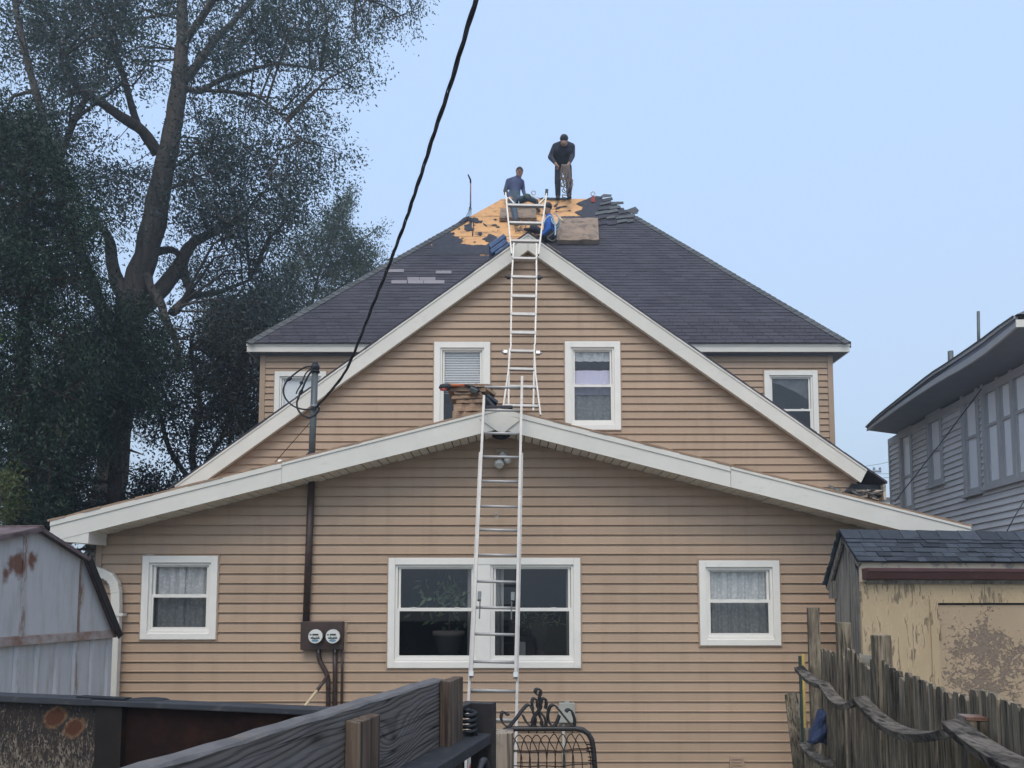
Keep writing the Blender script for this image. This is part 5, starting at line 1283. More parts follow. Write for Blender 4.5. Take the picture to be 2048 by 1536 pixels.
# ---------------------------------------------------------------- electric service
YM = Y1-.045
mb_ = thing('electric_meter_box', P(646,1300,Y1-.02), 'brown double meter box with two round dials and conduits', 'meter box')
r = rect(602, 686, 1243, 1299, Y1-.1)
b = MB(); b.box(r[0], r[1], Y1-.13, Y1-.024, r[2], r[3]); b.build('cabinet', M['brown_metal'], mb_, bevel=.006)
b = MB(); b.box(r[0]-.02, r[1]+.035, Y1-.0239, Y1-.019, r[2]-.03, r[3]+.02); b.build('back_plate', M['siding_trim'], mb_)
b = MB(); xm = P(651,1270,Y1-.13).x; b.box(xm-.003, xm+.003, Y1-.134, Y1-.131, r[2]+.02, r[3]-.02); b.build('seam', M['brown_metal'], mb_)
for x in (634, 668.5):
    c = P(x, 1272, Y1-.13)
    b = MB(); b.disc(c, (0,-1,0), .098, .03, 24); me_ = b.build('meter', M['brown_metal'], mb_)
    b = MB(); b.disc(c+Vector((0,-.0305,0)), (0,-1,0), .088, .06, 24); b.build('dial', M['meter_glass'], me_)
    f = c+Vector((0,-.0925,0))
    b = MB(); b.box(f.x-.035,f.x+.042,f.y-.001,f.y,f.z+.012,f.z+.032); b.box(f.x-.072,f.x-.045,f.y-.001,f.y,f.z+.014,f.z+.028)
    b.box(f.x-.058,f.x+.060,f.y-.001,f.y,f.z-.030,f.z-.018)
    for k, (q, h) in enumerate(((-.045,.01),(-.028,.018),(-.01,.007),(.012,.014),(.03,.009),(.046,.018))): b.box(f.x+q-.005,f.x+q+.005,f.y-.001,f.y,f.z-.018,f.z-.018+h)
    b.build('print', M['print'], me_)
    b = MB(); b.add([(f.x+.045*math.cos(t),f.y-.001,f.z-.052+.017*math.sin(t)) for t in [k*.524 for k in range(12)]], [tuple(range(11,-1,-1))]); b.build('blue_band', M['meter_blue'], me_)
for (pts, rr) in (([(637,1300),(637,1312),(641,1325),(651,1342),(656,1358),(656.5,1380),(656,1440)], .030), ([(670,1300),(670,1345),(669.5,1440)], .030), ([(684,1295),(684,1345),(683,1440)], .017)):
    q = [P(x, y, Y1-.06) for x, y in pts]; q[-1].z = GZ; b = MB(); b.tube(q, rr, 10); b.build('conduit', M['brown_metal'], mb_)
for x in (637, 670): b = MB(); q = P(x,1306,Y1-.1); b.tube([q, q+UPV*.06], .012, 8); b.build('nipple', M['steel'], mb_)
a, c = P(612,1243,Y1-.075), P(623.5,962,Y1-.075); b = MB(); b.tube([a, c+UPV*.2], .045, 12); b.build('riser', M['brown_metal'], mb_)
b = MB(); c = P(605,1238,Y1-.05); b.tube([c+Vector((.03*math.cos(t*.6),0,.035*math.sin(t*.6))) for t in range(0,10)], .004, 5); b.build('wire_loop', M['steel'], mb_)
# mast on the roof
DM = 9.72
mt = thing('service_mast', P(624,912,DM), 'grey electric mast with looped black wires on the low roof', 'mast')
b = MB(); b.tube([P(623.5,914,DM), P(626,850,DM), P(630,742,DM)], .043, 14); b.build('pipe', M['mast'], mt)
b = MB(); q = P(623.5,913,DM); b.tube([q-UPV*.05, q+UPV*.02, q+UPV*.05], [.10,.075,.05], 14); b.build('roof_boot', M['black'], mt)
b = MB(); q = P(630.5,735,DM); b.sphere(q, .062, 12, 8, 0, (1.0,1.0,.85)); b.tube([q-UPV*.07, q-UPV*.045], .06, 12); b.tube([q+UPV*.03,q+UPV*.075],[.045,.03],10); b.build('weatherhead', M['black'], mt)
b = MB(); q = P(631,813,DM-.05); b.tube([q-UPV*.015, q+UPV*.015], .06, 12); b.bar(q+Vector((0,-.05,0)), q+Vector((.04,-.09,-.01)), .02, .03); b.build('clamp', M['steel'], mt)
def z7(x, y, D=DM-.1): return P(560+x/6.68, 710+y/6.68, D)
for k, (pts, rr) in enumerate((([(440,150),(330,165),(200,250),(100,340),(55,420),(45,500),(80,590),(160,670),(260,715),(380,728),(490,705)], .011),
                  ([(440,170),(350,240),(300,350),(265,420),(230,480),(215,520)], .009),
                  ([(430,200),(360,310),(290,470),(250,560),(225,640),(240,730),(300,800),(390,835),(470,800),(515,740),(520,700)], .013))):
    b = MB(); b.tube([z7(x, y, DM-.1-.03*k) for x, y in spl(pts, 5)], rr, 7); b.build('service_wire', M['black'], mt)
for (p0, p1) in (((155,300),(95,340)), ((300,355),(275,390)), ((300,460),(258,535))):
    b = MB(); b.tube([z7(*p0), z7((p0[0]+p1[0])/2,(p0[1]+p1[1])/2), z7(*p1)], [.018,.024,.018], 8); b.build('splice', M['black'], mt)
# twisted drop cable to the pole behind the camera
ctrl = [(632,815,9.6),(690,744,8.8),(742,620,7.7),(780,525,7.0),(820,416,6.3),(860,293,5.55),(905,155,4.75),(945,22,4.1),(975,-90,3.6),(1060,-480,2.4)]
cp_ = [P(*q) for q in ctrl]
dense = []
for i in range(len(cp_)-1):
    p0 = cp_[max(i-1,0)]; p1 = cp_[i]; p2 = cp_[i+1]; p3 = cp_[min(i+2,len(cp_)-1)]
    for k in range(26):
        t = k/26; dense.append(.5*((2*p1)+(-p0+p2)*t+(2*p0-5*p1+4*p2-p3)*t*t+(-p0+3*p1-3*p2+p3)*t**3))
dc = thing('service_drop', dense[0], 'thick twisted black power cable running overhead to the mast', 'cable')
L = [0.0]
for i in range(1, len(dense)): L.append(L[-1]+(dense[i]-dense[i-1]).length)
for k in range(3):
    pts = []
    for i, p in enumerate(dense):
        d = (dense[min(i+1,len(dense)-1)]-dense[max(i-1,0)]).normalized(); u = d.cross(UPV).normalized(); v = d.cross(u)
        a = L[i]*2*math.pi/.85 + k*2.094 + .9*math.sin(L[i]*1.7); rr = .0095
        pts.append(p+(u*math.cos(a)+v*math.sin(a))*rr)
    b = MB(); b.tube(pts, .0080 if k < 2 else .0055, 6); b.build('strand', M['black'], dc)
a, c = P(627,792,DM-.12), P(655,745,9.1)
for (p0, p1, r_) in (((690,744,8.75),(640,806,DM-.15),.004),((683,752,8.9),(665,775,9.2),.004)):
    b = MB(); b.tube([P(*p0), P(*p1)], r_, 5); b.build('tie_wire', M['black'], dc)
b = MB(); b.tube([P(620,845,DM+.02), P(545,930,DM+.4)], .005, 5); top(b, 'guy_wire', M['rust_wire'], 'thin brown guy wire bracing the grey electric mast', 'wire')
b = MB(); q = P(560, 930, 9.6); b.tube([q-UPV*.03, q+UPV*.065], .028, 10); top(b, 'vent_pipe', M['white_win'], 'short white pipe stub on the low roof', 'pipe')

# floodlight, outlet box, broom
fl = thing('floodlight', P(1005,918,Y1), 'twin bulb floodlight under the low gable peak', 'lamp')
q = P(1005, 908, Y1-.03); b = MB(); b.box(q.x-.09, q.x+.09, Y1-.035, Y1-.02, q.z-.07, q.z+.06); b.build('mount_plate', M['siding_trim'], fl)
b = MB(); b.tube([q, q+Vector((0,-.06,0)), q+Vector((-.02,-.08,-.05))], [.045,.03,.03], 10); b.tube([q+Vector((.01,-.05,0)), q+Vector((.045,-.08,-.06))], .026, 10); b.build('swivel', M['bulb'], fl)
c = P(998.5,928,Y1-.13); b = MB(); b.tube([c+Vector((.02,.05,.06)), c+Vector((0,.02,.01)), c, c+Vector((0,-.03,-.03))], [.03,.06,.067,.045], 14); b.build('bulb', M['bulb'], fl)
c = P(1015,921,Y1-.12); b = MB(); b.tube([c+Vector((-.03,.04,.04)), c, c+Vector((.03,-.02,-.01))], [.03,.05,.03], 12); b.build('bulb', M['bulb'], fl)
ob = thing('outlet_box', P(1132,1450,Y1), 'grey electrical outlet box on the siding above its conduit', 'outlet box')
r = rect(1118, 1150, 1406, 1446, Y1-.08); b = MB(); b.box(r[0], r[1], Y1-.10, Y1-.02, r[2], r[3]); b.build('case', M['grey_box'], ob, bevel=.006)
b = MB(); b.box(r[0]-.006, r[1]-.03, Y1-.115, Y1-.101, r[2]+.01, r[3]+.004); b.build('cover', M['grey_box'], ob, bevel=.004)
b = MB(); b.box((r[0]+r[1])/2-.03, (r[0]+r[1])/2+.03, Y1-.09, Y1-.06, r[3]+.001, r[3]+.03); b.box(r[1]+.001, r[1]+.02, Y1-.09, Y1-.07, (r[2]+r[3])/2-.06, (r[2]+r[3])/2-.02); b.build('knob', M['grey_box'], ob)
q = P(1127,1446,Y1-.05); b = MB(); b.tube([(q.x, Y1-.05, q.z-.001), (q.x-.0, Y1-.05, GZ)], .022, 10); b.build('conduit', M['grey_box'], ob)
bs = thing('broom', P(605,1440,9.0), 'broom leaning on the siding with a pale handle and dark grip', 'broom')
a, c, d = P(560,1475,8.9), P(634,1381,9.4), P(656,1351,9.62); a = a-(c-a)*((a.z-GZ)/(c.z-a.z))
b = MB(); b.tube([a, c], .017, 8); b.build('handle', M['cream_stick'], bs); b = MB(); b.tube([c, d], .022, 8); b.build('grip', M['brown_metal'], bs)
b = MB(); b.box(a.x-.16, a.x+.16, a.y-.04, a.y+.04, GZ, GZ+.16); b.build('bristles', M['black'], bs)
# house plants and things on the sill inside the big window
def plant(name, x, yb, yt, D, label, pot, urn=False):
    base_ = P(x, yb, D); t = thing(name, base_, label, 'plant')
    b = MB(); h = P(x, yt, D).z-base_.z
    if urn: b.tube([base_, base_+UPV*.06, base_+UPV*.10, base_+UPV*.2, base_+UPV*h], [.10,.05,.05,.12,.15], 16)
    else: b.tube([base_, base_+UPV*h*.8, base_+UPV*(h*.8+.002), base_+UPV*h], [.15,.19,.215,.215], 18)
    b.build('pot', M[pot], t); return t, base_, h
t, bp, h = plant('house_plant', 897, 1313, 1262, Y1+.35, 'leafy plant in a pale pot behind the big front window', 'terracotta')
b = MB(); b.tube([bp+UPV*h*.8, bp+UPV*(h+.25)+Vector((.02,0,0))], .012, 6); b.build('stem', M['bark'], t)
def leafmesh(name, c, d, n, l, w, tone, m, parent, off=Vector((0,0,0))):
    N = len(c); s_ = np.cross(n, d); s_ /= (np.linalg.norm(s_, axis=1, keepdims=True)+1e-9)
    l = l[:, None]; w = w[:, None]
    V = np.stack([c, c+d*l*.45+s_*w*.5, c+d*l, c+d*l*.45-s_*w*.5], 1).reshape(-1, 3) - np.array(off)
    me = bpy.data.meshes.new(name); me.vertices.add(4*N); me.vertices.foreach_set('co', V.astype(np.float32).ravel())
    me.loops.add(4*N); me.loops.foreach_set('vertex_index', np.arange(4*N, dtype=np.int32))
    me.polygons.add(N); me.polygons.foreach_set('loop_start', np.arange(0, 4*N, 4, dtype=np.int32))
    try: me.polygons.foreach_set('loop_total', np.full(N, 4, dtype=np.int32))
    except Exception: pass
    at = me.attributes.new('tone', 'FLOAT', 'FACE'); at.data.foreach_set('value', tone.astype(np.float32))
    me.materials.append(m); me.update(calc_edges=True); me.validate()
    o = bpy.data.objects.new(name, me); COL.objects.link(o); o.parent = parent; return o
def unit(v): return v/(np.linalg.norm(v, axis=-1, keepdims=True)+1e-9)
N = 170; cc = np.array(bp+UPV*(h+.42)) + nrg.normal(0, 1, (N,3))*np.array([.24,.10,.19]); dd = unit(nrg.normal(0,1,(N,3))+np.array([0,-.2,-.9]))
leafmesh('leaves', cc, dd, unit(nrg.normal(0,1,(N,3))+np.array([0,-1.5,.5])), nrg.uniform(.08,.15,N), nrg.uniform(.03,.05,N), nrg.random(N), M['leaf_house'], t, wloc(t))
t, bp, h = plant('house_plant', 1078, 1313, 1245, Y1+.4, 'trailing plant in a dark urn behind the big front window', 'dark_int', True)
N = 120; cc = np.array(bp+UPV*(h+.03)) + nrg.normal(0, 1, (N,3))*np.array([.17,.08,.07]); dd = unit(nrg.normal(0,1,(N,3))+np.array([0,-.2,.2]))
leafmesh('leaves', cc, dd, unit(nrg.normal(0,1,(N,3))+np.array([0,-1.5,.5])), nrg.uniform(.05,.10,N), nrg.uniform(.02,.03,N), nrg.random(N), M['leaf_house'], t, wloc(t))
b = MB(); r = rect(1034, 1051, 1284, 1313, Y1+.3); b.box(r[0], r[1], Y1+.26, Y1+.34, r[2], r[3]); top(b, 'carton', M['curtain'], 'small white carton standing on the sill behind the big window', 'carton')

# ---------------------------------------------------------------- ladders
def ladder_frame(a, c): pass
el = thing('extension_ladder', P(987,1560,7.55), 'white aluminium extension ladder leaning on the low front gable', 'ladder')
lt = P(1007,757,9.36); lb = P(984,1440,7.95); dirv = (lt-lb); lbz = lb-dirv*((lb.z-GZ)/dirv.z)
el.location = (lbz.x, lbz.y, GZ)
ax = (lt-lbz).normalized(); Ltot = (lt-lbz).length; fr_ = Vector((0,-1,0)); fr_ = (fr_-ax*fr_.dot(ax)).normalized(); sx = Vector((1,0,0)); sx = (sx-ax*sx.dot(ax)).normalized()
def lp(s, side, off=0.0): return lbz + ax*s + sx*side + fr_*off
def sfor(y, x=1000):      # distance along the ladder of a height in the photo
    lo, hi = 0, Ltot
    for _ in range(40):
        m_ = (lo+hi)/2
        if topx(lp(m_,0))[1] > y: lo = m_
        else: hi = m_
    return lo
hw = .235
s_fly0 = sfor(1352)
for sd_ in (-1, 1):
    b = MB(); b.bar(lp(0.02, sd_*(hw+.02), -.035), lp(sfor(905), sd_*(hw+.02), -.035), .028, .075, up=fr_); b.build('base_rail', M['alu'], el)
    b = MB(); b.bar(lp(s_fly0, sd_*hw, .025), lp(Ltot if sd_ > 0 else Ltot-.30, sd_*hw, .025), .03, .075, up=fr_); b.build('fly_rail', M['alu'], el)
    b = MB(); b.bar(lp(s_fly0-.02, sd_*hw, .025), lp(s_fly0+.03, sd_*hw, .025), .045, .09, up=fr_); b.build('rail_cap', M['steel'], el)
    b = MB(); b.bar(lp(sfor(1188), sd_*(hw-.05), .05), lp(sfor(1205), sd_*(hw-.05), .06), .04, .05, up=fr_); b.bar(lp(sfor(1200), sd_*(hw-.06), .065), lp(sfor(1240), sd_*(hw-.06), .03), .014, .02, up=fr_); b.build('rung_lock', M['mast'], el)
    b = MB(); b.bar(lp(-.01, sd_*(hw+.02), -.035), lp(.09, sd_*(hw+.02), -.035), .04, .11, up=fr_); b.build('foot', M['black'], el)
for y in (777,823,869,916,965,1015,1062,1112,1165,1217,1270,1325):
    s_ = sfor(y); b = MB(); b.tube([lp(s_, -hw, .025), lp(s_, hw, .025)], .0165, 10); b.build('rung', M['alu'], el)
s_ = sfor(1380)
while s_ > .15: b = MB(); b.tube([lp(s_, -hw-.01, -.035), lp(s_, hw+.01, -.035)], .0165, 10); b.build('rung', M['alu'], el); s_ -= .305
b = MB(); q = lp(sfor(1027), -.03, .02); b.tube([q+Vector((0,0,.03)), q], .003, 5); b.tube([q+Vector((.02*math.cos(t*.7),0,.03*math.sin(t*.7)-.03)) for t in range(0,10)], .005, 5); b.build('pull_hook', M['steel'], el)
# articulated ladder on the low roof, flared at both ends
fz = rk1(A1x)+.02
al = thing('articulated_ladder', (0.05,11.0,fz), 'jointed aluminium ladder flared at both ends against the steep gable', 'ladder')
tA = P(1053, 388, 12.12); tB = P(1042, 815, 11.05)
axA = (tA-tB).normalized(); tB2 = tB - axA*((tB.z-(fz-.12))/axA.z); LA = (tA-tB2).length
frA = Vector((0,-1,0)); frA = (frA-axA*frA.dot(axA)).normalized(); sxA = Vector((1,0,0)); sxA = (sxA-axA*sxA.dot(axA)).normalized()
def ap(s, side, off=0.0): return tB2 + axA*s + sxA*side + frA*off
def asf(y):
    lo, hi = -1, LA+1
    for _ in range(40):
        m_ = (lo+hi)/2
        if topx(ap(m_,0))[1] > y: lo = m_
        else: hi = m_
    return lo
def apx(x, y, off=0.0):
    s_ = asf(y); q = ap(s_, 0, off); D = q.y; w = P(x, y, D); return ap(s_, (w-q).dot(sxA), off)
rails = {-1: [((1011,390),(1018,462),(1023,512)), ((1027.5,488),(1023.5,560),(1021.5,690)), ((1022,690),(1018,730),(1017,822)), ((1019,702),(1017,745),(1006,820))],
          1: [((1093,390),(1083,462),(1077,512)), ((1072.5,488),(1073,560),(1070,690)), ((1069,690),(1068,740),(1066.5,822)), ((1068,702),(1071,752),(1081,832))]}
for sd_, rr in rails.items():
    for k, pts in enumerate(rr):
        b = MB(); o = (.03, 0, 0, .03)[k]
        for p0, p1 in zip(pts, pts[1:]): b.bar(apx(*p0, o), apx(*p1, o), .024, .055, up=frA)
        b.build(('outer_rail','inner_rail','inner_rail','outer_rail')[k], M['alu_dark'], al)
    pt = rr[0][0]; b = MB(); q = apx(*pt, .03); q2 = apx(pt[0]+sd_*.5, pt[1]-7, .03); b.bar(q, q2, .05, .07, up=frA); b.build('rubber_cap', M['black'], al)
    for y, (xl_, xr_) in ((556,(1021,1074)),(707,(1015,1072))):
        b = MB(); q = apx(xl_-4 if sd_ < 0 else xr_+4, y, .02); b.bar(q-sxA*.03, q+sxA*.03, .05, .06, up=frA); b.tube([q+sxA*sd_*.02, q+sxA*sd_*.06], .018, 8); b.build('hinge_lock', M['steel'] if y > 600 else M['black'], al)
    b = MB(); b.bar(apx(1017 if sd_ < 0 else 1089, 398, .02), apx(1028 if sd_ < 0 else 1078, 410, .02), .02, .03, up=frA); b.build('brace', M['alu_dark'], al)
for (y, xl_, xr_, flat) in ((413,1013,1090,1),(448,1016,1085,1),(484,1020,1080,1),(519,1024,1073,1),(556,1023,1073,1),(594,1023,1072,0),(630,1022,1071,0),(667,1021,1071,0),(704,1020,1069,1),(740,1018,1070,1),(775,1014,1073,1),(813,1008,1077,1)):
    b = MB(); q0, q1 = apx(xl_, y, .015), apx(xr_, y, .015)
    if flat: b.bar(q0, q1, .05, .045, up=axA)
    else: b.bar(q0, q1, .04, .055, up=axA)
    b.build('rung', M['alu'], al, bevel=.006)
# ---------------------------------------------------------------- things on the roofs
def pad(x0, x1, y0, y1, t, label, h=.03):
    a, b_, c, d = onroof(x0,y1,h), onroof(x1,y1,h), onroof(x1-2,y0,h), onroof(x0+2,y0,h)
    m = MB(); n = 8; jit = lambda: NR*rng.uniform(-.012,.012)
    vs = []; 
    for j in range(n+1):
        for i in range(n+1):
            p = a.lerp(b_, i/n).lerp(d.lerp(c, i/n), j/n); e = (i in (0,n)) or (j in (0,n))
            vs.append(p+NR*(t-(.03 if e else 0))+jit())
    k = len(vs)
    vs += [a, b_, c, d]
    fs = [(j*(n+1)+i, j*(n+1)+i+1, (j+1)*(n+1)+i+1, (j+1)*(n+1)+i) for j in range(n) for i in range(n)]
    fs.append(tuple([k+1, k]+[i for i in range(n+1)])); fs.append(tuple([k+2,k+1]+[j*(n+1)+n for j in range(n+1)])); fs.append(tuple([k+3,k+2]+[n*(n+1)+n-i for i in range(n+1)])); fs.append(tuple([k,k+3]+[(n-j)*(n+1) for j in range(n+1)])); fs.append((k,k+1,k+2,k+3))
    m.add(vs, fs); return top(m, 'foam_pad', M['foam'], label, 'foam pad', 'foam pads on the roof')
pad(1113, 1197, 447, 491, .14, 'large dirty brown foam pad lying on the dark shingles')
pad(999, 1073, 425, 445, .12, 'small brown foam pad under the man in the slate blue sweater')
def anchor(x, y, D, label, m):
    p = P(x, y, D); t = thing('roof_anchor', p, label, 'roof anchor', 'roof anchors on the ridge')
    b = MB(); b.bar(p, p+UPV*.13, .12, .012, up=(0,1,0), w2=.06); b.bar(p+Vector((0,-.012,-.05)), p+Vector((0,-.012,.04)), .10, .01, up=(0,1,0)); b.build('plate', M[m], t)
    b = MB(); c = p+UPV*.185; n = 16; b.tube([c+Vector((.052*math.cos(k*2*math.pi/n),0,.056*math.sin(k*2*math.pi/n))) for k in range(n+1)], .013, 6, cap=False); b.build('ring', M['steel'], t)
anchor(1186, 401, 19.0, 'red roof anchor with a steel ring right of the standing man', 'red')
anchor(1067, 399, 19.0, 'steel roof anchor with a ring beside the seated man', 'steel')
# tear-off fork stuck in the roof edge
tf = thing('tear_off_fork', P(936,436,18.2), 'roofing fork with red shaft standing upright on the roof hip', 'fork')
DF = 18.15; zz = lambda x, y, d=0: P(860+x/8.53, 330+y/8.53, DF+d)
b = MB(); b.tube([zz(693,310), zz(692,610)], .016, 8); b.build('shaft', M['pink_handle'], tf)
b = MB(); b.tube([zz(650,165), zz(665,200), zz(690,250), zz(693,311)], [.016,.02,.022,.02], 8); b.build('grip', M['black'], tf)
b = MB(); b.tube([zz(692,609), zz(690,720)], .02, 8); b.tube([zz(668,725),zz(690,715),zz(705,760)], .014, 6); b.build('socket', M['mast'], tf)
for k, (x0, x1) in enumerate(((670,590),(678,622),(687,655),(697,685))):
    b = MB(); b.tube([zz(x0,725), zz((x0*.72+x1*.28)+8,800), zz((x0*.3+x1*.7)+8,870), zz(x1,925)], .008, 5); b.build('tine', M['mast'], tf)

# wrapped bundles on the steep gable's ridge
Gy0 = 12.3
def on_g(x, D): return Vector((x, D, rk2(x)+.03))
slL = Vector((1,0,S2L)).normalized(); slR = Vector((1,0,-S2R)).normalized(); nL = Vector((-S2L,0,1)).normalized(); nRr = Vector((S2R,0,1)).normalized()
for i in range(4):
    xa = P(997,500,12.5).x - .0+.03*(i%2); c = on_g(xa, 12.35)+nL*(.005+i*.088); L_ = slL*.34
    b = MB(); w = Vector((0,.9,0)); h = nL*.08
    b.hexa([c, c+L_, c+L_+w, c+w], [c+h+slL*.008, c+L_+h-slL*.008, c+L_+w+h, c+w+h])
    top(b, 'shingle_bundle', M['blue_wrap'], 'blue wrapped shingle bundle, %s of the stack left of the ladder' % ('lowest','second lowest','second highest','topmost')[i], 'shingle bundle', 'wrapped bundles on the steep gable', bevel=.01)
for i in range(2):
    xa = P(1112,500,12.5).x; c = on_g(xa, 12.35)+nRr*(.005+i*.09)-Vector((.02*i,0,0)); L_ = slR*-.30; w = Vector((0,.9,0)); h = nRr*.08
    b = MB(); b.hexa([c+L_, c, c+w, c+L_+w], [c+L_+h, c+h, c+w+h, c+L_+w+h]); top(b, 'shingle_bundle', M['tan_wrap'], 'tan shingle bundle, %s of the two right of the ladder top' % ('lower','upper')[i], 'shingle bundle', 'tan bundles on the steep gable', bevel=.008)
b = MB(); c = on_g(A2x-.12, 12.6)+Vector((0,0,.20)); n = 7
vs = []; fs = []
for j in range(n):
    for i in range(n): vs.append(c+Vector((lerp(-.34,.10,i/(n-1)), j*.12, lerp(-.16,.10,i/(n-1))+.04*math.sin(i*2.1+j*1.7)+.02*rng.random())))
fs = [(j*n+i, j*n+i+1, (j+1)*n+i+1, (j+1)*n+i) for j in range(n-1) for i in range(n-1)]
k = len(vs); vs += [v-Vector((0,0,.03)) for v in vs[:k]]; fs += [tuple(k+q for q in reversed(f)) for f in fs[:]]
for i in range(n-1): fs += [(i+1, i, k+i, k+i+1), ((n-1)*n+i, (n-1)*n+i+1, k+(n-1)*n+i+1, k+(n-1)*n+i), (i*n, (i+1)*n, k+(i+1)*n, k+i*n), ((i+1)*n+n-1, i*n+n-1, k+i*n+n-1, k+(i+1)*n+n-1)]
b.add(vs, fs); top(b, 'debris_net', M['teal_cloth'], 'crumpled blue green netting draped over the gable ridge', 'netting')

# stack of torn shingle slabs and a tool on the low roof
lay = [(905,968,838,822),(907,965,822,806),(912,966,806,797),(903,968,797,789),(908,964,789,783),(897,972,783,774),(893,984,774,766)]
lab = ('lowest','second from the bottom','third from the bottom','middle','third from the top','second from the top','topmost')
DB = 10.35
for i, (x0, x1, yb, yt) in enumerate(lay):
    a, c = P(x0, yb, DB), P(x1, yb, DB); zt = P(x0, yt, DB).z - a.z
    z0 = a.z; b = MB(); n = 9; fr0 = []; 
    for k in range(n): 
        x = lerp(a.x, c.x, k/(n-1)); fr0.append((x, DB+rng.uniform(-.02,.02)))
    tilt = (rng.uniform(-.02,.02))
    for k in range(n-1):
        (xa, ya), (xb_, yb_) = fr0[k], fr0[k+1]; za, zb2 = z0+tilt*(k/(n-1)-.5)+.003, z0+tilt*((k+1)/(n-1)-.5)+.003
        hh = zt-.008-rng.random()*.005
        b.hexa([(xa,ya,za),(xb_,yb_,zb2),(xb_,DB+.7,zb2),(xa,DB+.7,za)], [(xa,ya+rng.uniform(0,.02),za+hh),(xb_,yb_+rng.uniform(0,.02),zb2+hh),(xb_,DB+.7,zb2+hh),(xa,DB+.7,za+hh)])
    top(b, 'shingle_slab', M['torn'], 'brown torn shingle slab, %s of the stack on the low roof' % lab[i], 'shingle slab', 'torn shingle slabs on the low roof')
for i, (x0, y0, x1, y1, w) in enumerate(((968,788,985,800,.14),(970,800,990,815,.13),(966,806,984,828,.12))):
    a, c = P(x0,y0,DB+.1), P(x1,y1,DB+.12); b = MB(); b.bar(a, c, .5, .035, up=(-.3,0,1)); top(b, 'shingle_slab', M['shed_shingle'] if i else M['torn'], ('brown slab slipping off the stack behind the ladder','dark bent shingle leaning on the brown stack','dark shingle lying at the foot of the brown stack')[i], 'shingle slab', 'torn shingle slabs on the low roof')
tl_ = thing('roof_ripper', P(905,772,DB-.02), 'red and black gripped tool with orange shaft on the shingle stack', 'tool')
b = MB(); zq = lambda x, y, d=0: P(850+x/8.084, 740+y/8.084, DB-.03+d)
b.tube([zq(235,305), zq(260,285), zq(330,275), zq(395,265), zq(415,250)], [.02,.045,.052,.045,.02], 12); b.build('grip', M['black'], tl_)
b = MB(); b.tube([zq(240,318,-.02), zq(300,312,-.02), zq(360,308,-.02)], [.012,.026,.016], 10); b.build('grip_inlay', M['red'], tl_)
b = MB(); b.tube([zq(405,252), zq(500,247), zq(640,248)], .018, 8); b.build('shaft', M['orange'], tl_)
b = MB(); b.tube([zq(630,248), zq(700,252), zq(780,268), zq(830,300), zq(880,345)], .016, 8); b.build('blade_arm', M['black'], tl_)
b = MB(); b.bar(zq(740,290), zq(850,345), .12, .05, up=(0,-.5,1)); b.build('blade', M['mast'], tl_)

# ---------------------------------------------------------------- workers
def body(root, nodes, edges, mats, extra=None):
    """one continuous skin grown over the joints; nodes: name -> (pos, radius or (across, deep)); edges: (a, b, material index)"""
    off = wloc(root); b = MB(); segs = []
    rr = lambda r: r if isinstance(r, tuple) else (r, r)
    for a, c, mi in edges:
        pa, pc = Vector(nodes[a][0]), Vector(nodes[c][0]); ra, rc = rr(nodes[a][1]), rr(nodes[c][1]); L_ = (pc-pa).length; n = max(3, int(L_/.035))
        for k in range(n+1):
            t = k/n; x, y = lerp(ra[0],rc[0],t), lerp(ra[1],rc[1],t); z = min(x, y)
            b.sphere(pa.lerp(pc, t)-off, 1.0, 12, 8, 0, (x, y, z))
        segs.append((pa-off, pc-off, mi, (max(ra)+max(rc))/2))
    me = bpy.data.meshes.new('tmp'); me.from_pydata(b.v, [], b.f); o = bpy.data.objects.new('tmp', me); COL.objects.link(o)
    rm = o.modifiers.new('remesh', 'REMESH'); rm.mode = 'VOXEL'; rm.voxel_size = .017
    sm_ = o.modifiers.new('smooth', 'SMOOTH'); sm_.factor = .5; sm_.iterations = 5
    dg = bpy.context.evaluated_depsgraph_get(); nm = bpy.data.meshes.new_from_object(o.evaluated_get(dg))
    bpy.data.objects.remove(o); bpy.data.meshes.remove(me)
    nm.name = 'body'
    nm.materials.clear()
    for m in mats: nm.materials.append(m)
    for p in nm.polygons:
        c = p.center; best = 9
        for a, b_, mi, r in segs:
            ab = b_-a; t = max(0, min(1, (c-a).dot(ab)/max(ab.length_squared, 1e-9))); d = (c-(a+ab*t)).length/r
            if d < best: best = d; p.material_index = mi
        p.use_smooth = True
    if extra is not None and extra.v:
        bm = __import__('bmesh').new(); bm.from_mesh(nm)
        vv = [bm.verts.new(Vector(v)-off) for v in extra.v]
        for f, mi in zip(extra.f, extra.m):
            try: ff = bm.faces.new([vv[i] for i in f]); ff.material_index = mi; ff.smooth = True
            except ValueError: pass
        bm.to_mesh(nm); bm.free()
    o = bpy.data.objects.new('body', nm); COL.objects.link(o); o.parent = root; return o
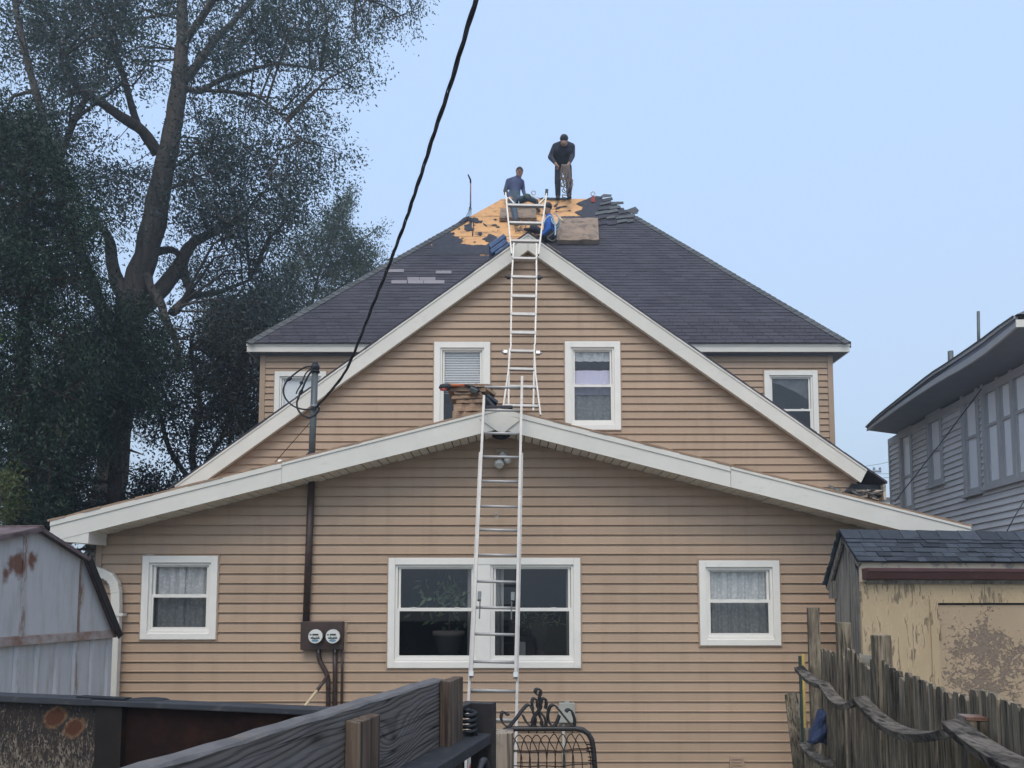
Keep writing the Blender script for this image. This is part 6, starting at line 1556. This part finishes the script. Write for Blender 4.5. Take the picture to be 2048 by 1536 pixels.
def hand(ex, wrist, d, side, mi, curl=.5, s=1.0):
    """palm, four unequal bent fingers and a thumb, laid into the same mesh"""
    d = Vector(d).normalized(); sd_ = Vector(side); sd_ = (sd_-d*sd_.dot(d)).normalized(); n = d.cross(sd_)
    w = Vector(wrist); pc = w+d*.045*s
    ex.hexa([w-sd_*.028*s-n*.014*s, w+sd_*.028*s-n*.014*s, w+sd_*.028*s+n*.014*s, w-sd_*.028*s+n*.014*s], [w+d*.09*s-sd_*.042*s-n*.013*s, w+d*.09*s+sd_*.042*s-n*.013*s, w+d*.09*s+sd_*.042*s+n*.013*s, w+d*.09*s-sd_*.042*s+n*.013*s], mi)
    for k, l in enumerate((.072,.080,.075,.058)):
        b0 = w+d*.085*s+sd_*(-.033+.022*k)*s; b1 = b0+(d*.6+n*curl*.5).normalized()*l*.5*s; b2 = b1+(d*.25+n*curl).normalized()*l*.5*s
        ex.tube([b0, b1, b2], [.010*s,.009*s,.007*s], 6, mi)
    t0 = w+d*.03*s-sd_*.03*s; ex.tube([t0, t0+(d*.5-sd_*.7+n*.2).normalized()*.04*s, t0+(d*.9-sd_*.5+n*.5).normalized()*.07*s], [.013*s,.011*s,.008*s], 6, mi)
def face(root, ex, c, f, up, mi, hair=True, hm='hair', beard=False, hs=1.0):
    f = Vector(f).normalized(); up = Vector(up); up = (up-f*up.dot(f)).normalized(); r = f.cross(up)
    rot = Matrix((r, f, up)).transposed(); c = Vector(c)
    ex.sphere(c+f*.098-up*.012, .017, 8, 6, mi, (.8,1.1,1.3), rot)      # nose
    ex.sphere(c+f*.078+up*.022, .05, 10, 6, mi, (1.25,.45,.28), rot)    # brow
    for q in (-1, 1): ex.sphere(c+r*(.083*q)-f*.008-up*.005, .026, 8, 6, mi, (.35,.7,1.1), rot)
    for q in (-1, 1):
        b = MB(); b.sphere(c+f*.086+r*(.033*q)+up*.008, .011, 8, 6, 0, (1.3,.6,.7), rot); b.build('eye', M['hair'], root)
    b = MB(); b.sphere(c+f*.089-up*.055, .024, 8, 5, 0, (1.1,.3,.25), rot); b.build('mouth', M['maroon'], root)
    b = MB(); b.sphere(c-f*.022+up*.050, .104*hs, 14, 10, 0, (.95,1.0,.88), rot)
    b.v = [tuple(Vector(v)+Vector((rng.uniform(-1,1),rng.uniform(-1,1),rng.uniform(-1,1)))*.005) for v in b.v]
    b.build('hair', M[hm], root)
    if beard:
        b = MB(); b.sphere(c+f*.030-up*.075, .062, 12, 8, 0, (1.0,.95,.65), rot); b.build('beard', M[hm], root)

# standing man on the ridge, head bowed over a coil of rope
q = lambda x, y, D=19.2: P(x, y, D)
sm = thing('person', q(1127, 397, 19.25), 'person standing on the roof ridge in dark clothes looking down at a held rope', 'person')
fl_, fr2 = P(1116,396,19.2), P(1138,394.5,19.2)
N_ = {'pelvis':(q(1125.5,330,19.25),(.19,.14)), 'belly':(q(1125.5,318,19.10),(.245,.17)), 'chest':(q(1126,302,18.92),(.255,.18)), 'upper':(q(1127.5,292,18.84),(.20,.14)), 'neck':(q(1128,288,18.74),.07), 'jaw':(q(1128,287,18.62),.075), 'head':(q(1128,281.5,18.64),.100), 'crown':(q(1128,279,18.72),.085),
 'shl':(q(1111,294,18.92),.10), 'ell':(q(1101,314,18.95),.075), 'wrl':(q(1110,326,18.75),.046), 'hal':(q(1113,330,18.68),.036),
 'shr':(q(1143,294,18.92),.10), 'elr':(q(1144.5,312,18.95),.075), 'wrr':(q(1139.5,325,18.75),.046), 'har':(q(1136.5,329,18.68),.036),
 'hil':(q(1118,335,19.25),.118), 'knl':(q(1115.5,363,19.15),.088), 'anl':(q(1116,390,19.25),.074), 'hel':(q(1116,395,19.22),.05), 'tol':(q(1114.5,396.5,18.98),.045),
 'hir':(q(1135,335,19.25),.118), 'knr':(q(1138,363,19.15),.088), 'anr':(q(1138,389,19.25),.074), 'her':(q(1138,394,19.22),.05), 'tor':(q(1140.5,395.5,18.98),.045)}
E_ = [('pelvis','belly',1),('belly','chest',0),('chest','upper',0),('upper','neck',2),('neck','jaw',2),('jaw','head',2),('head','crown',2)]
for s_ in 'lr': E_ += [('upper','sh'+s_,0),('sh'+s_,'el'+s_,0),('el'+s_,'wr'+s_,0),('wr'+s_,'ha'+s_,2),('pelvis','hi'+s_,1),('hi'+s_,'kn'+s_,1),('kn'+s_,'an'+s_,1),('an'+s_,'he'+s_,3),('he'+s_,'to'+s_,3)]
ex = MB(); hand(ex, N_['hal'][0], (.5,-.2,-.85), (.3,-.9,.3), 2, .6); hand(ex, N_['har'][0], (-.5,-.2,-.85), (-.3,-.9,.3), 2, .6)
face(sm, ex, N_['head'][0], (0,-.60,-.80), (0,-.80,.60), 2, hs=1.10)
body(sm, N_, E_, [M['dark_jacket'], M['dark_pants'], M['skin'], M['boot']], ex)
rp_ = thing('rope_coil', q(1131, 331, 18.62), 'tan rope hank hanging from the standing man\'s hands', 'rope')
for i in range(13):
    x0 = 1125+rng.uniform(-2,9); x1 = x0+rng.uniform(2,6); yb = rng.uniform(358,384); xm = rng.uniform(1122,1142); dd = rng.uniform(-.08,.06); D = 18.6+dd
    pts = [(x0,329),(x0-1+rng.uniform(-2,2),lerp(329,yb,.5)),(xm-4,yb-5),(xm,yb),(xm+4,yb-5),(x1+rng.uniform(-1,4),lerp(329,yb,.5)),(x1,329)]
    b = MB(); b.tube([P(x, y, D) for x, y in spl(pts, 4)], .013, 5); b.build('loop', M['rope'], rp_)
b = MB(); b.tube([P(x, y, 18.75) for x, y in spl([(1122,370),(1128,376),(1124,381),(1131,386),(1139,380),(1144,372),(1142,384),(1134,390),(1124,390),(1128,396)], 4)], .012, 5); b.build('loop', M['rope'], rp_)

# seated man in a blue sweater
D0 = onroof(1028, 405).y
st = thing('person', P(1030, 410, D0), 'person seated near the ridge in a slate blue sweater and jeans facing the camera', 'person')
q = lambda x, y, d=0.0: P(x, y, D0+d)
k1 = onroof(1031, 456, .10); k1f = onroof(1037, 459, .08)
N_ = {'pelvis':(q(1029,396,-.25),(.165,.14)), 'belly':(q(1029.5,384,-.22),(.15,.12)), 'chest':(q(1030.5,369,-.18),(.17,.13)), 'upper':(q(1032,360,-.16),(.135,.095)), 'neck':(q(1036,355,-.17),.06), 'jaw':(q(1038.3,351,-.21),.072), 'head':(q(1039,344.5,-.21),.094), 'crown':(q(1039.2,339,-.17),.078),
 'shl':(q(1017,363,-.16),.078), 'ell':(q(1010.5,382,-.18),.058), 'wrl':(q(1019,394,-.42),.044), 'hal':(q(1021.5,397,-.46),.036),
 'shr':(q(1043.5,364.5,-.16),.074), 'elr':(q(1046.5,380,-.1),.055), 'wrr':(q(1050,392,-.3),.044), 'har':(q(1052,395,-.36),.036),
 'hil':(q(1024,402,-.3),.10), 'knl':(q(1028,414,-.85),.082), 'anl':(k1+Vector((0,0,.12)),.06), 'hel':(k1,.05), 'tol':(k1f+Vector((0,-.12,0)),.045),
 'hir':(q(1037,401,-.3),.10), 'knr':(q(1055,396,-.75),.082), 'anr':(onroof(1072,420,.22),.058), 'her':(onroof(1074,425,.12),.05), 'tor':(onroof(1078,430,.10),.045)}
ex = MB(); hand(ex, N_['hal'][0], (.5,-.6,-.6), (.8,.3,.3), 2, .4); hand(ex, N_['har'][0], (.5,-.6,-.4), (-.6,-.3,.3), 2, .5)
face(st, ex, N_['head'][0], (.12,-1,-.10), (.08,0,1), 2, hs=1.0)
body(st, N_, E_, [M['sweater'], M['jeans'], M['skin'], M['boot']], ex)
b = MB(); b.sphere(q(1054,394,-.74), .10, 10, 7, 0, (1.15,.9,.8)); b.build('knee_cover', M['green_cloth'], st)
b = MB(); b.tube([q(1036,398,-.40), q(1038,405,-.48), q(1037,412,-.5)], .016, 6); b.build('harness_strap', M['strap'], st)

# man in a bright blue shirt sitting behind the ladder, back half turned
D1 = onroof(1098, 478).y
bm_ = thing('person', P(1098, 480, D1), 'person crouching behind the ladder in a bright blue shirt with a coil on the shoulder', 'person')
q = lambda x, y, d=0.0: P(x, y, D1+d)
fa = onroof(1060, 470, .08)
N_ = {'pelvis':(q(1098,473,-.18),(.16,.15)), 'belly':(q(1099,462,-.18),(.15,.15)), 'chest':(q(1099.5,447,-.16),(.145,.165)), 'upper':(q(1098.5,437,-.16),(.105,.12)), 'neck':(q(1096.5,430,-.18),.058), 'jaw':(q(1095,425,-.22),.07), 'head':(q(1094.5,418,-.22),.094), 'crown':(q(1095,412,-.18),.078),
 'shl':(q(1096,440,-.36),.075), 'ell':(q(1097,458,-.46),.060), 'wrl':(q(1086,468,-.5),.044), 'hal':(q(1083,469,-.5),.036),
 'shr':(q(1103,441,.02),.072), 'elr':(q(1106,458,.0),.056), 'wrr':(q(1098,470,-.1),.042), 'har':(q(1095,472,-.12),.035),
 'hil':(q(1093,475,-.26),.10), 'knl':(q(1072,458,-.35),.08), 'anl':(fa+Vector((.05,-.1,.10)),.058), 'hel':(fa+Vector((.03,-.1,.0)),.05), 'tol':(fa+Vector((-.12,-.12,.0)),.045),
 'hir':(q(1094,476,-.05),.10), 'knr':(q(1076,461,-.05),.08), 'anr':(fa+Vector((.12,.12,.16)),.058), 'her':(fa+Vector((.1,.12,.08)),.05), 'tor':(fa+Vector((-.05,.12,.08)),.045)}
ex = MB(); hand(ex, N_['hal'][0], (-.8,-.2,-.4), (0,-1,0), 2, .5); hand(ex, N_['har'][0], (-.8,-.1,-.4), (0,-1,0), 2, .5)
face(bm_, ex, N_['head'][0], (-.8,.55,-.15), (0,0,1), 2, hs=1.06)
body(bm_, N_, E_, [M['royal'], M['navy_pants'], M['skin'], M['boot']], ex)
b = MB(); b.tube([P(980+x/8.53, 370+y/8.53, D1-.62) for x, y in spl([(918,650),(950,580),(1000,535),(1045,535),(1085,590),(1110,680),(1118,800),(1112,860)], 4)], .019, 6); b.build('harness_strap', M['strap'], bm_)
hr = thing('rope_coil', P(1112,460,D1-.45), 'coiled rope and hose slung behind the man in bright blue', 'rope')
for k in range(5):
    c0 = (1110+k*9, 585+k*14); b = MB(); b.tube([P(980+(c0[0]+(62-6*k)*math.cos(t))/8.53, 370+(c0[1]+(88+8*k)*math.sin(t))/8.53, D1-.40+.05*k) for t in [u_*.4-1.5 for u_ in range(0, 13)]], .013, 5); b.build('loop', M['rope'] if k % 2 else M['strap'], hr)
b = MB(); b.tube([P(980+x/8.53, 370+y/8.53, D1-.5) for x, y in spl([(1120,700),(1100,790),(1040,850),(980,900),(1060,955),(1130,920),(1170,870),(1180,960)], 4)], .012, 5); b.build('loop', M['rope'], hr)
b = MB(); b.tube([P(980+1185/8.53,370+555/8.53,D1-.45), P(980+1245/8.53,370+630/8.53,D1-.5)], .028, 8); top(b, 'rope_grab', M['cream_stick'], 'pale stubby handle poking out above the foam pad', 'handle')
lr = thing('loose_rope', onroof(1040,460,.05), 'loose tan lifeline snaking over the bare deck below the seated man', 'rope')
for pts in ([(470,640),(500,600),(560,610),(640,640),(720,690),(800,720),(850,690),(820,660),(760,650)], [(440,790),(430,830),(470,830),(530,770),(560,720),(610,700),(600,780),(560,840),(620,850),(720,820)], [(520,640),(530,720),(500,800),(560,830)]):
    b = MB(); b.tube([onroof(980+x/8.53, 370+y/8.53, .07) for x, y in spl(pts, 4)], .012, 5); b.build('strand', M['rope'], lr)
# ---------------------------------------------------------------- trees
def inpoly_arr(x, y, poly):
    c = np.zeros(len(x), bool); n = len(poly)
    for i in range(n):
        x1, y1 = poly[i]; x2, y2 = poly[(i+1)%n]
        if y1 == y2: continue
        m = ((y1 > y) != (y2 > y)) & (x < (x2-x1)*(y-y1)/(y2-y1)+x1); c ^= m
    return c
def sample_poly(poly, n):
    xs = [p[0] for p in poly]; ys = [p[1] for p in poly]; out = []
    X = nrg.uniform(min(xs), max(xs), n*4); Y = nrg.uniform(min(ys), max(ys), n*4); m = inpoly_arr(X, Y, poly)
    return np.stack([X[m][:n], Y[m][:n]], 1)
def P_arr(xy, D):
    a = (xy[:,0]-CX)/FPX; b = (CY-xy[:,1])/FPX; dy = _cp-b*_sp; t = D/dy
    return np.stack([a*t, D, CZ+(_sp+b*_cp)*t], 1)
def clumped(poly, n, k=8, sg=30.0):
    c = sample_poly(poly, max(3, n//k)); xy = c[nrg.integers(0, len(c), n)] + nrg.normal(0, sg, (n, 2))
    m = inpoly_arr(xy[:,0], xy[:,1], poly) | (nrg.random(n) < .35)
    return xy[m]
def samples(limbs):
    S_ = []; T = []
    for pts, rr in limbs:
        for i in range(len(pts)-1):
            for k in range(8): S_.append(np.array(pts[i].lerp(pts[i+1], k/8)))
        S_.append(np.array(pts[-1]))
    return np.array(S_)
def tree(name, loc, label, limbs, regions, leafm, barkm, nsec, leafn, ll, lw, spread, droop=.25, group=None, twigr=.012, tonef=None, along=1.0, cat='tree', out=.5, core=None, clump=0):
    """limbs: [(points, radii)]; regions: [(pixel polygon, number of twigs, depth, depth spread)]"""
    t = thing(name, loc, label, cat, group)
    b = MB()
    for pts, rr in limbs:
        dn = []; dr = []
        for i in range(len(pts)-1):
            p0 = pts[max(i-1,0)]; p1 = pts[i]; p2 = pts[i+1]; p3 = pts[min(i+2,len(pts)-1)]
            for k in range(4):
                u = k/4; v = .5*((2*p1)+(-p0+p2)*u+(2*p0-5*p1+4*p2-p3)*u*u+(-p0+3*p1-3*p2+p3)*u**3)
                r_ = lerp(rr[i], rr[i+1], u); dn.append(v+Vector((rng.uniform(-1,1),rng.uniform(-1,1),0))*r_*.12); dr.append(r_*rng.uniform(.93,1.07))
        dn.append(pts[-1]); dr.append(rr[-1]); b.tube(dn, dr, 10 if rr[0] > .12 else 7)
    b.build('trunk', M[barkm], t)
    S_ = samples(limbs)
    C = np.concatenate([P_arr(sample_poly(p, n), d + nrg.normal(0, 1, n)[:len(sample_poly(p, n))]*0 + d*0 + nrg.uniform(-sp, sp, n)) if False else (lambda q: P_arr(q, d+nrg.uniform(-sp, sp, len(q))))(clumped(p, int(n*clump)) if clump else sample_poly(p, n)) for p, n, d, sp in regions])
    br = MB()
    idx = nrg.permutation(len(C))[:nsec]; sec = [S_]
    for i in idx:
        c = C[i]; dist = np.linalg.norm(S_-c, axis=1) + np.maximum(0, S_[:,2]-c[2])*1.2
        p = S_[np.argmin(dist)]; L_ = np.linalg.norm(c-p)
        if L_ < .05 or L_ > 6.5: continue
        mid = (p+c)/2 + np.array([0,0,.10*L_]) + nrg.normal(0,.07*L_,3); mid2 = (mid+c)/2 + nrg.normal(0,.05*L_,3); r0 = .012+.010*L_
        br.tube([p, mid, mid2, c], [r0, r0*.7, r0*.5, twigr*.7], 5, cap=False)
        for k in range(6): u = k/6; sec.append(((1-u)**2*p + 2*u*(1-u)*mid + u*u*c)[None])
    A = np.concatenate(sec)
    base_ = np.empty_like(C)
    for i in range(len(C)):
        d2 = ((A-C[i])**2).sum(1); p = A[np.argmin(d2)]; base_[i] = p
        if d2.min() > .02 and d2.min() < 6:
            m_ = (p+C[i])/2 + nrg.normal(0,.04,3); br.tube([p, m_, C[i]], [twigr, twigr*.75, twigr*.5], 3, cap=False)
    tag(br.build('branches', M[barkm], t), kind='stuff')
    ctr = S_.mean(0)
    D_ = unit(unit(C-base_)*.9 + unit(C-ctr)*out + nrg.normal(0,.45,C.shape) + np.array([0,0,-droop]))
    n = leafn; K = len(C); tpos = nrg.random((K,n))**.8
    Lw = nrg.uniform(.6,1.3,(K,1))*spread
    pos = C[:,None,:] + D_[:,None,:]*((tpos-.35)*Lw*along)[:,:,None] + nrg.normal(0,1,(K,n,3))*(spread*.18)
    pos[:,:,2] -= droop*.35*(tpos**2)*Lw
    pos = pos.reshape(-1,3); d = unit(np.repeat(D_, n, 0)*.8 + nrg.normal(0,.75,(K*n,3)) + np.array([0,0,-droop*.8])); nn = unit(nrg.normal(0,.7,(K*n,3))+np.array([0,0,.9]))
    tone = np.clip(np.repeat(nrg.random(K)*.6, n)+nrg.random(K*n)*.45, 0, 1)
    leafmesh('crown', pos, d, nn, nrg.uniform(.65,1.25,K*n)*ll, nrg.uniform(.7,1.2,K*n)*lw, tone, M[leafm], t, wloc(t))
    return t
DT = 18.0
def limb(pp, D=DT, dd=None):
    pts = [P(x, y, D+(dd[i] if dd else 0)) for i, (x, y, r) in enumerate(pp)]; return (pts, [r*.72*D/FPX for x, y, r in pp])
trunkb = P(205, 1100, DT); 
big = [
 limb([(195,1435,46),(205,1100,44),(240,800,40),(262,620,36),(300,480,33),(330,330,29),(352,215,25),(362,130,21),(366,40,17),(360,-80,12)], dd=[0]*10),
 limb([(262,620,22),(232,560,20),(222,500,16),(215,470,11),(190,455,9),(150,500,6)], dd=[0,-.1,-.3,-.5,-.8,-1.2]),
 limb([(318,310,18),(285,262,16),(240,232,14),(195,200,12),(160,180,9),(120,120,6)], dd=[0,-.4,-.9,-1.3,-1.8,-2.2]),
 limb([(275,250,11),(260,200,10),(247,150,9),(235,110,6)], dd=[-.5,-.8,-1,-1.3]),
 limb([(365,165,14),(395,130,12),(430,80,10),(470,40,8),(520,-20,6)], dd=[0,.3,.6,1,1.4]),
 limb([(360,100,12),(400,40,10),(440,-20,8)], dd=[0,-.4,-.8]),
 limb([(368,175,9),(400,182,8),(440,160,7),(500,140,5),(560,128,4),(640,140,3)], dd=[0,.2,.4,.6,.8,1]),
 limb([(400,180,6),(470,185,5),(520,195,4),(570,240,3),(600,280,2)], dd=[.2,.0,-.3,-.5,-.8]),
 limb([(255,640,26),(300,605,22),(350,545,20),(375,500,18),(395,480,14),(440,460,10),(480,440,6)], dd=[0,.3,.8,1.1,1.4,1.7,2]),
 limb([(280,520,14),(310,505,12),(345,500,10),(368,520,10)], dd=[0,.3,.7,1]),
 limb([(365,520,14),(372,560,13),(385,585,12),(400,590,10),(440,583,7),(500,560,4)], dd=[1,1,1.1,1.2,1.4,1.6]),
 limb([(290,540,13),(302,575,12),(318,600,12),(335,650,11),(350,680,9),(360,740,7)], dd=[0,-.2,-.4,-.6,-.8,-1]),
 limb([(345,625,12),(370,600,11),(390,588,10)], dd=[-.5,.2,1]),
 limb([(240,700,20),(180,560,15),(130,420,13),(100,300,12),(70,180,10),(40,60,8),(20,-60,6)], dd=[0,-.8,-1.4,-1.8,-2,-2.2,-2.4]),
 limb([(110,340,10),(145,250,8),(170,200,7),(215,150,5)], dd=[-1.7,-1.6,-1.5,-1.4]),
 limb([(436,590,5),(437,640,4),(440,680,3)], dd=[1.4,1.4,1.4]),
]
reg = [
 ([(0,-60),(340,-60),(330,120),(240,180),(150,190),(120,330),(0,320)], 400, 17.0, 2.2),
 ([(300,-60),(640,-60),(660,20),(690,60),(700,105),(712,150),(660,200),(500,150),(400,110),(340,60)], 300, 18.5, 1.8),
 ([(370,110),(500,150),(640,205),(655,270),(600,300),(560,250),(430,210),(370,200)], 70, 18.3, 1.4),
 ([(390,210),(480,210),(600,300),(665,300),(650,350),(590,400),(610,440),(540,470),(430,440),(350,400),(350,300)], 290, 18.2, 1.8),
 ([(330,400),(440,440),(560,470),(530,540),(560,600),(500,660),(420,620),(330,520)], 190, 18.8, 1.8),
 ([(120,330),(150,220),(230,250),(250,330),(190,360),(160,420)], 26, 17.5, 1.5),
 ([(150,340),(330,330),(280,470),(220,440),(160,440)], 70, 17.8, 1.6),
 ([(0,300),(110,330),(180,470),(150,560),(0,560)], 120, 16.5, 1.5),
 ([(420,600),(560,590),(540,660),(470,700),(400,680)], 70, 19.0, 1.5),
]
tree('elm_tree', Vector((trunkb.x, DT, GZ)), 'tall airy tree with a forked grey trunk behind the shed', big, reg, 'leaf_elm', 'bark', 170, 70, .098, .040, .80, .28, along=1.2, clump=1.2)
# overhanging bough from a tree outside the frame
bgh = [limb([(760,-420,10),(770,-200,9),(745,-90,6),(735,0,4)], 15.5, [.4,.2,0,0]), limb([(770,-200,6),(830,-100,4),(835,-20,2)], 15.5, [0,0,.2])]
tree('hanging_bough', P(770,-200,15.5), 'drooping leafy bough hanging into the sky at the top edge', bgh,
 [([(655,-40),(690,-40),(690,15),(668,25),(655,5)], 12, 15.5, .5), ([(690,-60),(790,-60),(785,25),(770,60),(745,65),(725,80),(705,70),(695,20)], 85, 15.5, .7), ([(790,-60),(850,-60),(845,20),(830,45),(810,15)], 34, 15.5, .6), ([(700,60),(722,70),(712,100),(703,95)], 7, 15.5, .3), ([(770,20),(800,20),(815,45),(780,50)], 7, 15.5, .3)],
 'leaf_elm', 'bark', 24, 34, .072, .028, .50, .7, cat='bough')
# conifers at the left edge
def conifer(x0, ytop, D, wpx, label, poly, ntw, m='leaf_cedar'):
    tp_ = P(x0, ytop, D); base_ = Vector((tp_.x, D, GZ)); h = tp_.z-GZ
    lm = [([base_, base_+UPV*h*.5+Vector((.1,0,0)), base_+UPV*h*.97], [.20,.13,.02])]
    n = 46
    for i in range(n):
        z = lerp(.06, .93, i/n)*h; a = i*2.4; L_ = (1-z/h)**.75*wpx*D/FPX*rng.uniform(.7,1.1)
        p = base_+UPV*z; e = p+Vector((math.cos(a),math.sin(a),0))*L_+UPV*(-.12*L_)
        lm.append(([p, p.lerp(e,.5)+UPV*.08*L_, e], [.035,.025,.008]))
    return tree('cedar_tree', base_, label, lm, poly, m, 'bark_red', 120, 120, .085, .022, .72, .6, group='conifers behind the metal shed', along=1.0, out=.35)
conifer(60, 232, 13.0, 190, 'tall dark cedar at the picture\'s edge above the metal shed', [([(-120,260),(40,215),(95,235),(125,330),(165,380),(190,470),(205,560),(195,640),(230,700),(190,800),(120,900),(100,1010),(-120,1010)], 1050, 13.0, 1.6)], 0)
conifer(235, 560, 14.2, 150, 'lower dark cedar in front of the forked trunk', [([(190,620),(250,580),(300,640),(330,690),(330,730),(290,760),(325,800),(250,850),(190,900),(175,990),(110,1070),(60,1070),(60,800),(150,700)], 600, 14.4, 1.2)], 0)
# scrubby trees between the cedars and the house
scr = [limb([(400,1300,12),(395,1000,11),(385,900,9),(400,800,7),(380,700,5)], 16.5, [0]*5), limb([(395,980,9),(340,900,7),(320,820,5)], 16.5, [0,.2,.4]), limb([(398,950,8),(450,860,6),(480,780,4)], 16.5, [0,-.2,-.3]), limb([(398,1030,8),(330,985,7),(260,1010,4)], 16.5, [0,-.2,-.4]), limb([(455,1200,10),(448,1010,8),(458,900,6),(470,760,3)], 16.5, [.3,.3,.2,0])]
tree('scrub_tree', Vector((P(400,1300,16.5).x, 16.5, GZ)), 'dark tangled scrub tree growing between cedars and house', scr,
 [([(320,640),(520,650),(515,860),(450,920),(330,900),(280,800)], 300, 16.5, 1.2), ([(360,900),(470,900),(400,985),(300,1010),(240,990),(300,930)], 60, 16.3, 1.0), ([(60,1000),(260,1000),(330,960),(300,1060),(60,1060)], 120, 15.2, .8), ([(420,690),(530,690),(530,870),(500,880),(420,860)], 210, 17.2, 1.0)],
 'leaf_dark', 'bark_red', 120, 60, .085, .042, .7, .3)
# spiky young tree behind the roof
DS = 27.0
spk = [limb([(590,1100,6),(600,800,5),(625,600,4),(655,500,3),(680,440,2),(700,385,1)], DS, [0]*6), limb([(615,700,3),(560,600,2),(530,560,1)], DS), limb([(640,560,3),(690,510,2),(755,455,1)], DS), limb([(640,600,3),(700,560,2),(752,510,1)], DS), limb([(610,700,3),(690,620,2),(720,560,1)], DS), limb([(630,560,3),(600,500,2),(590,480,1)], DS)]
tree('young_tree', Vector((P(590,1100,DS).x, DS, GZ)), 'spiky grey green young tree rising behind the roof hip', spk,
 [([(470,640),(520,580),(560,540),(600,480),(640,450),(672,420),(690,440),(700,480),(735,500),(745,540),(640,610),(560,650),(480,690)], 520, DS, 1.4), ([(672,430),(700,380),(708,385),(695,430),(690,450)], 22, DS, .5), ([(700,490),(740,470),(760,455),(745,480),(720,510)], 14, DS, .4), ([(700,545),(760,500),(764,508),(730,545)], 9, DS, .4), ([(745,520),(790,520),(760,545),(700,580)], 16, DS, .5), ([(400,600),(520,600),(540,700),(500,720),(420,700)], 130, DS, 1.5)],
 'leaf_grey', 'bark', 70, 52, .12, .044, .70, -.1, out=.9)
# shrub and a few near leaves at the edge
sh = [limb([(5,1250,5),(8,1100,5),(10,1000,3)], 11.0), limb([(8,1150,4),(-15,1050,3)], 11.0)]
tree('yard_shrub', Vector((P(5,1250,11).x, 11, GZ)), 'olive green shrub peeking above the metal shed', sh, [([(-40,960),(25,950),(32,1000),(20,1040),(-40,1050)], 60, 11, .4)], 'leaf_olive', 'bark', 20, 36, .07, .03, .35, .3, cat='shrub')
nb = [limb([(-60,560,6),(-30,600,4),(-6,640,2)], 7.5), limb([(-60,-100,14),(-70,300,14),(-60,560,12)], 7.5)]
nb[1] = ([Vector((P(-90,600,7.5).x, 7.5, GZ)), P(-95,900,7.5), P(-80,560,7.5)], [.06,.05,.03])
tree('maple_sapling', Vector((P(-70,600,7.5).x, 7.5, GZ)), 'bright green sapling leaves at the picture\'s edge', nb, [([(-50,615),(-12,620),(-8,650),(-14,670),(-50,690)], 10, 7.5, .15)], 'leaf_bright', 'bark', 6, 14, .06, .045, .14, .4, cat='sapling')
# far utility pole with its wires, and a far white building
DPp = 120.0
up_ = thing('utility_pole', P(1732,1010,DPp), 'far hazy utility pole with a crossarm beyond the gap between houses', 'pole')
a = P(1732,936,DPp); b = MB(); b.tube([Vector((a.x,DPp,GZ)), a], [.40,.32], 8); b.build('mast', M['pole_far'], up_)
a, c = P(1708,943,DPp), P(1762,943,DPp); b = MB(); b.bar(a, c, .28, .30); b.build('crossarm', M['pole_far'], up_)
for x in (1716,1731,1748,1760): q = P(x,939,DPp); b = MB(); b.tube([q-UPV*.05, q+UPV*.34], [.22,.14], 8); b.build('insulator', M['pole_far'], up_)
for pts, lab in (([(1690,947),(1735,947),(1800,948)], 'far wire level with the crossarm of the hazy pole'), ([(1700,962),(1735,958.5),(1800,953)], 'far wire sloping below the crossarm of the hazy pole'), ([(1720,934),(1760,928),(1800,918)], 'far wire rising above the hazy pole towards the grey house')):
    b = MB(); b.tube([P(x, y, DPp) for x, y in pts], .04, 5); top(b, 'overhead_wire', M['pole_far'], lab, 'wire', 'far overhead wires')
b = MB(); b.tube([P(1963,778,12.6), P(1880,888,13.6), P(1790,1003,12.6)], .010, 5); top(b, 'service_wire', M['black'], 'thin black wire slanting across the grey clapboard house', 'wire')
b = MB(); b.tube([P(2048,1003,11.0), P(2030,1032,11.0), P(2010,1070,11.0)], .008, 5); top(b, 'service_wire', M['black'], 'short black wire above the dark shingled shed roof', 'wire')
b = MB(); b.tube([P(-60,895,8.0), P(60,930,9.5), P(170,964,12), P(260,990,14.5)], .007, 5); top(b, 'service_wire', M['black'], 'thin wire crossing in front of the dark cedars', 'wire')
fb = thing('building', P(1790,1010,40), 'far white building glimpsed between the two houses', 'building')
a, c = P(1765,1002,40), P(1830,1002,40); b = MB(); b.box(a.x, c.x, 40, 46, GZ, a.z); b.build('wall', M['far_white'], fb); b = MB(); b.box(a.x-.1, c.x+.1, 39.9, 46.1, a.z, a.z+.18); b.build('roof', M['pole_far'], fb)
# ---------------------------------------------------------------- haze
hz_ = MB(); hz_.box(-155, 155, -155, 155, GZ-1.0, 27.0)
hm = bpy.data.materials.new('thin_smoke_haze'); hm.use_nodes = True; hn = hm.node_tree.nodes; hn.remove(hn['Principled BSDF'])
pv = hn.new('ShaderNodeVolumePrincipled'); pv.inputs['Density'].default_value = .0025; pv.inputs['Color'].default_value = (.70,.86,1.0,1); pv.inputs['Anisotropy'].default_value = 0.2
hm.node_tree.links.new(pv.outputs[0], hn['Material Output'].inputs['Volume'])
tag(hz_.build('haze', hm), kind='stuff')
